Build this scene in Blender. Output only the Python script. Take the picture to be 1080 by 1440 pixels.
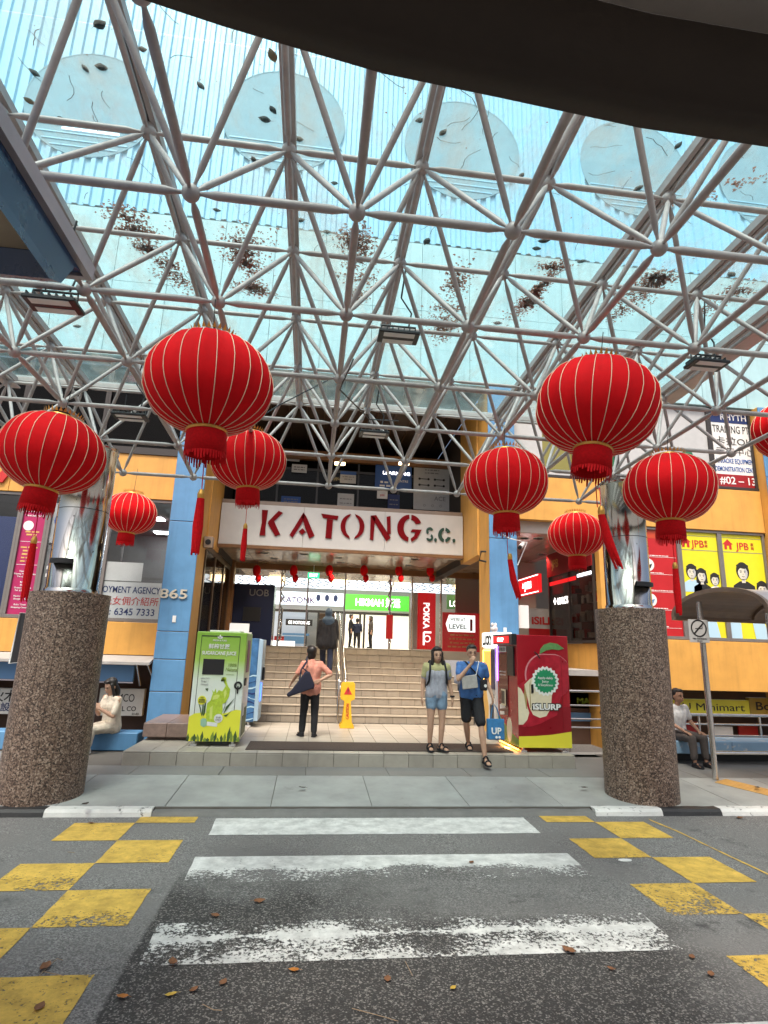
import bpy, bmesh, math, random
from mathutils import Vector, Matrix, noise as mnoise
R = math.radians
rnd = random.Random(7)
for o in list(bpy.data.objects): bpy.data.objects.remove(o)
SC = bpy.context.scene
COL = SC.collection

# ---------------------------------------------------------------- camera, world, sun, exposure
FPX, YAW, PITCH, ROLL, CAMZ = 807.0, R(6.69), R(13.34), R(1.788), 1.952
cy, sy, cp, sp = math.cos(YAW), math.sin(YAW), math.cos(PITCH), math.sin(PITCH)
FW = Vector((sy*cp, cy*cp, sp)); r0 = Vector((cy, -sy, 0)); u0 = r0.cross(FW)
RT = r0*math.cos(ROLL) + u0*math.sin(ROLL); UP = -r0*math.sin(ROLL) + u0*math.cos(ROLL)
CAM = Vector((0, 0, CAMZ))
cam = bpy.data.cameras.new('camera'); camo = bpy.data.objects.new('camera', cam); COL.objects.link(camo)
camo.matrix_world = Matrix((RT, UP, -FW)).transposed().to_4x4(); camo.location = CAM
cam.sensor_fit = 'VERTICAL'; cam.sensor_height = 36; cam.lens = 36*FPX/1440
cam.clip_start = .05; cam.clip_end = 2000
SC.camera = camo

W = bpy.data.worlds.new('World'); SC.world = W; W.use_nodes = True
nt = W.node_tree; bg = nt.nodes['Background']
sky = nt.nodes.new('ShaderNodeTexSky'); sky.sky_type = 'NISHITA'; sky.sun_disc = False
SUN_EL, SUN_AZ = R(62), R(200)      # azimuth measured clockwise from +Y: high, behind and left of the camera
sky.sun_elevation = SUN_EL; sky.sun_rotation = SUN_AZ
sky.dust_density = 8.0; sky.air_density = 1.0; sky.ozone_density = 1.0
nt.links.new(sky.outputs[0], bg.inputs[0]); bg.inputs[1].default_value = .115
sun = bpy.data.lights.new('sun', 'SUN'); sun.energy = 1.5; sun.angle = R(14); sun.color = (1, .92, .82)
suno = bpy.data.objects.new('sun', sun); COL.objects.link(suno)
sd = Vector((math.sin(SUN_AZ)*math.cos(SUN_EL), math.cos(SUN_AZ)*math.cos(SUN_EL), math.sin(SUN_EL)))
suno.rotation_euler = sd.to_track_quat('Z', 'Y').to_euler(); suno.location = sd*60
SC.view_settings.view_transform = 'Standard'; SC.view_settings.look = 'None'
SC.view_settings.gamma = 1; SC.view_settings.exposure = 1.05; SC.view_settings.use_curve_mapping = False
SC.render.engine = 'CYCLES'
SC.cycles.max_bounces = 10; SC.cycles.transparent_max_bounces = 24; SC.cycles.caustics_reflective = False; SC.cycles.caustics_refractive = False
SC.cycles.sample_clamp_indirect = 6

def ray(px, py): return FW + RT*((px-540)/FPX) - UP*((py-720)/FPX)
def at(px, py, Y=None, Z=None, X=None):
    """the point of a plane (Y, Z or X given) that the photograph shows at a pixel"""
    d = ray(px, py)
    t = (Y/d.y) if Y is not None else ((Z-CAMZ)/d.z if Z is not None else X/d.x)
    return CAM + d*t
def proj(p):
    d = Vector(p)-CAM; w = d.dot(FW)
    if w < .05: return None
    return 540+FPX*d.dot(RT)/w, 720-FPX*d.dot(UP)/w, w

# ---------------------------------------------------------------- materials
MATS = {}
def nd(t, kind, **kw):
    n = t.nodes.new(kind)
    for k, v in kw.items(): setattr(n, k, v)
    return n
def mat(name, col, rough=.6, metal=0., var=None, bump=None, spots=None, emit=None, spec=.5, obj=True, sheen=0, streak=0):
    """var=(scale, amount, detail) value variation; bump=(scale, strength); spots=(scale, threshold, colour) stains; obj=True object coords"""
    m = bpy.data.materials.new(name); m.use_nodes = True; MATS[name] = m
    t = m.node_tree; b = t.nodes['Principled BSDF']
    b.inputs['Roughness'].default_value = rough; b.inputs['Metallic'].default_value = metal
    b.inputs['Specular IOR Level'].default_value = spec
    if sheen: b.inputs['Sheen Weight'].default_value = sheen
    geo = nd(t, 'ShaderNodeNewGeometry'); pos = geo.outputs['Position']
    c = nd(t, 'ShaderNodeRGB'); c.outputs[0].default_value = (*col, 1); out = c.outputs[0]
    if var:
        n = nd(t, 'ShaderNodeTexNoise'); n.inputs['Scale'].default_value = var[0]; n.inputs['Detail'].default_value = var[2] if len(var) > 2 else 6
        n.inputs['Roughness'].default_value = .62
        t.links.new(pos, n.inputs['Vector'])
        mr = nd(t, 'ShaderNodeMapRange'); mr.inputs[1].default_value = .3; mr.inputs[2].default_value = .7
        mr.inputs[3].default_value = 1-var[1]; mr.inputs[4].default_value = 1+var[1]*.6
        t.links.new(n.outputs['Fac'], mr.inputs[0])
        mx = nd(t, 'ShaderNodeVectorMath', operation='SCALE'); t.links.new(out, mx.inputs[0]); t.links.new(mr.outputs[0], mx.inputs['Scale']); out = mx.outputs[0]
        rr = nd(t, 'ShaderNodeMapRange'); rr.inputs[3].default_value = max(0, rough-.1); rr.inputs[4].default_value = min(1, rough+.1)
        t.links.new(n.outputs['Fac'], rr.inputs[0]); t.links.new(rr.outputs[0], b.inputs['Roughness'])
    if spots:
        n = nd(t, 'ShaderNodeTexNoise'); n.inputs['Scale'].default_value = spots[0]; n.inputs['Detail'].default_value = 8; n.inputs['Roughness'].default_value = .7
        t.links.new(pos, n.inputs['Vector'])
        mr = nd(t, 'ShaderNodeMapRange'); mr.inputs[1].default_value = spots[1]; mr.inputs[2].default_value = spots[1]+.06
        t.links.new(n.outputs['Fac'], mr.inputs[0])
        mx = nd(t, 'ShaderNodeMix', data_type='RGBA'); t.links.new(mr.outputs[0], mx.inputs['Factor']); t.links.new(out, mx.inputs[6]); mx.inputs[7].default_value = (*spots[2], 1); out = mx.outputs[2]
    if streak:
        mpp = nd(t, 'ShaderNodeMapping'); mpp.inputs['Scale'].default_value = (7, 7, .45); t.links.new(pos, mpp.inputs['Vector'])
        n = nd(t, 'ShaderNodeTexNoise'); n.inputs['Scale'].default_value = 1; n.inputs['Detail'].default_value = 8; n.inputs['Roughness'].default_value = .65; t.links.new(mpp.outputs[0], n.inputs['Vector'])
        mr = nd(t, 'ShaderNodeMapRange'); mr.inputs[1].default_value = .48; mr.inputs[2].default_value = .75; mr.inputs[3].default_value = 1; mr.inputs[4].default_value = 1-streak; t.links.new(n.outputs['Fac'], mr.inputs[0])
        mx = nd(t, 'ShaderNodeVectorMath', operation='SCALE'); t.links.new(out, mx.inputs[0]); t.links.new(mr.outputs[0], mx.inputs['Scale']); out = mx.outputs[0]
    t.links.new(out, b.inputs['Base Color'])
    if bump:
        n = nd(t, 'ShaderNodeTexNoise'); n.inputs['Scale'].default_value = bump[0]; n.inputs['Detail'].default_value = 5
        t.links.new(pos, n.inputs['Vector'])
        bp = nd(t, 'ShaderNodeBump'); bp.inputs['Strength'].default_value = bump[1]; bp.inputs['Distance'].default_value = .01
        t.links.new(n.outputs['Fac'], bp.inputs['Height']); t.links.new(bp.outputs[0], b.inputs['Normal'])
    if emit:
        b.inputs['Emission Color'].default_value = (*emit[0], 1); b.inputs['Emission Strength'].default_value = emit[1]
    return m
def glow(name, col, s):
    m = bpy.data.materials.new(name); m.use_nodes = True; t = m.node_tree; MATS[name] = m
    b = t.nodes['Principled BSDF']; b.inputs['Base Color'].default_value = (*[min(.8, c) for c in col], 1)
    b.inputs['Emission Color'].default_value = (*col, 1); b.inputs['Emission Strength'].default_value = s
    return m
def glassmat(name, tint, refl=.06, rough=.02, dust=0., dustcol=(.8, .8, .8), dscale=3., stain=0):
    m = bpy.data.materials.new(name); m.use_nodes = True; t = m.node_tree; MATS[name] = m
    for n in list(t.nodes): t.nodes.remove(n)
    out = nd(t, 'ShaderNodeOutputMaterial'); tr = nd(t, 'ShaderNodeBsdfTransparent'); tr.inputs[0].default_value = (*tint, 1)
    gl = nd(t, 'ShaderNodeBsdfGlossy'); gl.inputs['Roughness'].default_value = rough
    lw = nd(t, 'ShaderNodeLayerWeight'); lw.inputs['Blend'].default_value = .5
    pw = nd(t, 'ShaderNodeMath', operation='POWER'); pw.inputs[1].default_value = 5; t.links.new(lw.outputs['Facing'], pw.inputs[0])
    ad = nd(t, 'ShaderNodeMath', operation='MULTIPLY_ADD'); ad.inputs[1].default_value = .7; ad.inputs[2].default_value = refl; t.links.new(pw.outputs[0], ad.inputs[0])
    mx = nd(t, 'ShaderNodeMixShader'); t.links.new(ad.outputs[0], mx.inputs[0]); t.links.new(tr.outputs[0], mx.inputs[1]); t.links.new(gl.outputs[0], mx.inputs[2])
    last = mx.outputs[0]
    if dust:
        geo = nd(t, 'ShaderNodeNewGeometry')
        n = nd(t, 'ShaderNodeTexNoise'); n.inputs['Scale'].default_value = dscale; n.inputs['Detail'].default_value = 9; n.inputs['Roughness'].default_value = .7
        t.links.new(geo.outputs['Position'], n.inputs['Vector'])
        mr = nd(t, 'ShaderNodeMapRange'); mr.inputs[1].default_value = .35; mr.inputs[2].default_value = .72; mr.inputs[3].default_value = dust*.35; mr.inputs[4].default_value = dust*1.6
        t.links.new(n.outputs['Fac'], mr.inputs[0])
        tl = nd(t, 'ShaderNodeBsdfTranslucent'); tl.inputs[0].default_value = (*dustcol, 1)
        df = nd(t, 'ShaderNodeBsdfDiffuse'); df.inputs[0].default_value = (*dustcol, 1)
        m1 = nd(t, 'ShaderNodeMixShader'); m1.inputs[0].default_value = .35; t.links.new(tl.outputs[0], m1.inputs[1]); t.links.new(df.outputs[0], m1.inputs[2])
        if stain:
            mp = nd(t, 'ShaderNodeMapping'); mp.inputs['Scale'].default_value = (1.5, .7, 1); t.links.new(geo.outputs['Position'], mp.inputs['Vector'])
            ns = nd(t, 'ShaderNodeTexNoise'); ns.inputs['Scale'].default_value = 1; ns.inputs['Detail'].default_value = 10; ns.inputs['Roughness'].default_value = .72; t.links.new(mp.outputs[0], ns.inputs['Vector'])
            ms = nd(t, 'ShaderNodeMapRange'); ms.inputs[1].default_value = .50; ms.inputs[2].default_value = .72; ms.inputs[3].default_value = 0; ms.inputs[4].default_value = stain; t.links.new(ns.outputs['Fac'], ms.inputs[0])
            bt = nd(t, 'ShaderNodeBsdfTranslucent'); bt.inputs[0].default_value = (.30, .25, .20, 1); m3 = nd(t, 'ShaderNodeMixShader'); t.links.new(ms.outputs[0], m3.inputs[0]); t.links.new(last, m3.inputs[1]); t.links.new(bt.outputs[0], m3.inputs[2]); last = m3.outputs[0]
        m2 = nd(t, 'ShaderNodeMixShader'); t.links.new(mr.outputs[0], m2.inputs[0]); t.links.new(last, m2.inputs[1]); t.links.new(m1.outputs[0], m2.inputs[2]); last = m2.outputs[0]
    t.links.new(last, out.inputs[0])
    return m
def rampmat(name, ntype, scale, stops, rough=.5, bump=0, spec=.5):
    """voronoi or noise driven colour ramp in world coordinates"""
    m = bpy.data.materials.new(name); m.use_nodes = True; t = m.node_tree; MATS[name] = m
    b = t.nodes['Principled BSDF']; b.inputs['Roughness'].default_value = rough; b.inputs['Specular IOR Level'].default_value = spec
    geo = nd(t, 'ShaderNodeNewGeometry')
    v = nd(t, 'ShaderNodeTexVoronoi'); v.inputs['Scale'].default_value = scale
    n0 = nd(t, 'ShaderNodeTexNoise'); n0.inputs['Scale'].default_value = scale*1.7; n0.inputs['Detail'].default_value = 4
    t.links.new(geo.outputs['Position'], n0.inputs['Vector'])
    mxv = nd(t, 'ShaderNodeVectorMath', operation='MULTIPLY_ADD'); t.links.new(n0.outputs['Color'], mxv.inputs[0]); mxv.inputs[1].default_value = (1.2/scale,)*3; t.links.new(geo.outputs['Position'], mxv.inputs[2])
    t.links.new(mxv.outputs[0], v.inputs['Vector'])
    sep = nd(t, 'ShaderNodeSeparateColor'); t.links.new(v.outputs['Color'], sep.inputs[0])
    rp = nd(t, 'ShaderNodeValToRGB'); t.links.new(sep.outputs[0], rp.inputs[0])
    el = rp.color_ramp.elements
    while len(el) < len(stops): el.new(.5)
    for e, (p, c) in zip(el, stops): e.position = p; e.color = (*c, 1)
    t.links.new(rp.outputs[0], b.inputs['Base Color'])
    if bump:
        bp = nd(t, 'ShaderNodeBump'); bp.inputs['Strength'].default_value = bump; bp.inputs['Distance'].default_value = .004
        t.links.new(sep.outputs[1], bp.inputs['Height']); t.links.new(bp.outputs[0], b.inputs['Normal'])
    return m

# ---------------------------------------------------------------- mesh builder
class Frame:
    """a flat working frame: origin, right axis, up axis, outward normal"""
    def __init__(s, o, ux, uy): s.o = Vector(o); s.ux = Vector(ux).normalized(); s.uy = Vector(uy).normalized(); s.n = s.ux.cross(s.uy)
    def p(s, u, v, d=0): return s.o + s.ux*u + s.uy*v + s.n*d
def front(x, y, z): return Frame((x, y, z), (1, 0, 0), (0, 0, 1))          # faces -Y
def facing_left(x, y, z): return Frame((x, y, z), (0, -1, 0), (0, 0, 1))    # faces -X
def facing_right(x, y, z): return Frame((x, y, z), (0, 1, 0), (0, 0, 1))    # faces +X
WL = {}
class MB:
    def __init__(s): s.v = []; s.f = []; s.sm = []; s.mi = []; s.m = 0
    def face(s, idx, sm=False): s.f.append(tuple(idx)); s.sm.append(sm); s.mi.append(s.m)
    def add(s, pts): i = len(s.v); s.v += [Vector(p) for p in pts]; return i
    def box(s, x0, x1, y0, y1, z0, z1):
        i = s.add([(x0,y0,z0),(x1,y0,z0),(x1,y1,z0),(x0,y1,z0),(x0,y0,z1),(x1,y0,z1),(x1,y1,z1),(x0,y1,z1)])
        for q in ((3,2,1,0),(4,5,6,7),(0,1,5,4),(1,2,6,5),(2,3,7,6),(3,0,4,7)): s.face([i+k for k in q])
        return s
    def fbox(s, F, u0, u1, v0, v1, d0, d1):
        i = s.add([F.p(u0,v0,d0),F.p(u1,v0,d0),F.p(u1,v1,d0),F.p(u0,v1,d0),F.p(u0,v0,d1),F.p(u1,v0,d1),F.p(u1,v1,d1),F.p(u0,v1,d1)])
        for q in ((3,2,1,0),(4,5,6,7),(0,1,5,4),(1,2,6,5),(2,3,7,6),(3,0,4,7)): s.face([i+k for k in q])
        return s
    def prism(s, lo, hi, sm=False):
        n = len(lo); i = s.add(lo); j = s.add(hi)
        s.face([i+k for k in reversed(range(n))]); s.face([j+k for k in range(n)])
        if sm: i = s.add(lo); j = s.add(hi)
        for k in range(n): l = (k+1) % n; s.face((i+k, i+l, j+l, j+k), sm)
        return s
    def poly(s, F, pts, d0=.0, d1=.003): return s.prism([F.p(u, v, d0) for u, v in pts], [F.p(u, v, d1) for u, v in pts])
    def disc(s, F, u, v, ru, rv=None, n=24, d0=0, d1=.003):
        rv = rv or ru
        return s.poly(F, [(u+ru*math.cos(2*math.pi*k/n), v+rv*math.sin(2*math.pi*k/n)) for k in range(n)], d0, d1)
    def ring(s, F, u, v, r1, r2, n=28, d0=0, d1=.003, a0=0, a1=2*math.pi):
        full = abs(a1-a0-2*math.pi) < 1e-4; k = n if full else n+1
        A = [a0+(a1-a0)*q/n for q in range(k)]
        i = s.add([F.p(u+r*math.cos(a), v+r*math.sin(a), d) for d in (d0, d1) for r in (r1, r2) for a in A])
        for q in range(n):
            w = (q+1) % k
            s.face((i+2*k+q, i+3*k+q, i+3*k+w, i+2*k+w)); s.face((i+q, i+w, i+k+w, i+k+q))
            s.face((i+k+q, i+k+w, i+3*k+w, i+3*k+q)); s.face((i+q, i+2*k+q, i+2*k+w, i+w))
        return s
    def tube(s, p0, p1, r0, r1=None, n=8, caps=True): return s.path([p0, p1], [r0, r1 if r1 is not None else r0], n, caps)
    def path(s, pts, rad, n=8, caps=True, closed=False):
        pts = [Vector(p) for p in pts]
        if not isinstance(rad, (list, tuple)): rad = [rad]*len(pts)
        N = len(pts); rings = []; ref = None
        for k, p in enumerate(pts):
            a = pts[k-1] if (k or closed) else p; b = pts[(k+1) % N] if (k < N-1 or closed) else p
            t = (b-a).normalized()
            if ref is None or abs(ref.dot(t)) > .99: ref = Vector((0,0,1)) if abs(t.z) < .9 else Vector((1,0,0))
            x = (ref - t*ref.dot(t)).normalized(); ref = x; y = t.cross(x)
            rings.append(s.add([p + (x*math.cos(2*math.pi*q/n) + y*math.sin(2*math.pi*q/n))*rad[k] for q in range(n)]))
        for k in range(N if closed else N-1):
            i, j = rings[k], rings[(k+1) % N]
            for q in range(n): l = (q+1) % n; s.face((i+q, i+l, j+l, j+q), True)
        if caps and not closed:
            for i, rev in ((rings[0], True), (rings[-1], False)):
                c = s.add([s.v[i+q] for q in range(n)]); s.face([c+q for q in (reversed(range(n)) if rev else range(n))])
        return s
    def lathe(s, prof, c=(0,0,0), n=24, axis=None, a0=0, sm=True, rfun=None):
        c = Vector(c); rings = []
        for r, z in prof:
            rings.append(s.add([c + Vector(((r*(rfun(2*math.pi*k/n, z) if rfun else 1))*math.cos(a0+2*math.pi*k/n), (r*(rfun(2*math.pi*k/n, z) if rfun else 1))*math.sin(a0+2*math.pi*k/n), z)) for k in range(n)]))
        for i, j in zip(rings, rings[1:]):
            for q in range(n): l = (q+1) % n; s.face((i+q, i+l, j+l, j+q), sm)
        for i, rev, pr in ((rings[0], True, prof[0]), (rings[-1], False, prof[-1])):
            if pr[0] > 1e-4:
                k = s.add([s.v[i+q] for q in range(n)]); s.face([k+q for q in (reversed(range(n)) if rev else range(n))])
        return s
    def ell(s, c, rx, ry, rz, n=12, m=8, rot=None):
        c = Vector(c); rings = []
        for a in range(m+1):
            th = math.pi*a/m
            pts = [Vector((rx*math.sin(th)*math.cos(2*math.pi*k/n), ry*math.sin(th)*math.sin(2*math.pi*k/n), -rz*math.cos(th))) for k in range(n)]
            if rot: pts = [rot @ p for p in pts]
            rings.append(s.add([c+p for p in pts]))
        for i, j in zip(rings, rings[1:]):
            for q in range(n): l = (q+1) % n; s.face((i+q, i+l, j+l, j+q), True)
        return s
    def cap(s, p0, p1, r0, r1, n=10):
        """a tapered limb with round ends"""
        p0 = Vector(p0); p1 = Vector(p1); t = (p1-p0); L = t.length; t = t/L if L > 1e-6 else Vector((0,0,1))
        pts = []; rad = []
        for a in (1, .8, .45): pts.append(p0 - t*r0*a); rad.append(r0*math.sqrt(max(0.0004, 1-a*a)))
        pts += [p0, p1]; rad += [r0, r1]
        for a in (.45, .8, 1): pts.append(p1 + t*r1*a); rad.append(r1*math.sqrt(max(0.0004, 1-a*a)))
        return s.path(pts, rad, n)
    def build(s, name, m, parent=None, bevel=0, world=True, seg=1, **kw):
        me = bpy.data.meshes.new(name)
        off = WL.get(parent.name, Vector()) if (parent and world) else Vector()
        me.from_pydata([v-off for v in s.v], [], s.f)
        me.polygons.foreach_set('use_smooth', s.sm); me.polygons.foreach_set('material_index', s.mi)
        for q in (m if isinstance(m, (list, tuple)) else [m]): me.materials.append(q)
        bm = bmesh.new(); bm.from_mesh(me)
        if bevel:
            ed = [e for e in bm.edges if len(e.link_faces) == 2 and e.calc_face_angle(0) > .6]
            bmesh.ops.bevel(bm, geom=ed, offset=bevel, segments=seg, affect='EDGES', profile=.6, clamp_overlap=True)
        bmesh.ops.recalc_face_normals(bm, faces=bm.faces) if kw.get('recalc', True) else None
        bm.to_mesh(me); bm.free()
        return link(name, me, parent, **kw)
def link(name, me, parent=None, loc=None, label=None, cat=None, group=None, kind=None, **kw):
    o = bpy.data.objects.new(name, me); COL.objects.link(o)
    if parent: o.parent = parent; WL[o.name] = WL.get(parent.name, Vector()).copy()
    else: WL[o.name] = Vector()
    if loc is not None: o.location = loc
    tag(o, label, cat, group, kind)
    return o
def tag(o, label=None, cat=None, group=None, kind=None):
    for k, v in (('label', label), ('category', cat), ('group', group), ('kind', kind)):
        if v: o[k] = v
    return o
def thing(name, label, cat, loc=(0,0,0), group=None, rotz=0, kind=None):
    o = bpy.data.objects.new(name, None); COL.objects.link(o); o.location = loc; o.rotation_euler = (0, 0, rotz)
    o.empty_display_size = .1
    WL[o.name] = Vector(loc); tag(o, label, cat, group, kind); return o
def copy_tree(o, parent=None):
    c = o.copy(); COL.objects.link(c); c.parent = parent
    WL[c.name] = WL.get(o.name, Vector()).copy()
    for ch in list(o.children): copy_tree(ch, c)
    return c
def set_origin(o, p):
    """give a single-mesh thing its origin at its base without moving it"""
    p = Vector(p); o.data.transform(Matrix.Translation(-p)); o.location = p; WL[o.name] = p; return o
def text(s, F, u, v, h, m, parent=None, bold=0., align='CENTER', ext=.002, d=.002, width=None, name='lettering', shear=0, sp=1.0):
    """flat lettering on a frame: cap height h, baseline at v"""
    cu = bpy.data.curves.new(name, 'FONT'); cu.body = s; cu.size = h/.727; cu.align_x = align; cu.extrude = ext; cu.offset = bold*h; cu.shear = shear; cu.space_character = sp
    cu.resolution_u = 3
    ob = bpy.data.objects.new(name, cu); COL.objects.link(ob)
    bpy.context.view_layer.update()
    me = bpy.data.meshes.new_from_object(ob.evaluated_get(bpy.context.evaluated_depsgraph_get()))
    bpy.data.objects.remove(ob); bpy.data.curves.remove(cu)
    xs = [q.co.x for q in me.vertices]
    k = 1.0
    if width and xs: k = width/max(1e-6, max(xs)-min(xs))
    off = WL.get(parent.name, Vector()) if parent else Vector()
    for q in me.vertices: q.co = F.p(u+q.co.x*k, v+q.co.y, d+ext+q.co.z) - off
    me.materials.clear(); me.materials.append(m)
    for p in me.polygons: p.material_index = 0
    return link(name, me, parent)
def lines(F, u0, u1, rows, h, m, parent, name='small_print', d=.003, seed=1):
    """rows of tiny print too small to read in the photograph"""
    r = random.Random(seed); b = MB()
    for v in rows:
        w = (u1-u0)*r.uniform(.55, 1); c = (u0+u1)/2; x = c-w/2
        while x < c+w/2:
            q = min(h*r.uniform(1.2, 3.5), c+w/2-x)
            if q > h*.4: b.fbox(F, x, x+q, v, v+h*r.uniform(.75, 1), 0, d)
            x += q+h*.7
    return b.build(name, m, parent)
def voxel(b, name, m, parent, size, smooth=6, folds=0, **kw):
    """join overlapping limbs into one continuous surface"""
    me = bpy.data.meshes.new(name); me.from_pydata(b.v, [], b.f)
    ob = bpy.data.objects.new(name, me); COL.objects.link(ob)
    bm = bmesh.new(); bm.from_mesh(me); bmesh.ops.recalc_face_normals(bm, faces=bm.faces); bm.to_mesh(me); bm.free()
    md = ob.modifiers.new('r', 'REMESH'); md.mode = 'VOXEL'; md.voxel_size = size
    if smooth: sm = ob.modifiers.new('s', 'SMOOTH'); sm.factor = .5; sm.iterations = smooth
    bpy.context.view_layer.update()
    res = bpy.data.meshes.new_from_object(ob.evaluated_get(bpy.context.evaluated_depsgraph_get()))
    bpy.data.objects.remove(ob); bpy.data.meshes.remove(me)
    if folds:
        sd_ = len(res.vertices) % 17
        nv = len(res.vertices); nn_ = [0.]*(nv*3); res.vertices.foreach_get('normal', nn_); cc_ = [0.]*(nv*3); res.vertices.foreach_get('co', cc_)
        for i in range(nv):
            c = Vector(cc_[3*i:3*i+3]); k = mnoise.noise(Vector((c.x*11+sd_, c.y*11, c.z*5)))+.5*mnoise.noise(Vector((c.x*26, c.y*26+sd_, c.z*13)))
            for a in range(3): cc_[3*i+a] += nn_[3*i+a]*folds*k
        res.vertices.foreach_set('co', cc_); res.update()
    res.materials.clear(); res.materials.append(m); res.polygons.foreach_set('use_smooth', [True]*len(res.polygons))
    res.polygons.foreach_set('material_index', [0]*len(res.polygons))
    return link(name, res, parent, **kw)

# ---------------------------------------------------------------- the materials of this place
def add_rand(m, amt):
    t = m.node_tree; b = t.nodes['Principled BSDF']; l = b.inputs['Base Color'].links[0]; src = l.from_socket
    oi = nd(t, 'ShaderNodeObjectInfo'); mr = nd(t, 'ShaderNodeMapRange'); mr.inputs[3].default_value = 1-amt; mr.inputs[4].default_value = 1+amt
    t.links.new(oi.outputs['Random'], mr.inputs[0])
    mx = nd(t, 'ShaderNodeVectorMath', operation='SCALE'); t.links.new(src, mx.inputs[0]); t.links.new(mr.outputs[0], mx.inputs['Scale']); t.links.new(mx.outputs[0], b.inputs['Base Color'])
    return m
M = MATS
mat('steel_paint', (.42, .385, .37), .45, var=(9, .2), bump=(60, .05), spots=(6, .70, (.22, .15, .11)))
mat('gasket', (.012, .012, .012), .5)
mat('purlin', (.46, .42, .40), .45, var=(7, .15))
mat('blue_paint', (.10, .26, .47), .5, var=(3, .12), spots=(2.2, .735, (.03, .05, .08)), streak=.18, bump=(120, .08))
mat('yellow_paint', (.66, .345, .075), .55, var=(2.5, .12), spots=(3.1, .74, (.16, .10, .04)), streak=.16, bump=(120, .08))
mat('white_panel', (.40, .62, .66), .45, var=(1.5, .1), streak=.25); add_rand(M['white_panel'], .03)
mat('cladding', (.30, .60, .78), .4, var=(.8, .06))
mat('grey_recess', (.22, .38, .46), .7, var=(2, .12))
mat('frame_grey', (.20, .185, .175), .4, metal=.3, var=(6, .1))
mat('dark_frame', (.035, .03, .028), .4)
mat('brown_frame', (.10, .055, .028), .35, var=(5, .15))
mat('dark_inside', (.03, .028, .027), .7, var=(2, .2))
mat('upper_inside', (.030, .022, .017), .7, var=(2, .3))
mat('wood_beam', (.23, .11, .04), .5, var=(3, .2))
mat('soffit', (.33, .25, .185), .22, var=(3, .12)); add_rand(M['soffit'], .06)
mat('interior_wall', (.50, .46, .41), .7, var=(1, .06))
mat('interior_floor', (.45, .41, .36), .25, var=(2, .08))
mat('floor_tile', (.37, .335, .285), .42, var=(5, .12), spots=(2.4, .72, (.22, .20, .18))); add_rand(M['floor_tile'], .07)
mat('step_tile', (.34, .295, .235), .42, var=(6, .14), spots=(4, .74, (.2, .16, .12))); add_rand(M['step_tile'], .08)
mat('grout', (.13, .115, .10), .85, var=(8, .15))
mat('ledge_stone', (.25, .175, .15), .4, var=(14, .22), bump=(90, .1)); add_rand(M['ledge_stone'], .05)
mat('concrete', (.36, .35, .335), .8, var=(3, .16), bump=(120, .2))
mat('paving', (.33, .335, .32), .7, var=(2.2, .22, 9), bump=(200, .15), spots=(1.9, .63, (.23, .23, .215))); add_rand(M['paving'], .035)
mat('paving_dark', (.20, .195, .185), .6, var=(2.2, .15), bump=(200, .15)); add_rand(M['paving_dark'], .04)
mat('kerb_white', (.68, .67, .64), .7, var=(5, .14), spots=(7, .59, (.11, .105, .10)), bump=(80, .4))
mat('kerb_black', (.025, .025, .026), .55, var=(6, .3), spots=(9, .66, (.2, .19, .18)), bump=(80, .4))
mat('kerb_plain', (.17, .165, .155), .8, var=(5, .2), bump=(80, .4))
mat('mat_brown', (.065, .045, .037), .95, var=(60, .35), bump=(160, .6))
mat('tactile', (.62, .36, .11), .7, var=(8, .14))
mat('stainless', (.62, .61, .59), .22, metal=1., var=(4, .1))
mat('mirror_steel', (.50, .49, .455), .13, metal=1., var=(3, .07), bump=(1.6, .14))
mat('tan_twig', (.34, .24, .15), .8, var=(40, .2))
mat('black_metal', (.012, .012, .013), .4)
mat('black_plastic', (.015, .015, .017), .35)
mat('white_plastic', (.75, .75, .73), .4, var=(20, .05))
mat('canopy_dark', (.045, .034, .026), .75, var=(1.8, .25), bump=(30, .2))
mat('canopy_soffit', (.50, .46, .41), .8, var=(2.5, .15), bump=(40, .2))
mat('navy_gutter', (.007, .045, .13), .28, var=(2, .2))
mat('pale_trim', (.50, .44, .46), .4, var=(6, .12))
mat('tan_soffit', (.36, .29, .21), .8, var=(3, .1))
mat('lantern_red', (.66, .006, .010), .8, var=(7, .12), bump=(260, .12), spec=.12)
mat('lantern_fringe', (.60, .006, .010), .75, var=(50, .2), spec=.15)
mat('gold_thread', (.80, .60, .42), .45, metal=.1, var=(30, .12))
mat('gold_foil', (.70, .38, .08), .32, metal=.6, var=(60, .2))
mat('sign_white', (.66, .66, .62), .45, var=(3, .07), spots=(6, .76, (.40, .37, .32)))
mat('sign_maroon', (.21, .004, .008), .7, var=(20, .15), spec=.1)
mat('sign_green', (.012, .06, .035), .45)
mat('paper_white', (.74, .74, .72), .6, var=(6, .05))
mat('paper_grey', (.48, .49, .49), .6, var=(6, .08))
mat('ink_black', (.015, .015, .015), .6)
mat('ink_grey', (.20, .20, .20), .6)
mat('ink_red', (.50, .02, .02), .6)
mat('ink_navy', (.012, .03, .13), .6)
mat('ink_blue', (.03, .10, .33), .6)
mat('ink_white', (.78, .78, .76), .55)
mat('ink_yellow', (.78, .62, .05), .55)
mat('ink_gold', (.60, .40, .12), .5)
mat('poster_magenta', (.40, .018, .11), .35, var=(4, .08))
mat('poster_red', (.47, .014, .018), .35, var=(4, .07))
mat('poster_deepred', (.30, .010, .014), .35, var=(4, .1))
mat('poster_yellow', (.72, .66, .022), .35, var=(4, .05))
mat('poster_blue', (.10, .23, .42), .4)
mat('pale_blue', (.42, .62, .74), .5)
mat('lime', (.42, .58, .06), .45, var=(5, .06))
mat('print_skin', (.66, .50, .38), .6)
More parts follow.
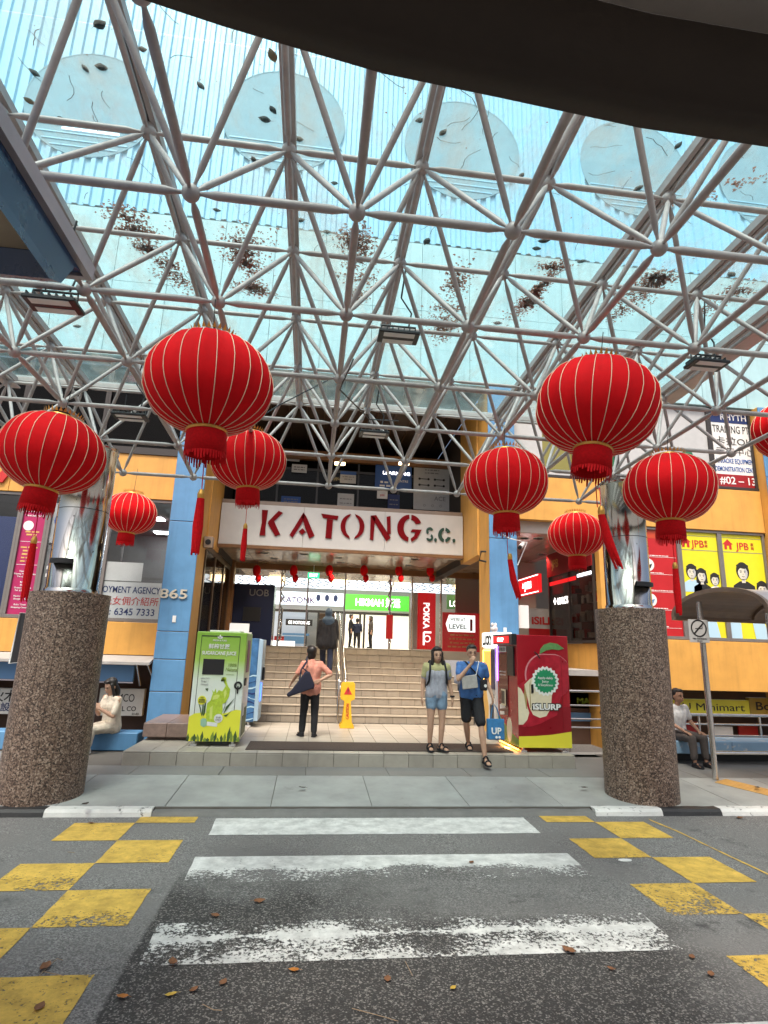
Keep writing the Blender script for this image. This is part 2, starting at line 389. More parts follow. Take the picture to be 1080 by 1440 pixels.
mat('shop_white', (.72, .72, .68), .5, var=(3, .08))
mat('shop_yellow', (.70, .66, .05), .5, var=(3, .08))
mat('shop_olive', (.33, .24, .04), .5, var=(3, .1))
mat('cone_yellow', (.72, .42, .018), .42, var=(14, .12))
mat('navy_panel', (.012, .018, .055), .25)
mat('leaf_brown', (.20, .085, .035), .7, var=(40, .3))
mat('leaf_orange', (.42, .15, .02), .6, var=(40, .25))
mat('leaf_yellow', (.52, .34, .05), .6, var=(40, .2))
mat('leaf_dark', (.035, .024, .018), .8, var=(40, .3))
mat('litter', (.115, .05, .03), .9, var=(20, .4))
mat('cctv_white', (.66, .66, .64), .35)
glow('lamp_warm', (1, .80, .50), 14); glow('lamp_white', (.95, .97, 1), 9); glow('lamp_led', (.9, .93, 1), 1.5)
glow('lamp_panel', (1, .70, .36), 5)
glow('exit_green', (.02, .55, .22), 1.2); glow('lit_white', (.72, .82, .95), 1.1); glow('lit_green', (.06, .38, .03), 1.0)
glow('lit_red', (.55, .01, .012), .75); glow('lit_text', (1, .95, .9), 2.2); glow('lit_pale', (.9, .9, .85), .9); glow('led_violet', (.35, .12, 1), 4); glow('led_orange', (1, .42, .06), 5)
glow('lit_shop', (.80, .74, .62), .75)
glassmat('window_glass', (.90, .92, .93), .03, .015)
glassmat('dark_glass', (.55, .53, .50), .008, .02)
glassmat('roof_glass', (.86, .975, .995), .02, .03, dust=.10, dustcol=(.45, .62, .64), dscale=2.2, stain=.42)
rampmat('granite', 'v', 70, [(0, (.022, .015, .012)), (.25, (.080, .050, .036)), (.5, (.16, .103, .074)), (.78, (.25, .175, .130)), (1, (.42, .33, .26))], .5, .2)

def asphalt():
    m = bpy.data.materials.new('asphalt'); m.use_nodes = True; MATS['asphalt'] = m; t = m.node_tree; b = t.nodes['Principled BSDF']
    geo = nd(t, 'ShaderNodeNewGeometry'); P = geo.outputs['Position']
    def noise(s, det=6, ro=.6):
        n = nd(t, 'ShaderNodeTexNoise'); n.inputs['Scale'].default_value = s; n.inputs['Detail'].default_value = det; n.inputs['Roughness'].default_value = ro
        t.links.new(P, n.inputs['Vector']); return n.outputs['Fac']
    def mr(x, a, c, d=0, e=1):
        q = nd(t, 'ShaderNodeMapRange'); q.inputs[1].default_value = a; q.inputs[2].default_value = c; q.inputs[3].default_value = d; q.inputs[4].default_value = e
        t.links.new(x, q.inputs[0]); return q.outputs[0]
    def mth(op, a, c):
        q = nd(t, 'ShaderNodeMath', operation=op)
        for i, x in enumerate((a, c)):
            if isinstance(x, (int, float)): q.inputs[i].default_value = x
            else: t.links.new(x, q.inputs[i])
        return q.outputs[0]
    def mixc(f, a, c):
        q = nd(t, 'ShaderNodeMix', data_type='RGBA'); t.links.new(f, q.inputs['Factor'])
        for i, x in ((6, a), (7, c)):
            if isinstance(x, tuple): q.inputs[i].default_value = (*x, 1)
            else: t.links.new(x, q.inputs[i])
        return q.outputs[2]
    xyz = nd(t, 'ShaderNodeSeparateXYZ'); t.links.new(P, xyz.inputs[0]); X, Y = xyz.outputs[0], xyz.outputs[1]
    wob = mth('MULTIPLY', mth('SUBTRACT', noise(1.3, 8, .7), .5), 1.6)
    # the crossing's newer, coarser and darker surfacing course (laid between the two checker strips, worn away towards the kerb)
    lx = mr(mth('ADD', X, mth('MULTIPLY', wob, .04)), -1.03, -1.0); rx = mr(mth('ADD', X, wob), 2.3, 3.1, 1, 0)
    ny = mth('ADD', mr(mth('ADD', Y, wob), 5.15, 5.75, 1, 0), 0)
    tongue = mth('MULTIPLY', mr(mth('ADD', X, mth('MULTIPLY', wob, 1.4)), .1, .9), mr(mth('ABSOLUTE', mth('SUBTRACT', mth('ADD', Y, mth('MULTIPLY', wob, .5)), 5.12), 0), .28, .48, 1, 0))
    ny = mth('MULTIPLY', ny, mth('SUBTRACT', 1, mth('MULTIPLY', tongue, .85)))
    patch = mth('MULTIPLY', mth('MULTIPLY', lx, rx), ny)
    v = nd(t, 'ShaderNodeTexVoronoi'); v.inputs['Scale'].default_value = 105; t.links.new(P, v.inputs['Vector'])
    sp = nd(t, 'ShaderNodeSeparateColor'); t.links.new(v.outputs['Color'], sp.inputs[0])
    fine = mixc(mr(sp.outputs[0], .25, 1), (.10, .095, .092), (.31, .30, .285))
    fine = mixc(mr(noise(1.1, 8, .68), .38, .66), fine, (.165, .157, .150))
    fine = mixc(mr(noise(.7, 9, .72), .60, .72), fine, (.045, .043, .043))
    coarse = mixc(mr(sp.outputs[0], .70, 1), (.026, .024, .023), (.24, .225, .205))
    # a worn dusty tongue crossing the patch, and dark oily spots
    col = mixc(mth('MULTIPLY', patch, .93), fine, coarse)
    oil = mth('MULTIPLY', mr(noise(2.1, 8, .7), .58, .68), mr(mth('ADD', Y, wob), 6.6, 5.2))
    col = mixc(mth('MULTIPLY', oil, .75), col, (.020, .019, .019))
    t.links.new(col, b.inputs['Base Color']); b.inputs['Roughness'].default_value = .85
    bp = nd(t, 'ShaderNodeBump'); bp.inputs['Strength'].default_value = .55; bp.inputs['Distance'].default_value = .006
    t.links.new(mth('ADD', v.outputs['Distance'], mth('MULTIPLY', noise(30), .6)), bp.inputs['Height']); t.links.new(bp.outputs[0], b.inputs['Normal'])
    return m
asphalt()
def road_paint(name, col, lo, hi, y0, y1, scale=9, stops=None):
    """worn thermoplastic: chips are missing more and more between y0 and y1 so that the asphalt below shows"""
    m = bpy.data.materials.new(name); m.use_nodes = True; MATS[name] = m; t = m.node_tree; b = t.nodes['Principled BSDF']
    geo = nd(t, 'ShaderNodeNewGeometry'); P = geo.outputs['Position']
    def noise(s, det, ro):
        n = nd(t, 'ShaderNodeTexNoise'); n.inputs['Scale'].default_value = s; n.inputs['Detail'].default_value = det; n.inputs['Roughness'].default_value = ro
        t.links.new(P, n.inputs['Vector']); return n.outputs['Fac']
    def mth(op, a, c):
        q = nd(t, 'ShaderNodeMath', operation=op)
        for i, x in enumerate((a, c)):
            if isinstance(x, (int, float)): q.inputs[i].default_value = x
            else: t.links.new(x, q.inputs[i])
        return q.outputs[0]
    xyz = nd(t, 'ShaderNodeSeparateXYZ'); t.links.new(P, xyz.inputs[0])
    if stops:
        sc = nd(t, 'ShaderNodeMapRange'); sc.inputs[1].default_value = 0; sc.inputs[2].default_value = 10
        wb = mth('ADD', xyz.outputs[1], mth('MULTIPLY', mth('SUBTRACT', noise(1.1, 5, .6), .5), .35)); t.links.new(wb, sc.inputs[0])
        wear = nd(t, 'ShaderNodeValToRGB'); t.links.new(sc.outputs[0], wear.inputs[0]); el = wear.color_ramp.elements
        while len(el) < len(stops): el.new(.5)
        for e, (p, c_) in zip(el, stops): e.position = p/10; e.color = (c_, c_, c_, 1)
    else:
        wear = nd(t, 'ShaderNodeMapRange'); wear.inputs[1].default_value = y0; wear.inputs[2].default_value = y1; wear.inputs[3].default_value = lo; wear.inputs[4].default_value = hi
        t.links.new(xyz.outputs[1], wear.inputs[0])
    chips = mth('ADD', mth('MULTIPLY', noise(scale*3.5, 9, .75), .62), mth('MULTIPLY', noise(1.7, 5, .6), .38))
    f = nd(t, 'ShaderNodeMapRange'); t.links.new(mth('SUBTRACT', chips, wear.outputs[0]), f.inputs[0]); f.inputs[1].default_value = 0; f.inputs[2].default_value = .02; f.inputs[3].default_value = 0; f.inputs[4].default_value = 1
    n2 = noise(6, 8, .7); mr = nd(t, 'ShaderNodeMapRange'); mr.inputs[1].default_value = .3; mr.inputs[2].default_value = .7; mr.inputs[3].default_value = .52; mr.inputs[4].default_value = 1.08; t.links.new(n2, mr.inputs[0])
    c = nd(t, 'ShaderNodeVectorMath', operation='SCALE'); c.inputs[0].default_value = col; t.links.new(mr.outputs[0], c.inputs['Scale']); t.links.new(c.outputs[0], b.inputs['Base Color'])
    b.inputs['Roughness'].default_value = .75
    bp = nd(t, 'ShaderNodeBump'); bp.inputs['Strength'].default_value = .4; bp.inputs['Distance'].default_value = .006; t.links.new(noise(70, 4, .6), bp.inputs['Height']); t.links.new(bp.outputs[0], b.inputs['Normal'])
    tr = nd(t, 'ShaderNodeBsdfTransparent'); mx = nd(t, 'ShaderNodeMixShader'); t.links.new(f.outputs[0], mx.inputs[0]); t.links.new(tr.outputs[0], mx.inputs[1]); t.links.new(b.outputs[0], mx.inputs[2])
    t.links.new(mx.outputs[0], t.nodes['Material Output'].inputs[0])
    return m
road_paint('zebra_paint', (.72, .71, .68), .515, .33, 4.1, 6.9, stops=((3.3, .44), (4.2, .45), (4.40, .50), (4.52, .50), (4.56, .40), (4.62, .50), (4.85, .545), (5.5, .57), (5.76, .505), (5.86, .40), (6.9, .37)))
road_paint('checker_paint', (.72, .46, .085), .455, .40, 3.5, 7.2)
road_paint('checker_worn', (.70, .45, .09), .50, .42, 4.6, 5.6)

# ---------------------------------------------------------------- road, kerb, pavement
def sheet(name, m, x0, x1, y0, y1, z, kind='structure', n=1):
    b = MB(); i = b.add([(x0, y0, z), (x1, y0, z), (x1, y1, z), (x0, y1, z)]); b.face((i, i+1, i+2, i+3)); return b.build(name, m, kind=kind)
sheet('road', M['asphalt'], -300, 300, -300, 300, 0)
def quad_sheet(name, m, pts, z, n=6, edge=.0):
    """a painted patch with slightly ragged edges"""
    b = MB(); out = []
    for k in range(len(pts)):
        a = Vector((*pts[k], z)); c = Vector((*pts[(k+1) % len(pts)], z)); t = c-a
        nn = max(2, int(t.length/.06)); nrm = Vector((t.y, -t.x, 0)).normalized()
        for q in range(nn):
            p = a + t*(q/nn); out.append(p + nrm*edge*(mnoise.noise(p*9)))
    i = b.add(out); b.face(range(i, i+len(out))); return b.build(name, m, kind='structure')
for (y0, y1) in ((7.36, 6.76), (6.12, 5.52), (4.79, 4.23), (3.45, 2.85), (2.15, 1.55)):
    quad_sheet('zebra_stripe', M['zebra_paint'], [(-.955, y0), (2.68, y0), (2.66, y1), (-.94, y1)], .004, edge=.007)
for x0, x1, rows in ((-1.80, -1.165, ((7.2, 7.48), (5.99, 6.61), (4.77, 5.40), (3.52, 4.15), (2.3, 2.9))), (-2.43, -1.80, ((6.61, 7.2), (5.40, 5.99), (4.15, 4.77), (2.9, 3.52))),
                     (2.90, 3.50, ((7.17, 7.56), (5.98, 6.57), (3.53, 4.13), (2.3, 2.93))), (3.50, 4.12, ((6.57, 7.17), (5.34, 5.98), (4.13, 4.73), (2.93, 3.53)))):
    for y0, y1 in rows: quad_sheet('yellow_square', M['checker_paint'], [(x0, y1), (x1, y1), (x1, y0), (x0, y0)], .004, edge=.006)
quad_sheet('yellow_square', M['checker_worn'], [(2.90, 5.34), (3.50, 5.34), (3.50, 4.73), (2.90, 4.73)], .004, edge=.006)
lp = [at(915+2*0, 1154, Z=.004), at(958, 1172, Z=.004), at(1010, 1197, Z=.004), at(1082, 1231, Z=.004), at(1150, 1262, Z=.004)]
quad_sheet('edge_line', M['checker_paint'], [(p.x, p.y) for p in lp] + [(p.x+.02, p.y+.10) for p in reversed(lp)], .004, edge=.01)

KY, PZ, KZ = 7.42, .146, .075
def kerb(name, m, x0, x1, z=KZ, y0=KY, y1=KY+.17):
    b = MB(); n = max(2, int((x1-x0)/.12)); pr = [(y0, 0), (y0+.012, z-.03), (y0+.04, z), (y1, z)]
    idx = []
    for k in range(n+1):
        x = x0+(x1-x0)*k/n; idx.append(b.add([(x, y+mnoise.noise(Vector((x*5, y*9, zz*4)))*.012, zz+(mnoise.noise(Vector((x*6, y*9, 3)))*.008 if zz else 0)) for y, zz in pr]))
    for i, j in zip(idx, idx[1:]):
        for q in range(3): b.face((i+q, j+q, j+q+1, i+q+1))
    b.face([idx[0]+q for q in range(4)]); b.face([idx[-1]+q for q in range(4)])
    return b.build(name, m, kind='structure')
xk = [at(px, 1142, Z=.03).x for px in (66, 215, 835, 929, 1012)]
kerb('kerb', M['kerb_black'], -12, xk[0]-.004)
kerb('kerb', M['kerb_white'], xk[0], xk[1]); kerb('kerb', M['kerb_plain'], xk[1]+.004, xk[2]-.004, z=KZ-.03)
kerb('kerb', M['kerb_white'], xk[2], xk[3]-.003); kerb('kerb', M['kerb_black'], xk[3], xk[4]-.003); kerb('kerb', M['kerb_white'], xk[4], 6.6); kerb('kerb', M['kerb_black'], 6.603, 8.2); kerb('kerb', M['kerb_white'], 8.203, 14)
# pavement bed and its slabs
pav = MB().prism([(-12, KY+.172, -.2), (-12, 10.9, -.2), (-12, 10.9, PZ-.012), (-12, 8.93, PZ-.012), (-12, KY+.172, KZ-.012)], [(14, KY+.172, -.2), (14, 10.9, -.2), (14, 10.9, PZ-.012), (14, 8.93, PZ-.012), (14, KY+.172, KZ-.012)]).build('pavement', M['grout'], kind='structure')
def slabs(y0, y1, w, m, off, name='paving_slab', x0=-9.0, x1=11.0, gap=.008, z=PZ, t=.05, parent=pav, tilt=0):
    me = None; x = x0+off
    while x < x1:
        if me is None:
            o = MB().box(0, w-gap, 0, y1-y0-gap, -t, 0).build(name, m, parent, bevel=.003, world=False); me = o.data
        else: o = link(name, me, parent)
        o.location = (x, y0, z + rnd.uniform(-.0015, .0015)); o.rotation_euler.x = tilt; x += w
slabs(KY+.178, 8.93, 1.22, M['paving'], .1, z=KZ, tilt=math.atan2(PZ-KZ, 8.93-KY-.178)); slabs(8.93, 9.55, 1.22, M['paving_dark'], .5)
slabs(9.55, 10.6, 1.22, M['paving_dark'], 7.9+5.5, x0=-9)
# left part of the pavement in front of the low wall
slabs(9.55, 10.6, 1.22, M['paving_dark'], 0, x1=-4.2)
# tactile strip
tac = MB()
ta, tb = at(1005, 1099, Z=PZ), at(1090, 1116, Z=PZ)
d = (tb-ta).normalized(); d.z = 0; nrm = Vector((-d.y, d.x, 0)); tl = 2.6; tw = .36
def pvz(p): return Vector((p.x, p.y, (PZ if p.y > 8.93 else KZ+(PZ-KZ)*(p.y-KY-.178)/(8.93-KY-.178))+.002))
tac.prism([pvz(p) for p in (ta, ta+d*tl, ta+d*tl+nrm*tw, ta+nrm*tw)], [pvz(p)+Vector((0,0,.006)) for p in (ta, ta+d*tl, ta+d*tl+nrm*tw, ta+nrm*tw)])
for k in range(4):
    c0 = ta+nrm*(.06+.08*k); tac.prism([pvz(p) for p in (c0, c0+d*tl, c0+d*tl+nrm*.035, c0+nrm*.035)], [pvz(p)+Vector((0,0,.011)) for p in (c0, c0+d*tl, c0+d*tl+nrm*.035, c0+nrm*.035)])
tac.build('tactile_paving', M['tactile'], kind='structure')

# ---------------------------------------------------------------- entrance platform and steps
FZ = .342; PX0, PX1, PY0, PY1 = -2.68, 4.38, 9.55, 13.2
plat = MB().box(PX0+.02, PX1-.02, PY0+.02, PY1+.3, -.1, FZ-.012).build('entrance_platform', M['grout'], kind='structure')
def tiles(name, m, parent, spots, size, bevel=.003):
    me = None
    for p in spots:
        if me is None: o = MB().box(0, size[0], 0, size[1], 0, size[2]).build(name, m, parent, bevel=bevel, world=False); me = o.data
        else: o = link(name, me, parent)
        o.location = (p[0], p[1], p[2]+rnd.uniform(-.0008, .0008))
TS = .3922
tiles('floor_tile', M['floor_tile'], plat, [(PX0+TS*i, PY0+.4*j, FZ-.02) for i in range(18) for j in range(9)], (TS-.006, .394, .02))
tiles('riser_tile', M['floor_tile'], plat, [(PX0+TS*i, PY0-.006, PZ-.02) for i in range(18)], (TS-.006, .02, FZ-PZ-.004))
SX0, SX1, NST, TR, RS = -2.38, 3.72, 10, .365, .158
stairs = MB()
for k in range(NST): stairs.box(SX0+.01, SX1-.01, PY1+TR*k+.015, PY1+TR*NST+.02, FZ+RS*k-.1, FZ+RS*(k+1)-.012)
stairs = stairs.build('stairs', M['grout'], kind='structure')
SW = (SX1-SX0)/20
sp_r = [(SX0+SW*i, PY1+TR*k, FZ+RS*k+.002) for k in range(NST) for i in range(20)]
tiles('riser_tile', M['step_tile'], stairs, sp_r, (SW-.007, .015, RS-.016))
me = None
for k in range(NST):
    o = MB().box(SX0, SX1, PY1+TR*k-.016, PY1+TR*(k+1)-.001, FZ+RS*(k+1)-.0125, FZ+RS*(k+1)).build('step_tread', M['step_tile'], stairs, bevel=.005)
LZ = FZ+RS*NST   # lobby floor level
MB().box(-.92, 3.42, 9.76, 10.55, FZ, FZ+.014).build('door_mat', M['mat_brown'], bevel=.006, label='long dark brown door mat laid along the top of the tiled entrance step', cat='door mat')

# ---------------------------------------------------------------- the shopping centre building
BLD = thing('shopping_centre', 'blue, yellow and white shopping centre building behind the glass canopy, with a recessed stair entrance', 'building', (.67, 11.9, 0))
YP, YW, YS, YU = 11.9, 12.15, 14.0, 15.6
def part(b, name, m, parent=BLD, **kw): return b.build(name, m, parent, **kw)
# pillars: yellow shaft with blue front panels
def pillar(x0, x1, ztop=8.0):
    p = part(MB().box(x0+.012, x1-.012, YP+.03, 12.75, PZ, ztop), 'pillar', M['yellow_paint'], bevel=.006)
    z = PZ
    for z1 in (1.02, 1.62, 2.15, 4.36, 6.2, ztop):
        part(MB().box(x0, x1, YP, YP+.034, z, z1-.012), 'front_panel', M['blue_paint'], p, bevel=.008); z = z1
    part(MB().box((x0+x1)/2-.03, (x0+x1)/2+.035, YP-.012, YP-.001, 2.32, 2.45), 'notice_tag', M['paper_white'], p)
    return p
pL = pillar(-3.00, -2.39); pR = pillar(3.72, 4.34)
xr = at(1074, 640, Y=YP).x; pillar(xr, xr+.7); pillar(-10.2, -9.6)
# 865
F = front(0, 0, 0); c0 = at(244, 842, Y=YP)
t8 = text('865', front(c0.x, YP-.004, c0.z), 0, .01, .185, mat('number_cream', (.50, .46, .38), .5), BLD, bold=.02, ext=.014, d=0, name='house_number', width=.53)

# walls: bands between the pillars (each a painted panel)
def band(x0, x1, z0, z1, y=YW, m='yellow_paint', w=3.05, name='spandrel'):
    n = max(1, round((x1-x0)/w)); d = (x1-x0)/n
    for k in range(n): part(MB().box(x0+d*k+(.004 if k else 0), x0+d*(k+1)-(.004 if k < n-1 else 0), y, y+.2, z0, z1), name, M[m], bevel=.006)
band(-9.6, -3.0, 1.67, 2.30); band(-9.6, -3.0, 4.84, 5.80)
band(6.62, xr, 1.26, 2.33); band(6.62, xr, 4.88, 5.90); band(4.34, 6.62, 4.88, 5.90)
band(xr+.7, 16, 1.26, 2.33); band(xr+.7, 16, 4.88, 5.90)
# red shop letters on the left yellow band
LF = front(0, YW, 0)
q = at(0, 680, Y=YW)
MBx = MB(); MBx.poly(LF, [(q.x-.42, q.z+.62), (q.x-.24, q.z+.62), (q.x-.02, q.z+.2), (q.x+.2, q.z+.62), (q.x+.36, q.z+.62), (q.x+.06, q.z+.02), (q.x-.1, q.z+.02)], 0, .05)
part(MBx, 'red_letter', M['ink_red']); q = at(34, 676, Y=YW); part(MB().poly(LF, [(q.x-.1, q.z), (q.x+.12, q.z), (q.x+.12, q.z+.12), (q.x+.04, q.z+.62), (q.x-.1, q.z+.62)], 0, .05), 'red_letter', M['ink_red'])

# windows ------------------------------------------------------------------
def window(x0, x1, z0, z1, y=YW, pane='window_glass', frame='frame_grey', t=.055, depth=.09, gap=.03):
    b = MB(); b.box(x0, x1, y+gap, y+gap+depth, z0, z0+t*1.2); b.box(x0, x1, y+gap, y+gap+depth, z1-t, z1); b.box(x0, x0+t, y+gap, y+gap+depth, z0+t*1.2, z1-t); b.box(x1-t, x1, y+gap, y+gap+depth, z0+t*1.2, z1-t)
    w = part(b, 'window', M[frame], bevel=.004)
    if pane: part(MB().box(x0+t, x1-t, y+gap+.04, y+gap+.05, z0+t*1.2, z1-t), 'pane', M[pane], w)
    return w
def xw(px, py=790, y=YW): return at(px, py, Y=y).x
ZL0, ZL1 = 2.31, 4.83
x0, x1, x2, x3 = xw(-120), xw(15), xw(54), -3.02
xm = xw(80)
wA = window(x0, x1, ZL0, ZL1); wB = window(x1, x2+.03, ZL0, ZL1, pane=None); xc = xw(144)
wC = window(x2+.03, xc, ZL0, ZL1); wD = window(xc, x3, ZL0, ZL1)
# dark blue poster inside the first window
part(MB().box(x0+.1, x1-.06, YW+.12, YW+.13, ZL0+.1, ZL1-.5), 'poster', M['ink_navy'], wA)
def poster(w, F, u0, u1, v0, v1, m, d=.004): return part(MB().fbox(F, u0, u1, v0, v1, 0, d), 'poster', M[m], w)
# magenta tuition poster
FB = front(x1+.055, YW+.08, ZL0+.07); wB_w = x2+.03-x1-.11; H = ZL1-ZL0-.125
poster(wB, FB, 0, wB_w, 0, H, 'poster_magenta')
part(MB().fbox(FB, wB_w*.28, wB_w*.72, H-.27, H-.1, .005, .009), 'poster', M['ink_navy'], wB)
text('tuition', FB, wB_w*.5, H-.21, .06, M['ink_white'], wB, d=.01)
text('www.tutors.edu', FB, wB_w*.5, H-.43, .055, M['ink_white'], wB, d=.006, width=wB_w*.85)
for v in (H-.33, H-.95, H-1.42): part(MB().fbox(FB, .02, wB_w-.02, v, v+.008, .005, .007), 'rule', M['ink_white'], wB)
part(MB().disc(FB, wB_w*.28, H-.62, .1, d0=.005, d1=.009), 'logo_disc', M['ink_white'], wB)
lines(FB, wB_w*.1, wB_w*.9, [H-.82, H-.76], .035, M['ink_gold'], wB, d=.008)
lines(FB, wB_w*.1, wB_w*.9, [H-1.08, H-1.15, H-1.22, H-1.29, H-1.36], .035, M['ink_gold'], wB, d=.008, seed=2)
for k, s in enumerate(('Head Office', 'Katong Park Complex', 'Tel: 6348 5533', '', 'Branch', 'Bedok', 'Shopping Centre', 'Tel: 6346 1922', '', 'Marine Terrace', 'Shopping Plaza', '', 'Bukit Timah', 'Shopping Centre')):
    if s: text(s, FB, wB_w*.5, H-1.56-.055*k, .034, M['ink_white'], wB, d=.006, bold=.01)
# grey C panel
FC = front(x2+.085, YW+.085, ZL0+.07); cw = xc-x2-.14
poster(wC, FC, 0, cw, H-.95, H-.12, 'paper_grey'); text('CHEN', FC, .03, H-.62, .3, M['ink_blue'], wC, align='LEFT', d=.006)
poster(wC, FC, 0, cw*.9, .1, H-1.0, 'ink_grey'); part(MB().poly(FC, [(.05, .9), (.4, 1.1), (.4, 1.17), (.05, .97)], .005, .009).poly(FC, [(.05, .75), (.42, .86), (.42, .92), (.05, .82)], .005, .009).poly(FC, [(.12, .55), (.4, .74), (.4, .8), (.12, .62)], .005, .009), 'poster_stripe', M['ink_white'], wC)
# employment agency window: white lower poster with lettering
FD = front(xc+.055, YW+.085, ZL0+.07); dw = x3-xc-.11
poster(wD, FD, 0, dw, 0, .72, 'paper_white')
text('EMPLOYMENT AGENCY', FD, dw-.03, .50, .135, M['ink_navy'], wD, align='RIGHT', d=.006, bold=.012, width=1.42)
text('宏氏女佣介紹所', FD, dw-.03, .27, .135, M['ink_red'], wD, align='RIGHT', d=.006, width=1.25)
text('TEL : 6345 7333', FD, dw-.08, .06, .14, M['ink_navy'], wD, align='RIGHT', d=.006, bold=.012, width=1.22)
poster(wD, FD, .0, .72, .74, 1.12, 'paper_white')
# the office behind those windows
off = MB(); off.box(-9.5, -3.02, 17.9, 18, 2.1, 5.2); off.box(-9.5, -3.02, YW+.2, 17.9, 2.0, 2.2); off.box(-9.5, -3.02, YW+.2, 17.9, 5.05, 5.2); off.box(-3.02, -2.92, YW+.2, 17.9, 2.2, 5.05); off.box(-9.6, -9.5, YW+.2, 17.9, 2.2, 5.05)
part(off, 'office_room', mat('office_wall', (.23, .22, .215), .8, var=(2, .15)))
for X, Y in ((-3.6, 12.9), (-3.5, 14.2), (-3.55, 15.9), (-4.6, 13.4), (-4.6, 15.0), (-4.7, 17.0), (-5.8, 14)):
    part(MB().box(X, X+.62, Y, Y+.34, 5.02, 5.045), 'ceiling_panel', M['lamp_white'])
part(MB().box(-4.9, -4.86, 15.1, 15.16, 2.2, 5.05).box(-9.4, -3.1, 16.2, 16.24, 3.55, 3.62), 'partition_frame', M['frame_grey'])
part(MB().box(-4.4, -3.3, 14.4, 15.0, 2.2, 2.95), 'desk', M['paper_white']); part(MB().box(-3.9, -3.4, 16.9, 17.2, 3.3, 4.0), 'cupboard', mat('lilac', (.30, .27, .42), .6))

# right facade windows with posters
ZR0, ZR1 = 2.34, 4.87
ra, rb, rc2, rd = 6.64, xw(962, 830), xw(1021, 830), xw(1090, 830)
w1 = window(ra-.02, rb, ZR0, ZR1, pane=None); w2 = window(rb, rc2, ZR0, ZR1, pane=None); w3 = window(rc2, rd, ZR0, ZR1, pane=None); w4 = window(rd, xr-.02, ZR0, ZR1); 
HR = ZR1-ZR0-.125
F1 = front(ra+.035, YW+.08, ZR0+.07); u1 = rb-ra-.09; poster(w1, F1, 0, u1, 0, HR, 'poster_red')
part(MB().fbox(F1, 0, u1, HR-.2, HR, .004, .006), 'poster_head', mat('orange_red', (.5, .06, .02), .4), w1)
for k in range(6):
    v = HR-.42-.40*k; uu = u1*(.42+.13*(-1)**(k+1))
    part(MB().disc(F1, uu, v, .145, d0=.005, d1=.009), 'photo_disc', M['paper_white'], w1)
    part(MB().poly(F1, [(uu-.09, v-.05), (uu-.02, v+.06), (uu+.02, v), (uu+.1, v+.03), (uu+.05, v-.08)], .0095, .011), 'photo_subject', M[('pale_blue', 'ink_black', 'ink_black', 'poster_blue', 'ink_black', 'pale_blue')[k]], w1)
    part(MB().fbox(F1, .03, u1-.03, v-.215, v-.208, .005, .007), 'rule', M['ink_white'], w1)
    lines(F1, u1*.3, u1*.9, [v-.19], .02, M['ink_white'], w1, seed=k, d=.008)
def face_print(w, F, u, v, s, shirt, hair='short', d=.007):
    """a printed head and shoulders, flat as it is on the poster"""
    k = s
    part(MB().poly(F, [(u-.62*k, v-1.25*k), (u-.58*k, v-.75*k), (u-.2*k, v-.52*k), (u+.2*k, v-.52*k), (u+.58*k, v-.75*k), (u+.62*k, v-1.25*k)], .005, d), 'printed_shirt', M[shirt], w)
    part(MB().disc(F, u, v, .36*k, .46*k, 22, .005, d+.001), 'printed_hair', M['ink_black'], w)
    if hair == 'long': part(MB().poly(F, [(u-.36*k, v), (u-.4*k, v-.5*k), (u-.2*k, v-.55*k), (u+.2*k, v-.55*k), (u+.4*k, v-.5*k), (u+.36*k, v)], .005, d), 'printed_hair', M['ink_black'], w)
    part(MB().poly(F, [(u+.27*k*math.cos(a)*(1 if math.sin(a) > 0 else .95), v-.1*k+.36*k*math.sin(a)*(.75 if math.sin(a) > 0 else 1)) for a in [2*math.pi*q/20 for q in range(20)]], .006, d+.002).poly(F, [(u-.1*k, v-.6*k), (u+.1*k, v-.6*k), (u+.1*k, v-.4*k), (u-.1*k, v-.4*k)], .006, d+.002), 'printed_face', mat_get('print_pale'), w)
    part(MB().poly(F, [(u+.08*k, v+.16*k), (u+.2*k, v+.12*k), (u+.265*k, v-.1*k), (u+.2*k, v-.33*k), (u+.04*k, v-.44*k), (u+.13*k, v-.25*k), (u+.10*k, v-.08*k)], .007, d+.0025).poly(F, [(u-.1*k, v-.46*k), (u+.1*k, v-.46*k), (u+.06*k, v-.52*k), (u-.06*k, v-.52*k)], .007, d+.0026), 'printed_shade', M['paper_grey'], w)
    part(MB().poly(F, [(u-.3*k, v+.02*k), (u-.26*k, v+.17*k), (u+.1*k, v+.11*k), (u+.24*k, v+.17*k), (u+.3*k, v+.0*k), (u+.33*k, v+.3*k), (u, v+.45*k), (u-.33*k, v+.3*k)], .007, d+.0035), 'printed_hair', M['ink_black'], w)
    fe = MB()
    for s2 in (-1, 1):
        fe.poly(F, [(u+s2*.06*k, v-.02*k), (u+s2*.17*k, v-.01*k), (u+s2*.17*k, v+.025*k), (u+s2*.06*k, v+.015*k)], d+.003, d+.004)
        fe.disc(F, u+s2*.11*k, v-.07*k, .035*k, .022*k, 8, d+.003, d+.004)
    fe.poly(F, [(u-.09*k, v-.265*k), (u, v-.28*k), (u+.09*k, v-.265*k), (u+.05*k, v-.305*k), (u-.05*k, v-.305*k)], d+.003, d+.004); fe.poly(F, [(u-.03*k, v-.17*k), (u+.03*k, v-.17*k), (u, v-.14*k)], d+.003, d+.004)
    part(fe, 'printed_features', M['ink_black'], w)
def mat_get(n):
    if n not in M: mat('print_pale', (.66, .62, .50), .5)
    return M[n]
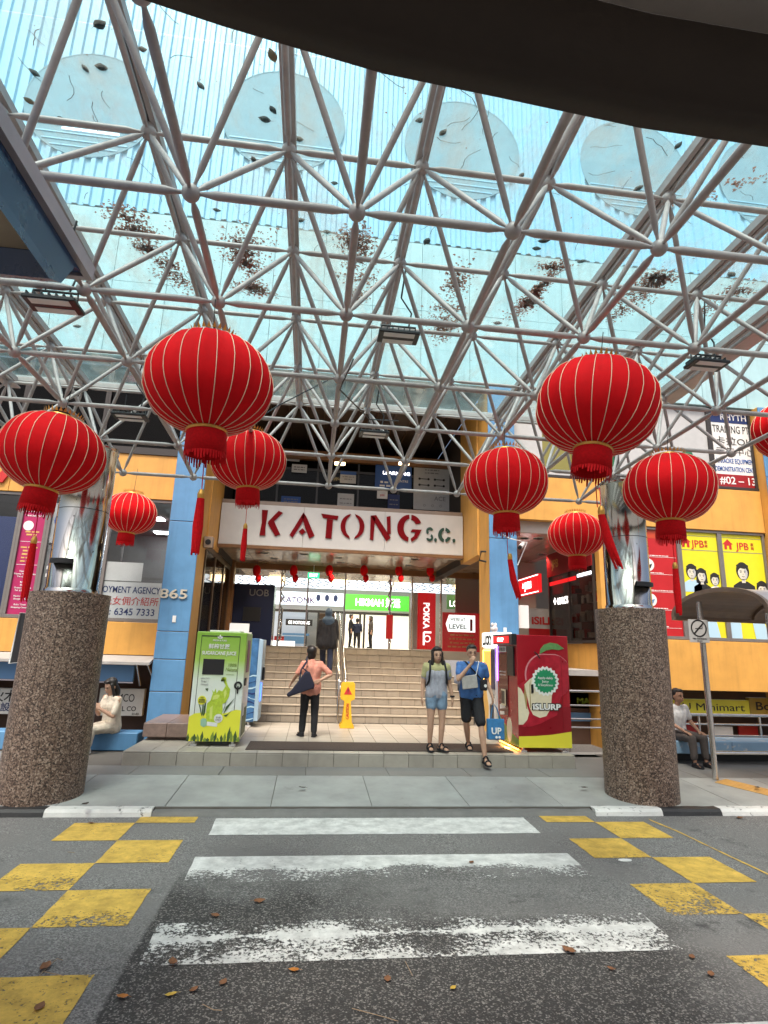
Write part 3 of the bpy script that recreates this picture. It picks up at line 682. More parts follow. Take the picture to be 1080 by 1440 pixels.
def yellow_poster(w, x0, x1, heads):
    F = front(x0+.055, YW+.08, ZR0+.07); U = x1-x0-.11
    poster(w, F, 0, U, 0, HR, 'poster_yellow')
    part(MB().fbox(F, 0, U, HR-.43, HR-.415, .005, .007).fbox(F, 0, U, HR-.09, HR-.08, .005, .007), 'rule', M['ink_grey'], w)
    h = MB(); ux, vv = U*.15, HR-.36
    h.poly(F, [(ux-.13, vv+.12), (ux, vv+.24), (ux+.13, vv+.12), (ux+.09, vv+.12), (ux+.09, vv), (ux+.03, vv), (ux+.03, vv+.09), (ux-.03, vv+.09), (ux-.03, vv), (ux-.09, vv), (ux-.09, vv+.12)], .005, .009)
    part(h, 'house_logo', M['ink_red'], w)
    text('JPB', F, U*.48, HR-.35, .17, M['ink_red'], w, d=.006, bold=.02); text('家', F, U*.70, HR-.25, .06, M['ink_red'], w, d=.006); text('商', F, U*.70, HR-.34, .06, M['ink_red'], w, d=.006)
    for a in heads: face_print(w, F, U*a[0], HR-a[1], a[2], a[3], a[4])
    band_ = MB(); 
    part(MB().poly(F, [(0, 0), (0, .62), (U*.25, .5), (U*.25, 0)], .0125, .014), 'printed_panel', M['pale_blue'], w)
    part(MB().poly(F, [(U*.55, 0), (U*.5, .45), (U*.75, .48), (U*.85, 0)], .0125, .014), 'printed_panel', M['pale_blue'], w)
    lines(F, U*.05, U*.95, [.62, .7], .05, M['ink_black'], w, d=.016, seed=5)
yellow_poster(w2, rb, rc2, ((.24, .92, .38, 'pale_blue', 'short'), (.5, 1.0, .36, 'ink_black', 'long'), (.85, 1.08, .33, 'ink_white', 'short')))
yellow_poster(w3, rc2, rd, ((.42, .86, .46, 'ink_black', 'short'), (.82, 1.25, .4, 'pale_blue', 'short')))
part(MB().box(rd, xr, YW+.3, YW+.34, ZR0, ZR1), 'blind', M['poster_yellow'], w4)

# upper floor right: glazing with shop posters
ZU0, ZU1 = 5.92, 8.0
for x0_, x1_, kind in ((4.36, 5.9, 'green'), (5.9, 6.95, 'white'), (6.95, xw(1003, 640), 'white2'), (xw(1003, 640), xw(1071, 640), 'karaoke')):
    w = window(x0_, x1_, ZU0, ZU1, pane=None, frame='dark_frame'); Fk = front(x0_+.055, YW+.085, ZU0+.07); U = x1_-x0_-.11; HH = ZU1-ZU0-.125
    poster(w, Fk, 0, U, 0, HH, {'green': 'paper_grey', 'white': 'paper_grey', 'white2': 'paper_grey', 'karaoke': 'paper_white'}[kind])
    if kind == 'karaoke':
        part(MB().fbox(Fk, 0, U, 0, .32, .005, .009), 'poster_strip', M['poster_deepred'], w); text('#02 – 13', Fk, U/2, .08, .19, M['ink_white'], w, d=.01, bold=.02, width=U*.8)
        text('DEMONSTRATION CENTRE', Fk, U/2, .40, .125, M['ink_blue'], w, bold=.02, width=U*.96, d=.006); text('KARAOKE EQUIPMENT', Fk, U/2, .61, .125, M['ink_blue'], w, bold=.02, width=U*.88, d=.006)
        text('示范中心', Fk, U*.5, .84, .15, M['ink_black'], w, d=.006, width=U*.85); text('卡拉OK', Fk, U*.5, 1.10, .17, M['ink_black'], w, d=.006, width=U*.85)
        text('TRADING PTE', Fk, U/2, 1.40, .20, M['ink_black'], w, d=.006, width=U*.9)
        part(MB().fbox(Fk, 0, U, 1.66, HH, .005, .009), 'poster_strip', M['ink_navy'], w); text('RHYTHM', Fk, U*.62, 1.74, .16, M['ink_white'], w, d=.01, bold=.02)
    elif kind == 'white':
        part(MB().ring(Fk, U*.7, .55, .24, .34, d0=.005, d1=.008), 'green_ring', M['exit_sign_green'] if 'exit_sign_green' in M else mat('print_green', (.02, .16, .07), .5), w)
        lines(Fk, .05, U*.9, [.1, .95, 1.1, 1.3, 1.5, 1.7], .1, M['ink_black'], w, seed=8); part(MB().fbox(Fk, 0, U*.4, .25, .85, .005, .008), 'poster_strip', M['ink_navy'], w)
    elif kind == 'white2':
        part(MB().poly(Fk, [(U*.2, .1), (U*.9, .2), (U*.8, .9), (U*.5, .6)], .005, .008), 'green_shape', M.get('print_green') or mat('print_green', (.02, .16, .07), .5), w); lines(Fk, .05, U*.95, [1.1, 1.25, 1.5], .1, M['ink_black'], w, seed=9)
    else:
        part(MB().fbox(Fk, U*.5, U, .1, 1.0, .005, .008), 'poster_strip', mat('olive', (.22, .2, .05), .5), w); lines(Fk, .05, U*.95, [1.1, 1.3, 1.5, .3], .1, M['ink_grey'], w, seed=10)
w = window(xw(1071, 640), xr, ZU0, ZU1, pane='dark_glass', frame='dark_frame')
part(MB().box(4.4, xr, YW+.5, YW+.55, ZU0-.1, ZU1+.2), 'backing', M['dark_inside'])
# upper floor left: dark glazing
for k in range(4):
    xa, xb = -9.6+k*1.65, -9.6+(k+1)*1.65
    window(xa, xb, 5.82, 8.0, pane='dark_glass', frame='dark_frame')
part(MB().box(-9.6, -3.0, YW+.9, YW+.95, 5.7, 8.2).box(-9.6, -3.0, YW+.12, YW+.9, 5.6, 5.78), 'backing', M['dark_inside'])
part(MB().box(-9.6, -3.0, YW-.03, YW+.15, 5.802, 5.95), 'ledge_strip', M['dark_frame'])

# entrance recess: side beams, upper floor, soffit, sign
for x0_, x1_ in ((-2.62, -2.37), (3.70, 3.95)):
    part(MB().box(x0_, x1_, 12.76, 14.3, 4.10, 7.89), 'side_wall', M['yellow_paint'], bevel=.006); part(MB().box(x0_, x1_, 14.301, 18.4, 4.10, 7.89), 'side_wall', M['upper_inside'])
part(MB().box(-2.365, 3.695, YS+.10, YS+.26, 4.20, 5.42), 'parapet', M['soffit'])
part(MB().box(-2.365, 3.695, YS-.02, YS+.098, 4.20, 4.275), 'soffit_edge', M['wood_beam'], bevel=.004)
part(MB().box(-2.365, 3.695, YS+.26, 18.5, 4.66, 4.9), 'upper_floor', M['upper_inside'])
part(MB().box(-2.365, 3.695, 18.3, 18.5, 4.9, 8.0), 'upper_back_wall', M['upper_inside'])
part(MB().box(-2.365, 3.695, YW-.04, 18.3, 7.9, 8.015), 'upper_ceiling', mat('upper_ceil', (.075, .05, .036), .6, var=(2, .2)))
part(MB().box(-2.365, 3.695, YU-.1, YU+.1, 7.05, 7.32), 'wood_beam', M['wood_beam'], bevel=.01)
for k in range(13): part(MB().box(-2.30+.46*k, -2.27+.46*k, YW, 18.2, 7.84, 7.895), 'ceiling_batten', M['brown_frame'])
# upper shop fronts
ub = MB()
for x in (-2.3, -1.2, -.1, 1.05, 2.2, 3.3, 3.66): ub.box(x, x+.05, YU+.02, YU+.08, 4.9, 7.05)
ub.box(-2.36, 3.69, YU+.021, YU+.081, 6.75, 6.82)
upf = part(ub, 'shopfront_frame', M['dark_frame']); part(MB().box(-2.36, 3.69, YU+.045, YU+.055, 4.9, 7.05), 'pane', M['dark_glass'], upf)
def upnotice(px0, py0, px1, py1, m, name='notice'):
    a, c = at(px0, py1, Y=YU), at(px1, py0, Y=YU)
    return Frame((a.x, YU-.001, a.z), (1,0,0), (0,0,1)), c.x-a.x, c.z-a.z, part(MB().box(a.x, c.x, YU-.012, YU-.001, a.z, c.z), name, M[m])
def fr(F, d): return Frame(F.o + F.n*d, F.ux, F.uy)
F_, w_, h_, o_ = upnotice(478, 664, 501, 679, 'paper_grey'); part(MB().fbox(fr(F_, .013), 0, w_, h_*.72, h_, 0, .002), 'notice_strip', M['ink_blue'], o_); lines(fr(F_, .013), w_*.1, w_*.9, [h_*.3, h_*.5], .03, M['ink_grey'], o_)
F_, w_, h_, o_ = upnotice(527, 657, 579, 687, 'ink_blue'); text('LEARNING', fr(F_, .012), w_*.58, h_*.62, .10, M['lit_text'], o_, width=w_*.74); text('CENTRE', fr(F_, .012), w_*.74, h_*.32, .07, M['ink_white'], o_); lines(fr(F_, .013), w_*.05, w_*.5, [h_*.1, h_*.25], .06, M['ink_white'], o_, seed=3)
F_, w_, h_, o_ = upnotice(581, 658, 633, 716, 'paper_grey'); ff = fr(F_, .012); text('ACE', ff, w_*.72, h_*.22, .13, M['ink_grey'], o_, bold=.01); lines(ff, w_*.2, w_*.8, [h_*.9, h_*.83, h_*.38], .035, M['ink_grey'], o_, seed=4)
for i in (0, 1):
    for j in (0, 1):
        u, v = w_*(.28+.42*i), h_*(.56+.14*j); part(MB().disc(ff, u-.13, v, .035, d1=.004).disc(ff, u+.13, v, .035, d1=.004).fbox(ff, u-.13, u+.13, v-.012, v+.012, 0, .003), 'dumbbell_icon', M['ink_black'], o_)
for k in range(3): part(MB().ring(ff, w_*(.3+.22*k), h_*.1, .025, .035, n=14), 'round_icon', M['ink_grey'], o_)
F_, w_, h_, o_ = upnotice(530, 691, 545, 701, 'paper_white'); text('$99', fr(F_, .012), w_*.5, h_*.3, .06, M['ink_red'], o_)
for p in ((402, 636, 422, 648, 'paper_grey'), (410, 654, 432, 664, 'paper_white'), (474, 695, 498, 714, 'paper_grey'), (395, 699, 423, 709, 'ink_blue'), (545, 696, 562, 716, 'ink_navy')): 
    F_, w_, h_, o_ = upnotice(*p); lines(fr(F_, .013), w_*.1, w_*.9, [h_*.3, h_*.6], .03, M['ink_grey'], o_, seed=6)
part(MB().box(.9, 1.35, YU-.02, YU-.006, 5.6, 5.66), 'strip_light', M['lamp_panel'])
for px in (478, 568): 
    q = at(px, 652, Y=14.9); part(MB().box(q.x-.14, q.x+.14, 14.85, 14.95, q.z-.03, q.z+.03), 'strip_light', M['lamp_panel'])

# upper facade: smooth white panels, corrugated cladding, round windows
zc = 11.75; n = 22; pw = 26/n
for k in range(n):
    for z0, z1 in ((8.02, 9.85), (9.86, zc-.05)): part(MB().box(-12+pw*k, -12+pw*(k+1)-.012, YW-.05, YW+.2, z0, z1), 'wall_panel', M['white_panel'])
part(MB().box(-12, 14, YW+.05, YW+.2, zc-.05, zc), 'shadow_joint', M['gasket'])
cb = MB(); P = .26; prof = [(0, 0), (.10, 0), (.13, .05), (.23, .05)]
xs = []
for k in range(int(30/P)): xs += [(-14+k*P+a, YW-.01-d) for a, d in prof]
i = cb.add([(x, y, zc) for x, y in xs]); j = cb.add([(x, y, 24) for x, y in xs])
for k in range(len(xs)-1): cb.face((i+k, i+k+1, j+k+1, j+k))
part(cb, 'corrugated_cladding', M['cladding'], recalc=False)
part(MB().box(-14, 16, YW+.02, YW+6, 23.9, 24.1).box(-14, 16, YW+.22, YW+.4, 8.0, 23.9), 'roof_slab', M['concrete'])
for px, py in ((-145, 118), (130, 150), (400, 172), (650, 213), (890, 238), (1080, 262)):
    q = at(px, py, Y=YW); Fq = front(q.x, YW-.09, q.z)
    rw = part(MB().ring(Fq, 0, 0, 1.50, 1.53, 48, -.05, -.02), 'round_window', M['grey_recess'])
    part(MB().disc(Fq, 0, 0, 1.52, n=48, d0=-.05, d1=-.026), 'recess_back', M['grey_recess'], rw)
    lv = MB()
    for v in (-.72, -.93, -1.12, -1.28): 
        h = math.sqrt(1.5**2-v*v)-.02; lv.fbox(Fq, -h, h, v, v+.035, -.025, -.012)
    part(lv, 'balcony_rail', M['cladding'], rw)
    if px < 200: part(MB().fbox(Fq, -.55, .75, -.82, -.77, -.025, -.0), 'tube_light', M['lamp_led'], rw)

# the shop floor below: dark lower level seen under the left and right bands
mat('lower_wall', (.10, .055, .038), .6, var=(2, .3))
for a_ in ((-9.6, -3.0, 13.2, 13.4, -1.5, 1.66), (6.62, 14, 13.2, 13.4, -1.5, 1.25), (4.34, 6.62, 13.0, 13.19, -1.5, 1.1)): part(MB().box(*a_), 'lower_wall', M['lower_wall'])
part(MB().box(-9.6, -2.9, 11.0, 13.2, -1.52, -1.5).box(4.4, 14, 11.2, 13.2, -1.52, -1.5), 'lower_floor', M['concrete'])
# small awning and blue fascia at the left
aw = part(MB().prism([(-9.6, 12.149, 1.60), (-9.6, 12.149, 1.66), (-9.6, 11.75, 1.55), (-9.6, 11.75, 1.50)], [(-3.02, 12.149, 1.60), (-3.02, 12.149, 1.66), (-3.02, 11.75, 1.55), (-3.02, 11.75, 1.50)]), 'lower_awning', M['concrete'])
xf = at(190, 940, Y=12.1)
part(MB().box(-9.6, xf.x, 12.05, 12.14, 1.17, 1.48), 'fascia_board', M['poster_blue'], bevel=.006); part(MB().box(-9.6, xf.x+.01, 12.03, 12.048, 1.145, 1.168).box(-9.6, xf.x+.01, 12.03, 12.048, 1.482, 1.498), 'fascia_trim', M['pale_trim'])
part(MB().tube((xf.x+.25, 12.0, 1.5), (xf.x+.4, 12.14, 1.15), .02).tube((xf.x+.05, 12.0, 1.5), (xf.x+.12, 12.14, 1.1), .02), 'awning_bracket', M['stainless'])

# ---------------------------------------------------------------- soffit, lobby and the shops inside
# panelled soffit over the stairs
nx, ny = 12, 6; dx = (5.1+2.365)/nx; dy = (20.6-14.27)/ny
for i in range(nx):
    for j in range(ny): part(MB().box(-2.365+dx*i+.004, -2.365+dx*(i+1)-.004, 14.27+dy*j+.004, 14.27+dy*(j+1)-.004, 4.285, 4.30), 'soffit_panel', M['soffit'])
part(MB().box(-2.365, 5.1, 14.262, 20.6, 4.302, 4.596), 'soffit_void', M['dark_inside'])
part(MB().box(-2.365, 5.3, 17.25, 17.40, 4.12, 4.284), 'door_head', M['wood_beam'])
LOB = thing('lobby', 'lit lobby of the shopping centre beyond the top of the stairs', 'lobby', (.67, 17, LZ), kind='structure')
lobw = MB(); lobw.box(-7, -2.62, 18.41, 18.5, LZ, 7.5).box(4.6, 9, 18.41, 18.5, LZ, 7.5).prism([(4.43, 14.8, FZ), (4.50, 14.8, FZ), (5.30, 16.6, FZ), (5.45, 18.41, FZ), (5.38, 18.41, FZ), (5.22, 16.6, FZ)], [(4.43, 14.8, 4.59), (4.50, 14.8, 4.59), (5.30, 16.6, 4.59), (5.45, 18.41, 4.59), (5.38, 18.41, 4.59), (5.22, 16.6, 4.59)]).box(-7, -6.9, 18.5, 36, LZ, 7.5).box(8.9, 9, 18.5, 36, LZ, 7.5).box(-7, 9, 35.9, 36, LZ, 7.5).box(-7, 9, 20.61, 36, 7.4, 7.5).box(-7, 9, 20.605, 20.75, 4.31, 7.4)
part(lobw, 'wall', M['interior_wall'], LOB)
lobf = MB().box(-7, 9, PY1+TR*NST+.021, 36, LZ-.25, LZ-.001); part(lobf, 'floor', M['interior_floor'], LOB)
part(MB().box(-2.37, 3.70, PY1+TR*NST+.3, PY1+TR*NST+.32, LZ-.02, LZ+.004), 'floor_strip', M['brown_frame'], LOB)
# downlights in the soffit (lit)
def lamp(name, typ, loc, en, col=(1, .82, .58), size=.12, rot=None, spot=None):
    l = bpy.data.lights.new(name, typ); l.energy = en; l.color = col
    if typ == 'SPOT': l.spot_size = spot or R(130); l.spot_blend = .6; l.shadow_soft_size = size
    elif typ == 'AREA': l.size = size
    else: l.shadow_soft_size = size
    o = bpy.data.objects.new(name, l); COL.objects.link(o); o.location = loc
    if rot: o.rotation_euler = rot
    return o
def downlight(x, y, z, label, grp, power=25, parent=None):
    t = thing('downlight', label, 'ceiling light', (x, y, z), group=grp)
    part(MB().lathe([(.105, -.012), (.115, -.004), (.115, 0), (.085, 0), (.085, -.012), (.105, -.012)], (x, y, z), 20), 'rim', M['white_plastic'], t)
    part(MB().lathe([(0.0, -.004), (.085, -.004), (.085, -.001), (0, -.001)], (x, y, z), 20), 'lens', M['lamp_warm'], t)
    if power:
        l = lamp('downlight_lamp', 'SPOT', (x, y, z-.03), power, size=.06); l.parent = t; l.location = (0, 0, -.03)
for px, py, w_ in ((372, 777, 'nearest left'), (386, 785, 'second left'), (382, 803, 'farthest left'), (476, 784, 'nearest middle'), (523, 781, 'right centre'), (428, 779, 'left centre'), (620, 786, 'far right'), (479, 791, 'second middle'), (472, 806, 'farthest middle'), (560, 780, 'nearest right'), (583, 786, 'rightmost'), (575, 795, 'farthest right')):
    q = at(px, py, Z=4.285)
    if 14.3 < q.y < 20.5: downlight(q.x, q.y, 4.284, w_+' of the warm downlights lit in the soffit over the entrance stairs', 'downlights over the entrance stairs', 48)
def ceiling_glow(px0, py0, px1, py1, w_):
    a, c = at(px0, py0, Y=21.5), at(px1, py1, Y=21.5)
    t = thing('ceiling_light', w_+' warm glowing square ceiling light deep inside the lobby', 'ceiling light', ((a.x+c.x)/2, 21.6, c.z), group='square ceiling lights in the lobby')
    part(MB().box(a.x, c.x, 21.4, 21.8, c.z+.02, a.z), 'frame', M['white_plastic'], t); part(MB().box(a.x+.03, c.x-.03, 21.38, 21.78, c.z, c.z+.018).box(a.x+.05, c.x-.05, 21.385, 21.398, c.z+.03, a.z-.04), 'diffuser', M['lamp_panel'], t)
for a in ((377, 808, 401, 820, 'leftmost'), (466, 812, 490, 822, 'second from left'), (553, 816, 578, 826, 'third from left'), (637, 818, 662, 828, 'rightmost')): ceiling_glow(*a)
for x, y in ((-1, 24), (2.2, 24), (-1, 30), (2.5, 30), (5.5, 27)):
    l = lamp('lobby_lamp', 'AREA', (x, y, 7.2), 140, (1, .9, .75), 1.5)
# pale patterned balustrade of the floor above, far inside
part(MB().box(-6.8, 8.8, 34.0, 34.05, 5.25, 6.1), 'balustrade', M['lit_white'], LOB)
bp = MB()
for k in range(34):
    x = -6.5+k*.45; bp.path([(x+.2*math.sin(a*1.7+k), 33.97, 5.3+.1*a) for a in range(8)], .03, 5)
part(bp, 'balustrade_scroll', M['ink_black'], LOB)
YF = 34.0
def shop(px0, px1, name='inner_shop'):
    a = at(px0, 860, Y=YF); c = at(px1, 860, Y=YF); return a.x, c.x
xa, xb = shop(370, 482); xc_, xd = shop(483, 578)
z0s, z1s = at(430, 851, Y=YF).z, at(430, 833, Y=YF).z
sg = thing('lit_shop_sign', 'white lit shop sign with purple letters inside the lobby, left of the green one', 'shop sign', ((xa+xb)/2, YF-.1, z0s))
part(MB().box(xa, xb, YF-.1, YF-.01, z0s, z1s), 'panel', M['lit_white'], sg)
text('KATONK', front(xa, YF-.105, z0s), .62*(xb-xa)-.9, .12, .34, mat('purple', (.08, .01, .12), .5), sg, bold=.03)
for k in range(3): part(MB().disc(front(xa, YF-.105, z0s), (xb-xa)*(.68+.11*k), .45, .13, .2), 'motif', M['ink_navy'], sg)
sg = thing('lit_shop_sign', 'green lit shop sign with white letters inside the lobby', 'shop sign', ((xc_+xd)/2, YF-.1, z0s))
part(MB().box(xc_, xd, YF-.1, YF-.01, z0s-.15, z1s), 'panel', M['lit_green'], sg)
text('HIKMAH 好运', front(xc_, YF-.105, z0s), (xd-xc_)*.5, .1, .42, M['lit_text'], sg, bold=.02, width=(xd-xc_)*.66)
# shopfronts under the signs
sf = MB(); zt = at(430, 861, Y=YF).z
for px in (372, 395, 431, 447, 484, 506, 512, 548, 579): x = at(px, 880, Y=YF).x; sf.box(x-.06, x+.06, YF-.06, YF+.02, LZ, zt)
sf.box(xa, xd, YF-.061, YF+.021, zt-.001, zt+.14)
part(sf, 'shopfront', M['dark_frame'], LOB)
part(MB().box(at(486, 880, Y=YF).x, xd, YF+.5, YF+.55, LZ, zt), 'shop_back', M['lit_shop'], LOB)
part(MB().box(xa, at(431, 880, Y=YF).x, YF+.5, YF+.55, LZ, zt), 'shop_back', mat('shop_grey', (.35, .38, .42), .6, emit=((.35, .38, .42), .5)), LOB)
part(MB().box(at(447, 880, Y=YF).x, at(470, 880, Y=YF).x, YF+.3, YF+.35, LZ, zt), 'dark_door', M['brown_frame'], LOB)
a = at(398, 880, Y=33.5); part(MB().box(a.x, a.x+1.5, 33.4, 33.7, 2.5, 2.62).box(a.x+.1, a.x+1.3, 33.4, 33.7, 2.05, 2.45), 'shop_display', M['poster_blue'], LOB)
a = at(402, 873, Y=33.5); part(MB().box(a.x, a.x+1.5, 33.4, 33.5, 3.05, 3.4), 'shop_display', M['ink_black'], LOB); text('GE MOTORING', front(a.x, 33.395, 3.13), .75, 0, .18, M['lit_text'], LOB, width=1.2)
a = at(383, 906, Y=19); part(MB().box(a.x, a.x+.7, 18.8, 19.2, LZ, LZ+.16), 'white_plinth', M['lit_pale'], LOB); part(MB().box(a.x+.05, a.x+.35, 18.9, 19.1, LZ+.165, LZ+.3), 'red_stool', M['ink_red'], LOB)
# entrance glazing and doors at the head of the stairs
YD = 17.32
gl = MB(); 
for px in (393, 431, 484, 548, 579, 620): x = at(px, 860, Y=YD).x; gl.box(x-.025, x+.025, YD-.03, YD+.03, LZ, 4.12)
gf = part(gl, 'door_frame', M['stainless'], LOB)
for p0, p1 in ((393, 431), (431, 484), (548, 579), (579, 620), (620, 678)):
    a, c = at(p0, 860, Y=YD).x+.03, at(p1, 860, Y=YD).x-.03; part(MB().box(a, c, YD-.006, YD+.006, LZ+.02, 4.115), 'glass_door', M['window_glass'], LOB)
for p in (395, 548):
    x = at(p, 860, Y=YD-.06).x; tz = MB()
    for k in range(26): tz.cap((x+.05*math.sin(k*1.3), YD-.07, LZ+.15+k*.08), (x+.05*math.sin(k*1.3+1.2), YD-.07, LZ+.2+k*.08), .022, .02, 5)
    t = thing('tinsel', 'silver tinsel garland wound on a steel door post %s' % ('left of the lobby' if p == 395 else 'near the red drinks machine'), 'decoration', (x, YD-.07, LZ)); part(tz, 'garland', M['stainless'], t)
    if p == 548: part(MB().box(x-.1, x+.1, YD-.12, YD-.05, LZ+.3, LZ+1.0), 'red_ribbon', M['poster_red'], t)
# dark blue bank panel
a, c = at(340, 912, Y=17.3), at(387, 823, Y=17.3)
UB = thing('bank_panel', 'dark navy bank machine enclosure at the left of the stair head', 'bank machine', ((a.x+c.x)/2, 17.3, LZ))
part(MB().box(-2.36, c.x, 17.25, 18.2, LZ, c.z), 'body', M['navy_panel'], UB, bevel=.01); q = at(364, 838, Y=17.25)
text('UOB', front(q.x, 17.247, q.z), 0, 0, .2, M['ink_grey'], UB, bold=.01)
part(MB().box(-2.0, -1.5, 17.23, 17.249, 2.6, 3.0), 'screen', M['black_plastic'], UB)
# exit sign
q = at(441, 809, Y=17.1); EX = thing('exit_sign', 'small green exit sign hanging above the lobby doors', 'exit sign', (q.x, 17.1, q.z))
part(MB().box(q.x-.17, q.x+.17, 17.08, 17.12, q.z-.075, q.z+.075), 'panel', M['exit_green'], EX); text('EXIT', front(q.x, 17.078, q.z-.045), 0, 0, .09, M['lit_text'], EX, bold=.02)
part(MB().box(q.x-.01, q.x+.01, 17.09, 17.11, q.z+.076, 4.285), 'bracket', M['white_plastic'], EX)
# red drinks machine at the stair head
a, c = at(587, 912, Y=18.3), at(613, 834, Y=18.3)
PK = thing('drinks_machine', 'tall red drinks vending machine at the head of the stairs', 'vending machine', ((a.x+c.x)/2, 18.6, LZ))
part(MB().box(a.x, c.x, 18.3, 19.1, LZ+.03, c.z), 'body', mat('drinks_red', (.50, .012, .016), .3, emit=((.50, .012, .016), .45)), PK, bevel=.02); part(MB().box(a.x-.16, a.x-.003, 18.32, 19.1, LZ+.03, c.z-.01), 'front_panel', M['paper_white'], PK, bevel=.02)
Fp = Frame(((a.x+c.x)/2, 18.296, (LZ+c.z)/2), (0, 0, -1), (1, 0, 0))
text('POKKA', Fp, -.18, -.11, .20, M['lit_pale'], PK, bold=.04, width=.82)
part(MB().ring(front((a.x+c.x)/2+.02, 18.296, LZ+.36), 0, 0, .075, .11, 20, 0, .003).fbox(front((a.x+c.x)/2-.09, 18.296, LZ+.36), -.03, .03, -.2, .2, 0, .0035).fbox(front((a.x+c.x)/2, 18.296, LZ+.56), -.09, .15, -.03, .03, 0, .0035), 'logo', M['lit_pale'], PK)
# level 1 red panel and a glowing board for the reflection above it
a, c = at(622, 914, Y=17.5), at(678, 863, Y=17.5)
mat('poster_red_glow', (.47, .014, .018), .35, emit=((.47, .014, .018), .25))  # poster red plus emission: brightens a wall panel that is no lamp
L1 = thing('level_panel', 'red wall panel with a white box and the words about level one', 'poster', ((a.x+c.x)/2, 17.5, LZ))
part(MB().box(a.x, 5.2, 17.5, 17.54, LZ, c.z), 'panel', M['poster_red_glow'], L1); FL = front(a.x, 17.498, LZ); U = c.x-a.x; Hh = c.z-LZ
part(MB().poly(FL, [(U*.08, Hh*.7), (U*.16, Hh*.94), (U*.82, Hh*.94), (U*.82, Hh*.5), (U*.14, Hh*.5)], .001, .004), 'white_box', M['lit_pale'], L1)  # emission lifts the white box out of the dim light
F5 = fr(FL, .004); text("WE'RE AT", F5, U*.38, Hh*.78, .10, M['ink_black'], L1, bold=.02, width=U*.38); text('LEVEL', F5, U*.38, Hh*.58, .14, M['ink_black'], L1, bold=.03, width=U*.44); text('1', F5, U*.72, Hh*.55, .34, M['ink_red'], L1, bold=.05)
lines(FL, U*.1, U*.9, [Hh*.4, Hh*.3, Hh*.2, Hh*.1], .05, M['ink_gold'], L1, seed=12)
q = at(655, 850, Y=22); sg = thing('lit_shop_sign', 'glowing green board imitating a reflection in the glass above the red level panel', 'shop sign', (q.x, 22, q.z)); part(MB().box(q.x-.75, q.x+.7, 22, 22.06, q.z-.2, q.z+.35), 'panel', mat('reflection_green', (.05, .12, .04), .5, emit=((.05, .12, .04), .6)), sg); text('LOYMENT', front(q.x, 21.99, q.z-.1), 0, 0, .24, M['lit_text'], sg, width=1.3)  # emissive board and letters stand in for a green reflection in the glass
# small red lanterns in a row in front of the doors
for k, px in enumerate((361, 413, 463, 512, 561, 605)):
    q = at(px, 803, Y=16.6); t = thing('small_lantern', ('leftmost', 'second', 'third', 'fourth', 'fifth', 'rightmost')[k]+' from left of the small red lanterns before the lobby doors', 'lantern', (q.x, 16.6, q.z-.1), group='small lanterns before the lobby doors')
    part(MB().lathe([(.02, .17), (.07, .15), (.11, .06), (.11, -.04), (.07, -.13), (.02, -.15)], (q.x, 16.6, q.z), 14), 'paper_body', M['lantern_red'], t)
    part(MB().lathe([(.02, .10), (.06, .09), (.085, .02), (.085, -.04), (.05, -.1), (.02, -.12)], (q.x+.06, 16.6, q.z-.2), 12), 'paper_body', M['lantern_red'], t)
    part(MB().tube((q.x, 16.6, q.z+.17), (q.x, 16.6, 4.285), .004, n=4), 'string', M['black_metal'], t)

# ---------------------------------------------------------------- side walls of the stair recess
def sidewall(x, sgn):
    w = MB()
    for y in (12.9, 14.2, 15.6, 16.7): w.box(x-.03, x+.03, y, y+.12, FZ, 4.1)
    w.box(x-.03, x+.03, 12.9, 16.82, 3.98, 4.099)
    p = part(w, 'side_frame', M['brown_frame'], bevel=.004)
    part(MB().box(x-.008, x+.008, 12.95, 16.7, FZ, 3.98), 'pane', M['dark_glass'], p)
sidewall(-2.43, 1)
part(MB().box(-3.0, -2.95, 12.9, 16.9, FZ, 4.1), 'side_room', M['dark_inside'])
for a_ in (-2.56,): part(MB().box(a_, a_+.26, 16.83, 17.2, FZ, 4.28), 'door_jamb', M['wood_beam'], bevel=.01)
for p in ((-2.56, 12.4), (-2.5, 14.0)): pass
# stair handrails
hr = thing('stair_handrail', 'steel handrail running up the middle of the tiled stairs', 'handrail', (.79, 13.1, FZ))
def zs(y): return FZ + max(0, (y-PY1)/TR)*RS
for x in (.66, .80):
    part(MB().path([(x, 13.02, FZ+.02), (x, 13.0, FZ+.86), (x, 13.05, FZ+.93), (x, 16.9, zs(16.9)+.95), (x, 17.0, zs(16.9)+.9), (x, 17.0, LZ)], .024, 10), 'rail', M['stainless'], hr)
    for y in (14.2, 15.5): part(MB().tube((x, y, zs(y)), (x, y, zs(y)+.95+.02), .018, n=8), 'post', M['stainless'], hr)
part(MB().path([(.73, 13.05, FZ+.5), (.73, 16.95, zs(16.95)+.5)], .016, 8), 'mid_rail', M['stainless'], hr)

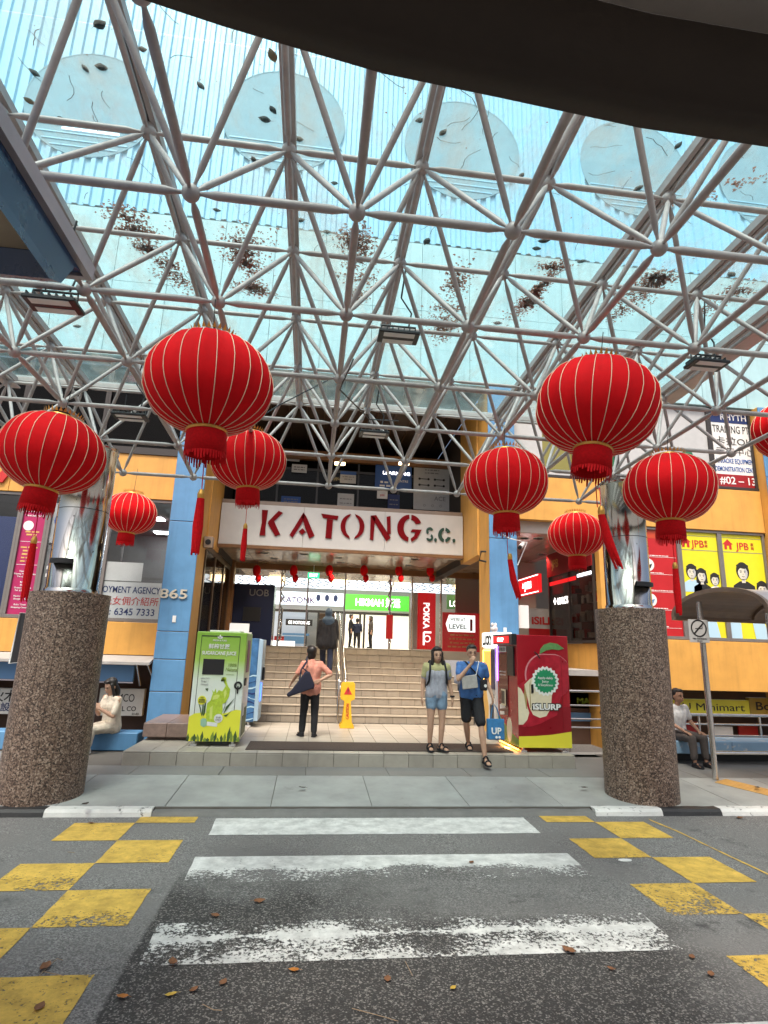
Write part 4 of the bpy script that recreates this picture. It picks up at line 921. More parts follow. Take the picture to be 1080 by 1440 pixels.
# ---------------------------------------------------------------- right-hand corner recess with its shops
XR_ = 6.35
part(MB().box(XR_, 6.62, 12.16, 12.36, -1.5, 8.0), 'corner_post', M['yellow_paint'], bevel=.006)
part(MB().box(XR_, XR_+.2, 12.362, 15.2, -1.5, 2.2), 'spandrel', M['yellow_paint'], bevel=.006)
dx = (XR_-4.36)/5; 
for i in range(5):
    for j in range(5): part(MB().box(4.36+dx*i+.004, 4.36+dx*(i+1)-.004, 12.36+1.05*j+.004, 12.36+1.05*(j+1)-.004, 4.60, 4.62), 'soffit_panel', M['soffit'])
part(MB().box(4.35, 6.6, 12.36, 17.6, 4.622, 4.88).box(4.35, 4.42, 12.76, 14.8, FZ, 4.59).box(5.32, 6.6, 16.6, 16.8, -1.5, 4.6), 'recess_wall', M['interior_wall'])
part(MB().box(4.43, 6.34, 12.3, 16.5, 1.5, 1.62), 'recess_floor', M['concrete'])
for px, py, w_ in ((757, 757, 'nearest right'), (763, 779, 'middle'), (735, 795, 'farthest'), (737, 757, 'nearest left'), (790, 780, 'rightmost')):
    q = at(px, py, Z=4.60)
    if 12.5 < q.y < 16.3: downlight(q.x, q.y, 4.60, w_+' round downlight lit in the soffit of the right corner recess', 'downlights in the corner recess', 22)
# glass shop on the left-facing wall
Fs = facing_left(XR_, 14.95, 2.21); Ls, Hs = 2.55, 2.35
sh = part(MB().fbox(Fs, 0, Ls, 0, .06, 0, .05).fbox(Fs, 0, .06, .06, Hs, 0, .05).fbox(Fs, Ls-.06, Ls, .06, Hs, 0, .05).fbox(Fs, Ls*.48, Ls*.48+.05, .06, Hs, 0, .05), 'shop_window', M['dark_frame'])
part(MB().fbox(Fs, .06, Ls-.06, .06, Hs, -.02, 0), 'pane', M['dark_glass'], sh); part(MB().fbox(Fs, 0, Ls, .0, Hs, -.9, -.85), 'shop_back', mat('shop_dim', (.16, .04, .035), .7, var=(3, .5)), sh)
part(MB().fbox(Fs, .0, Ls, Hs*.74, Hs, .052, .07), 'header', M['poster_deepred'], sh)
for u in (.55, 1.6): text('JPB', fr(Fs, .07), u, Hs*.83, .22, M['ink_gold'], sh, bold=.02)
part(MB().fbox(Fs, .1, Ls-.9, Hs*.64, Hs*.68, .03, .05), 'light_strip', M['lit_red'], sh); part(MB().fbox(Fs, Ls-.8, Ls-.1, Hs*.66, Hs*.69, .03, .05), 'light_strip', M['lamp_led'], sh)
text("MALL'S", fr(Fs, .03), .85, Hs*.42, .17, M['lit_text'], sh, bold=.03, width=.6); part(MB().poly(fr(Fs, .03), [(.28, Hs*.46), (.36, Hs*.50), (.44, Hs*.46), (.36, Hs*.42)], 0, .004), 'diamond_logo', M['lit_text'], sh)
r9 = random.Random(4); goods = MB()
for k in range(60): 
    u, v = r9.uniform(.1, Ls-.3), r9.choice((.15, .55, 1.0, 1.3)); goods.m = k % 4; goods.fbox(Fs, u, u+r9.uniform(.05, .16), v, v+r9.uniform(.1, .28), -.6, -.45)
part(goods, 'shop_goods', [M['paper_white'], M['ink_red'], M['ink_black'], M['paper_grey']], sh, kind='stuff')
# red lit fascia and poster at the back
Fj = facing_left(6.0, 16.4, 3.55); jb = thing('lit_red_sign', 'slanting red lit shop sign with white edge lines in the right corner recess', 'shop sign', (6.0, 15.7, 3.4))
part(MB().fbox(Fj, 0, 1.5, 0, .5, -.1, 0), 'box', M['lit_red'], jb); text('JPBM', fr(Fj, .0), .75, .16, .2, M['lit_text'], jb, bold=.03, width=.5); part(MB().fbox(Fj, 0, 1.5, .01, .03, 0, .004).fbox(Fj, 0, 1.5, .46, .48, 0, .004), 'edge_line', M['lit_text'], jb)
part(MB().poly(Fj, [(.3, .2), (.36, .36), (.42, .2)], 0, .004), 'logo', M['lit_text'], jb)
a, c = at(744, 893, Y=15.2), at(781, 857, Y=15.2)
ik = thing('silk_poster', 'grey poster with red lettering on the back wall above the red machine', 'poster', (a.x, 15.2, a.z)); Fi = front(a.x, 15.2, a.z)
part(MB().fbox(Fi, 0, c.x-a.x, 0, c.z-a.z, -.03, 0), 'board', M['paper_grey'], ik); text('iSiLk', Fi, (c.x-a.x)/2, (c.z-a.z)*.42, .2, M['ink_red'], ik, bold=.05, width=(c.x-a.x)*.84); part(MB().fbox(Fi, 0, c.x-a.x, 0, (c.z-a.z)*.25, 0, .004), 'red_strip', M['poster_red'], ik)
a, c = at(733, 884, Y=12.3), at(745, 853, Y=12.3); nb = set_origin(MB().box(4.36, 4.60, 12.0, 12.02, a.z, c.z).build('white_notice', M['paper_white']), (4.48, 12.0, a.z)); tag(nb, 'blank white notice board beside the right blue pillar', 'notice')

# ---------------------------------------------------------------- the big sign over the stairs
SG = thing('entrance_sign', 'long white sign board with maroon stencil letters over the entrance stairs', 'sign', (.67, YS, 4.28))
sx0, sx1, sz0, sz1 = -2.355, 3.685, 4.28, 5.30
npan = 3
for k in range(npan):
    d = (sx1-sx0)/npan; part(MB().box(sx0+d*k+.002, sx0+d*(k+1)-.002, YS, YS+.097, sz0, sz1), 'board_panel', M['sign_white'], SG, bevel=.006)
FSg = front(0, YS-.002, 0)
def letter(parts, px0, py_t, px1, py_b, m, name='letter'):
    """parts: polygons in a 0..1 letter box; placed where the photograph shows the letter on the board"""
    a, c = at(px0, py_b, Y=YS), at(px1, py_t, Y=YS); w, h = c.x-a.x, c.z-a.z; z0 = a.z
    b = MB()
    for P_ in parts: b.poly(FSg, [(a.x+u*w, z0+v*h) for u, v in P_], 0, .035)
    return part(b, name, m, SG)
def arc(cx, cy, rx, ry, a0, a1, n=14): return [(cx+rx*math.cos(R(a0+(a1-a0)*k/n)), cy+ry*math.sin(R(a0+(a1-a0)*k/n))) for k in range(n+1)]
K_ = [[(0, 0), (.27, 0), (.24, .3), (.3, 1), (.02, 1), (.06, .5)], [(.36, .56), (.80, 1.0), (1.0, .93), (.62, .58), (.95, .08), (.72, 0), (.34, .48)]]
A_ = [[(0, .1), (.12, 0), (.45, .55), (.55, .85), (.5, 1.0)], [(.5, 1.0), (.62, .86), (1.0, .12), (.80, 0), (.60, .42), (.46, .8)], [(.36, .25), (.5, .38), (.64, .25), (.5, .12)]]
T_ = [[(0, 1), (1, .94), (.95, .78), (.74, .8), (.32, .82), (.10, .84)], [(.34, .8), (.70, .78), (.66, 0), (.30, .02)]]
O_ = [arc(.5, .5, .5, .5, 100, 260)+list(reversed(arc(.46, .5, .26, .42, 112, 248))), arc(.5, .5, .5, .5, 80, -80)+list(reversed(arc(.54, .5, .26, .42, 68, -68)))]
N_ = [[(0, .04), (.16, 0), (.22, .9), (0, .96)], [(.0, .97), (.26, 1), (1, .14), (.80, 0)], [(.84, .25), (1.0, .3), (.96, 1), (.78, .96)]]
G_ = [arc(.52, .5, .52, .5, 95, 262)+list(reversed(arc(.54, .5, .28, .36, 100, 255))), arc(.52, .5, .5, .5, 84, 25)+list(reversed(arc(.52, .5, .27, .32, 80, 30))), [(.60, .0), (.82, .14), (1.0, .46), (.62, .46), (.55, .36), (.74, .36), (.70, .22), (.56, .12)]]
S_ = [arc(.5, .73, .5, .27, 20, 240)+list(reversed(arc(.5, .73, .24, .11, 20, 240))), arc(.5, .27, .5, .27, -160, 60)+list(reversed(arc(.5, .27, .24, .11, -160, 60)))]
C_ = [arc(.5, .5, .5, .5, 100, 260)+list(reversed(arc(.52, .5, .26, .32, 105, 255))), arc(.5, .5, .5, .5, 80, 25)+list(reversed(arc(.5, .5, .26, .30, 78, 30))), arc(.5, .5, .5, .5, -80, -20)+list(reversed(arc(.5, .5, .26, .30, -78, -25)))]
mr_ = M['sign_maroon']
letter(K_, 365, 719, 398, 753, mr_); letter(A_, 407, 722, 444, 756, mr_); letter(T_, 450, 724, 476, 757, mr_); letter(O_, 478, 724, 513, 757, mr_)
letter(N_, 520, 726, 550, 760, mr_); letter(G_, 558, 725, 593, 761, mr_)
letter(S_, 599, 742, 609, 761, M['sign_green']); letter([arc(.5, .5, .5, .5, 0, 330)], 610.5, 757, 614, 762, M['sign_green']); letter(C_, 616, 743, 634, 762, M['sign_green']); letter([arc(.5, .5, .5, .5, 0, 330)], 636, 758, 640, 763, M['sign_green'])
# lower signs of the basement shops
def low_sign(px0, py0, px1, py1, y, m, label, items):
    a, c = at(px0, py1, Y=y), at(px1, py0, Y=y); t = thing('shop_sign', label, 'shop sign', ((a.x+c.x)/2, y, a.z)); Fz = front(a.x, y, a.z); w, h = c.x-a.x, c.z-a.z
    part(MB().fbox(Fz, 0, w, 0, h, -.12, 0), 'light_box', M[m], t, bevel=.006)
    for s, u, v, hh, mm_, ww in items: text(s, Fz, w*u, h*v, hh*h, M[mm_], t, bold=.0 if 'M' in s else .015, width=w*ww if ww else None)
low_sign(136, 969, 204, 1006, 12.6, 'shop_white', 'white lit shop sign with black letters beside the left blue pillar', (('ZAMCO', .48, .52, .30, 'ink_black', .62), ('OIL & L CO', .5, .18, .18, 'ink_black', .7), ('01-03', .85, .04, .08, 'ink_black', None)))
low_sign(-120, 968, 21, 1002, 12.6, 'shop_white', 'white lit shop sign with Chinese letters left of the granite column', (('火木', .90, .52, .36, 'ink_black', .25), ('設', .93, .14, .26, 'ink_navy', .1)))
low_sign(930, 985, 1053, 1006, 12.6, 'shop_yellow', 'yellow green minimart sign above the blue bench', (('2U Minimart', .55, .34, .46, 'ink_black', .78),))
low_sign(1056, 984, 1180, 1007, 12.6, 'shop_olive', 'dark gold shop sign right of the minimart sign', (('Body', .22, .34, .46, 'ink_yellow' if False else 'ink_black', .32),))
low_sign(795, 975, 860, 996, 13.0, 'shop_yellow', 'yellow sign behind the steel railing beside the red machine', (('MART', .5, .3, .4, 'lime', .5),))
for px0, py0, px1, py1, m in ((800, 1003, 850, 1014, 'poster_blue'), (950, 1015, 985, 1040, 'poster_deepred'), (1005, 1022, 1030, 1040, 'paper_white'), (1040, 1020, 1065, 1036, 'poster_deepred')):
    a, c = at(px0, py1, Y=12.95), at(px1, py0, Y=12.95); part(MB().box(a.x, c.x, 12.95, 12.99, a.z, c.z), 'shop_board', M[m])

# ---------------------------------------------------------------- glass canopy on its space frame
AX, BX, X00, Y00, Z00, HT, SLP = 1.0553, 1.1431, -.9187, 3.212, 4.721, 1.0016, -.0342
def bn(i, r): return Vector((X00+AX*i, Y00+BX*(r-1), Z00+SLP*(r-1)-(.085 if r >= 6 else 0)))
def tn(i, r): return Vector((X00+AX*i, Y00+BX*(r-1), Z00+HT+SLP*(r-1)))
CAN = thing('glass_canopy', 'glass roof on a pale grey tubular steel space frame over the forecourt', 'canopy', (.67, 7.0, Z00))
Bn = {(i, r): bn(i, r) for i in range(-4, 7) for r in range(0, 7)}
Tn = {(i+.5, r+.5): tn(i+.5, r+.5) for i in range(-4, 6) for r in range(0, 6)}
mem = []
for (i, r), p in Bn.items():
    for q in ((i+1, r), (i, r+1)):
        if q in Bn: mem.append((p, Bn[q], .0285))
for (i, r), p in Tn.items():
    for q in ((i+1, r), (i, r+1)):
        if q in Tn: mem.append((p, Tn[q], .0245))
    for a in (-.5, .5):
        for c in (-.5, .5):
            q = Bn.get((int(round(i+a)), int(round(r+c))))
            if q: mem.append((p, q, .0225))
def shows(p0, p1, rad):
    best = 0
    for k in range(5):
        q = proj(p0.lerp(p1, k/4))
        if q and -20 < q[0] < 1100 and -20 < q[1] < 1460: best = max(best, rad/q[2])
    return best
mem.sort(key=lambda m: -shows(*m))
tm = {}; rest = MB()
def tube_prof(d, rad):
    L = d.length; t = d/L; e = .05
    return [t*e, t*(e+.03), t*(e+.11), t*(L-e-.11), t*(L-e-.03), t*(L-e)], [rad*.45, rad*.5, rad, rad, rad*.5, rad*.45]
for k, (p0, p1, rad) in enumerate(mem):
    d = p1-p0; key = (round(d.x, 2), round(d.y, 2), round(d.z, 3), rad)
    if k < 296:
        if key not in tm:
            pts, rr = tube_prof(d, rad); o = MB().path(pts, rr, 8).build('tube', M['steel_paint'], CAN, world=False); tm[key] = o.data
        else: o = link('tube', tm[key], CAN)
        o.location = p0-CAN.location
    else:
        pts, rr = tube_prof(d, rad); rest.path([p0+q for q in pts], rr, 8)
part(rest, 'small_tubes', M['steel_paint'], CAN, kind='stuff')
nm = None
for p in list(Bn.values())+list(Tn.values()):
    if nm is None: o = MB().ell((0,0,0), .058, .058, .058, 14, 9).build('node_ball', M['steel_paint'], CAN, world=False); nm = o.data
    else: o = link('node_ball', nm, CAN)
    o.location = p-CAN.location
# purlins over each top chord line, with stubs, black gaskets and glass panes
YA, YB = Y00-BX*1.6, Y00+BX*4.62
def zg(y, d=0): return Z00+HT+SLP*((y-Y00)/BX)+.16+d
def slopebox(b, x0, x1, y0, y1, d0, d1):
    lo = [(x0, y0, zg(y0, d0)), (x1, y0, zg(y0, d0)), (x1, y1, zg(y1, d0)), (x0, y1, zg(y1, d0))]
    hi = [(x0, y0, zg(y0, d1)), (x1, y0, zg(y0, d1)), (x1, y1, zg(y1, d1)), (x0, y1, zg(y1, d1))]
    return b.prism(lo, hi)
XS = [X00+AX*(i+.5) for i in range(-4, 6)]
for x in XS:
    pu = part(slopebox(slopebox(MB(), x-.05, x-.008, YA, YB, -.09, -.012), x+.008, x+.05, YA, YB, -.09, -.012), 'purlin', M['purlin'], CAN)
    part(slopebox(MB(), x-.012, x+.012, YA, YB, -.012, .024), 'gasket', M['gasket'], pu); part(slopebox(MB(), x-.008, x+.008, YA, YB, -.05, -.0121), 'gasket', M['gasket'], pu)
for p in Tn.values():
    if YA < p.y < YB: part(MB().tube(p+Vector((0,0,.03)), p+Vector((0,0,.075)), .03, n=8), 'stub', M['steel_paint'], CAN)
ny = 4; dy = (YB-YA)/ny
for x0, x1 in zip(XS, XS[1:]):
    for j in range(ny): part(slopebox(MB(), x0+.014, x1-.014, YA+dy*j+.006, YA+dy*(j+1)-.006, 0, .010), 'glass_pane', M['roof_glass'], CAN)
for pts in (((300, 455), (345, 600), (392, 570), (470, 530)), ((497, 505), (478, 548), (520, 590), (560, 592))):
    part(MB().path([at(px, py, Y=Y00+BX*(1.6+.5*k)) for k, (px, py) in enumerate(pts)], .008, 5), 'cable', M['black_metal'], CAN)
# edge gutter on the right and left sides
for x, s in ((XS[-1]+.10, 1), (XS[0]-.10, -1)):
    part(slopebox(slopebox(MB(), x-.04, x+.16, YA, YB+.1, -.14, -.12), x+(.14 if s > 0 else -.04), x+(.16 if s > 0 else -.02), YA, YB+.1, -.119, .06), 'edge_gutter', M['purlin'], CAN)
part(MB().box(XS[0], XS[-1], YB, YB+.03, zg(YB, -.06), zg(YB, .03)), 'edge_trim', M['purlin'], CAN)
# what has fallen on the glass
rl = random.Random(11)
leafmesh = {}
def leaf_mesh(m, s, curl, seed):
    r = random.Random(seed); b = MB(); n = 7; L = []; Rr = []; C = []
    for k in range(n+1):
        t = k/n; w = .34*math.sin(math.pi*min(1, t*1.02))**.8*(1-.25*t)+.004
        z = curl*(t-.5)**2*1.2
        C.append(((t-.5)*s, 0, z*s)); L.append(((t-.5)*s, w*s, (z+curl*w*r.uniform(.5, 1.1))*s)); Rr.append(((t-.5)*s, -w*s, (z+curl*w*r.uniform(.2, 1.1))*s))
    i = b.add(C); j = b.add(L); k2 = b.add(Rr)
    for k in range(n): b.face((i+k, i+k+1, j+k+1, j+k), True); b.face((k2+k, k2+k+1, i+k+1, i+k), True)
    b.path([((-.5)*s, 0, curl*.3*s), (-.5*s-.28*s, .06*s, curl*.1*s+.004)], [.012*s, .008*s], 4)
    return b
def leaf(p, m, s, label, grp, rz=0, curl=.35, seed=1, tilt=(0, 0)):
    b = leaf_mesh(m, s, curl, seed); o = b.build('leaf', M[m], None, world=False, recalc=False); zmin = min(v.co.z for v in o.data.vertices)
    o.location = (p[0], p[1], p[2]-zmin); o.rotation_euler = (tilt[0], tilt[1], rz); tag(o, label, 'leaf', grp); return o
RL = []
for k, (px, py, m, s) in enumerate(((42, 143, 'leaf_orange', .15), (383, 78, 'leaf_orange', .17), (623, 187, 'leaf_brown', .13), (140, 35, 'leaf_dark', .17), (142, 95, 'leaf_dark', .15), (282, 121, 'leaf_dark', .12), (372, 168, 'leaf_dark', .16), (384, 155, 'leaf_dark', .13), (87, 168, 'leaf_dark', .11), (48, 103, 'leaf_dark', .13), (120, 97, 'leaf_dark', .11), (200, 70, 'leaf_dark', .11), (357, 225, 'leaf_dark', .12), (733, 247, 'leaf_dark', .11), (954, 205, 'leaf_dark', .13), (765, 340, 'leaf_dark', .2), (755, 350, 'leaf_dark', .16), (600, 340, 'leaf_dark', .18), (305, 296, 'leaf_dark', .13), (422, 310, 'leaf_dark', .15), (898, 265, 'leaf_dark', .15), (1029, 387, 'leaf_dark', .2), (420, 196, 'leaf_brown', .13), (818, 368, 'leaf_dark', .16), (460, 327, 'leaf_dark', .14), (108, 460, 'leaf_dark', .2), (590, 170, 'leaf_dark', .12), (470, 258, 'leaf_dark', .11), (700, 455, 'leaf_dark', .2), (930, 445, 'leaf_dark', .2))):
    q = at(px, py, Z=5.85); q = at(px, py, Z=zg(q.y, .012)); 
    bay = max(0, min(8, sum(1 for x in XS if x < q.x)-1)); RL.append((bay, q.y, q.x, m, s, k))
RL.sort(); ORD = ('first', 'second', 'third', 'fourth', 'fifth', 'sixth', 'seventh', 'eighth', 'ninth')
for j, (bay, y, x, m, s, k) in enumerate(RL):
    mates = [r for r in RL if r[0] == bay]; pos_ = mates.index((bay, y, x, m, s, k))
    lab = {'leaf_orange': 'orange', 'leaf_brown': 'brown', 'leaf_dark': 'dark'}[m]+' leaf on the glass roof, '+ORD[bay]+' bay from the left, '+ORD[pos_]+' from the near end'
    leaf((x, y, zg(y, .0125)), m, s*.62, lab, 'leaves on the glass roof', rl.uniform(0, 6.3), rl.uniform(.1, .4), k)
tw = MB()
for k in range(90):
    px, py = rl.uniform(0, 1080), rl.uniform(0, 430) ** 1.0; q = at(px, py, Z=5.87)
    if q.y > YB or q.x > XS[-1] or q.x < XS[0]: continue
    a = rl.uniform(0, 6.3); L = rl.uniform(.06, .3); pts = []; p = Vector((q.x, q.y, 0))
    for s in range(6): pts.append((p.x, p.y, zg(p.y, .016))); a += rl.uniform(-.5, .5); p = p+Vector((math.cos(a), math.sin(a), 0))*L/5
    tw.path(pts, [.0018+.001*rl.random()]*6, 4, caps=False)
tw.build('twigs', M['leaf_dark'], kind='stuff', label='thin twigs scattered over the glass roof', cat='twigs')
lit = MB()
def crumb(x, y, s):
    a = rl.uniform(0, 6.3); z = zg(y, .0135); c, s_ = math.cos(a)*s, math.sin(a)*s; k = rl.uniform(.3, .8)
    i = lit.add([(x-c, y-s_, z), (x+s_*k, y-c*k, z+s*.3), (x+c, y+s_, z), (x-s_*k, y+c*k, z+s*.2)]); lit.face((i, i+1, i+2, i+3))
for px0, py0, px1, py1, wd, n in ((190, 325, 240, 400, .15, 1500), (345, 345, 365, 415, .17, 1700), (505, 345, 510, 420, .15, 1200), (655, 365, 625, 450, .15, 1300), (785, 380, 735, 440, .13, 1300), (925, 395, 880, 445, .16, 1400), (1050, 405, 985, 450, .14, 500), (620, 460, 625, 485, .07, 60), (1060, 262, 985, 300, .12, 90)):
    a, c = at(px0, py0, Z=5.82), at(px1, py1, Z=5.74)
    e_ = (c-a)*.28; a = a-e_*rl.uniform(.3, 1); c = c+e_*rl.uniform(.3, 1); cl = [(rl.random(), rl.gauss(0, wd*.35), rl.uniform(.02, .16), rl.uniform(.5, 1.6)*wd, rl.uniform(.2, 1)) for _ in range(9)]
    for k in range(n):
        t0, ox, st, sx_, _w = rl.choices(cl, [q_[4] for q_ in cl])[0]; t = t0+rl.gauss(0, st); x = a.x+(c.x-a.x)*t+ox+rl.gauss(0, sx_*.5); y = a.y+(c.y-a.y)*t+rl.gauss(0, .02)
        if y < YB-.02: crumb(x, y, rl.uniform(.006, .024))
for k in range(900):
    x, y = rl.uniform(XS[0]+.1, XS[-1]-.1), rl.uniform(YA+.2, YB-.03); crumb(x, y, rl.uniform(.003, .011))
lm = M['litter']; lt = lm.node_tree; tlc = nd(lt, 'ShaderNodeBsdfTranslucent'); tlc.inputs[0].default_value = (.30, .12, .075, 1)
mxl = nd(lt, 'ShaderNodeMixShader'); mxl.inputs[0].default_value = .55; lt.links.new(lt.nodes['Principled BSDF'].outputs[0], mxl.inputs[1]); lt.links.new(tlc.outputs[0], mxl.inputs[2]); lt.links.new(mxl.outputs[0], lt.nodes['Material Output'].inputs[0])
lit.build('leaf_litter', M['litter'], kind='stuff', label='brown rotted leaf litter drifted in patches on the glass roof', cat='leaf litter', recalc=False)

# ---------------------------------------------------------------- the two columns
def column(cx, label, side):
    cyy = 8.02; rg, rs_ = .475, .315
    t = thing('column', label, 'column', (cx, cyy, PZ))
    ztop = at((885 if cx > 0 else 111), 858 if cx > 0 else 836, Y=cyy-rg*.0).z
    n = 18
    part(MB().lathe([(rg-.02, KZ), (rg-.02, ztop-.01)], (cx, cyy, 0), 36), 'core', M['grout'], t)
    for k in range(n):
        a0 = 2*math.pi*k/n+.004; a1 = 2*math.pi*(k+1)/n-.004; m_ = 4
        ou = [(cx+rg*math.cos(a0+(a1-a0)*q/m_), cyy+rg*math.sin(a0+(a1-a0)*q/m_)) for q in range(m_+1)]; inn = [(cx+(rg-.03)*math.cos(a0+(a1-a0)*q/m_), cyy+(rg-.03)*math.sin(a0+(a1-a0)*q/m_)) for q in range(m_, -1, -1)]
        b = MB(); pts = ou+inn
        i = b.add([(x, y, KZ) for x, y in pts]); j = b.add([(x, y, ztop) for x, y in pts]); L = len(pts)
        b.face([i+q for q in reversed(range(L))]); b.face([j+q for q in range(L)])
        for q in range(m_, L): b.face((i+q, i+(q+1) % L, j+(q+1) % L, j+q))
        i = b.add([(x, y, KZ) for x, y in ou]); j = b.add([(x, y, ztop) for x, y in ou])
        for q in range(m_): b.face((i+q, i+q+1, j+q+1, j+q), True)
        part(b, 'granite_panel', M['granite'], t)
    zt = Z00+SLP*4-.06; zm = ztop+(zt-ztop)*.55
    part(MB().lathe([(rs_+.012, ztop), (rs_+.012, ztop+.06), (rs_, ztop+.062), (rs_, zm-.006)], (cx, cyy, 0), 48), 'steel_sleeve', M['mirror_steel'], t)
    part(MB().lathe([(rs_-.006, zm-.006), (rs_-.006, zm+.003)], (cx, cyy, 0), 48), 'joint', M['gasket'], t)
    part(MB().lathe([(rs_, zm+.003), (rs_, zt-.06), (rs_+.014, zt-.058), (rs_+.014, zt)], (cx, cyy, 0), 48), 'steel_sleeve', M['mirror_steel'], t)
    rv = MB()
    for a in range(3):
        for z in (ztop+.55, zm+.1, zm-.12): rv.ell((cx+(rs_+.001)*math.cos(-.6-a*.95), cyy+(rs_+.001)*math.sin(-.6-a*.95), z), .008, .008, .008, 6, 4)
    part(rv, 'rivets', M['black_metal'], t)
    zc2 = at(88 if cx < 0 else 886, 788 if cx < 0 else 820, Y=cyy-rs_).z
    br = MB(); aa = R(-118) if cx < 0 else R(-62)
    br.ring(Frame((cx, cyy, zc2), (1, 0, 0), (0, 1, 0)), 0, 0, rs_+.003, rs_+.04, 20, -.035, .03, R(-125) if cx < 0 else R(-100), R(-75) if cx < 0 else R(-45))
    part(br, 'strap_bracket', M['black_metal'], t, bevel=.004)
    return t
column(-3.15, 'granite clad column with a polished steel sleeve at the left kerb', -1); column(4.61, 'granite clad column with a polished steel sleeve near the bus shelter', 1)
# dark sign board on the back of the left column
a = at(28, 862, Y=8.6); sb = thing('side_board', 'narrow black board with a white rim fixed to the left granite column', 'sign board', (-3.7, 8.2, 1.6))
b0, b1, b2, b3 = at(29, 862, Y=7.9), at(41, 862, Y=7.75), at(31, 931, Y=7.75), at(13, 933, Y=7.9)
part(MB().prism([b3, b2, b1, b0], [p+Vector((0, .05, 0)) for p in (b3, b2, b1, b0)]), 'board', M['black_plastic'], sb); part(MB().path([b0, b1, b2, b3], .012, 6, closed=True), 'rim', M['white_plastic'], sb)
part(MB().tube((b1+b2)/2+Vector((-.05, .05, 0)), (-3.4, 7.8, ((b1+b2)/2).z), .015), 'arm', M['black_metal'], sb)

# ---------------------------------------------------------------- lanterns
def lantern_proto(loc, label, tilt=(0, 0), size=1.0, tassel=True, tlen=.8, fr_=1, hang=None, rot=0, lean=0):
    """big ribbed red fabric lantern, centre at loc, body 0.98 m wide"""
    t = thing('lantern', label, 'lantern', loc, group=None); t.rotation_euler = (tilt[0], tilt[1], rot)
    rr, hh = .488*size, .36*size; NR = 24
    prof = []
    for k in range(17):
        a = -math.pi/2+math.pi*k/16*.86+math.pi*.07
        prof.append((rr*math.cos(a)**.86, hh*math.sin(a)*1.08))
    sdl = loc[0]*7.3+loc[1]*3.1
    def dent(a, z): return 1+.030*mnoise.noise(Vector((math.cos(a)*1.6+sdl, math.sin(a)*1.6, z*3)))+.010*mnoise.noise(Vector((math.cos(a)*9, math.sin(a)*9+sdl, z*16)))
    b = MB().lathe(prof, (0,0,0), NR*4, rfun=lambda a, z: dent(a, z)*(1-.020*abs(math.sin(a*NR/2))**2))
    body = b.build('fabric_body', M['lantern_red'], t, world=False)
    for k in range(NR):
        a = 2*math.pi*k/NR
        MB().path([((r*dent(a, z)+.002)*math.cos(a), (r*dent(a, z)+.002)*math.sin(a), z) for r, z in prof], .0032, 5).build('gold_rib', M['gold_thread'], body, world=False)
    zt, zb = prof[-1][1], prof[0][1]
    MB().lathe([(.175*size, zt-.012), (.175*size, zt+.006), (.15*size, zt+.012), (.15*size, zt-.01)], n=28).build('gold_cap', M['gold_foil'], t, world=False)
    g = MB()
    for k in range(28):
        a = 2*math.pi*k/28; c = Vector((.175*size*math.cos(a), .175*size*math.sin(a), zt+.02)); tdir = Vector((-math.sin(a), math.cos(a), 0)); 
        i = g.add([c-tdir*.016, c+tdir*.016, c+Vector((.02*math.cos(a), .02*math.sin(a), .045))]); g.face((i, i+1, i+2))
    g.build('cap_points', M['gold_foil'], t, world=False, recalc=False)
    MB().lathe([(.150*size, zb-.018), (.158*size, zb-.004), (.150*size, zb+.010)], n=28).build('gold_collar', M['gold_foil'], t, world=False)
    sk = MB(); n = 44; L = .20*size
    sk.lathe([(.150*size, zb-.02), (.158*size, zb-.02-L*.85), (.152*size, zb-.02-L*.85), (.144*size, zb-.02)], n=32)
    r5 = random.Random(int(loc[0]*100)); 
    for k in range(n):
        a = 2*math.pi*k/n; r0_ = .156*size; z0 = zb-.02-L*.82; l2 = L*r5.uniform(.16, .42)
        c = Vector((r0_*math.cos(a), r0_*math.sin(a), z0)); td = Vector((-math.sin(a), math.cos(a), 0))*.010*size
        i = sk.add([c-td, c+td, c+td*.6+Vector((0, 0, -l2)), c-td*.6+Vector((0, 0, -l2))]); sk.face((i, i+1, i+2, i+3))
    sk.build('fringe_skirt', M['lantern_fringe'], t, world=False, recalc=False)
    if tassel:
        z = zb-.26*size; tx = MB().tube((0, 0, zb), (.01, 0, z-.22), .004, n=5); ts = tx.build('tassel', M['lantern_fringe'], t, world=False); Ri = t.rotation_euler.to_matrix().inverted(); ts.matrix_local = (Matrix.Translation(Vector((0, 0, zb))) @ Ri.to_4x4() @ Matrix.Translation(Vector((0, 0, -zb))))
        lx = lean
        MB().lathe([(.016, z-.30), (.028, z-.27), (.028, z-.24), (.016, z-.21)], (.01+lx*.2, 0, 0), 12).build('gold_bead', M['gold_foil'], ts, world=False)
        q = MB()
        for k in range(16):
            a = 2*math.pi*k/16; q.path([(.01+lx*.2+.020*math.cos(a), .020*math.sin(a), z-.28), (.01+lx*.5+.030*math.cos(a), .030*math.sin(a), z-.28-tlen*.5), (.01+lx+.026*math.cos(a+.4), .026*math.sin(a+.4), z-.28-tlen*r5.uniform(.92, 1.02))], [.008, .009, .005], 5)
        q.build('tassel_strands', M['lantern_fringe'], ts, world=False)
    if hang: MB().tube((0, 0, zt), (0, 0, hang), .004, n=5).build('hanging_cord', M['black_metal'], t, world=False)
    return t
def lpos(w, px, py): 
    d = ray(px, py); return CAM + d*(.98*FPX/w)
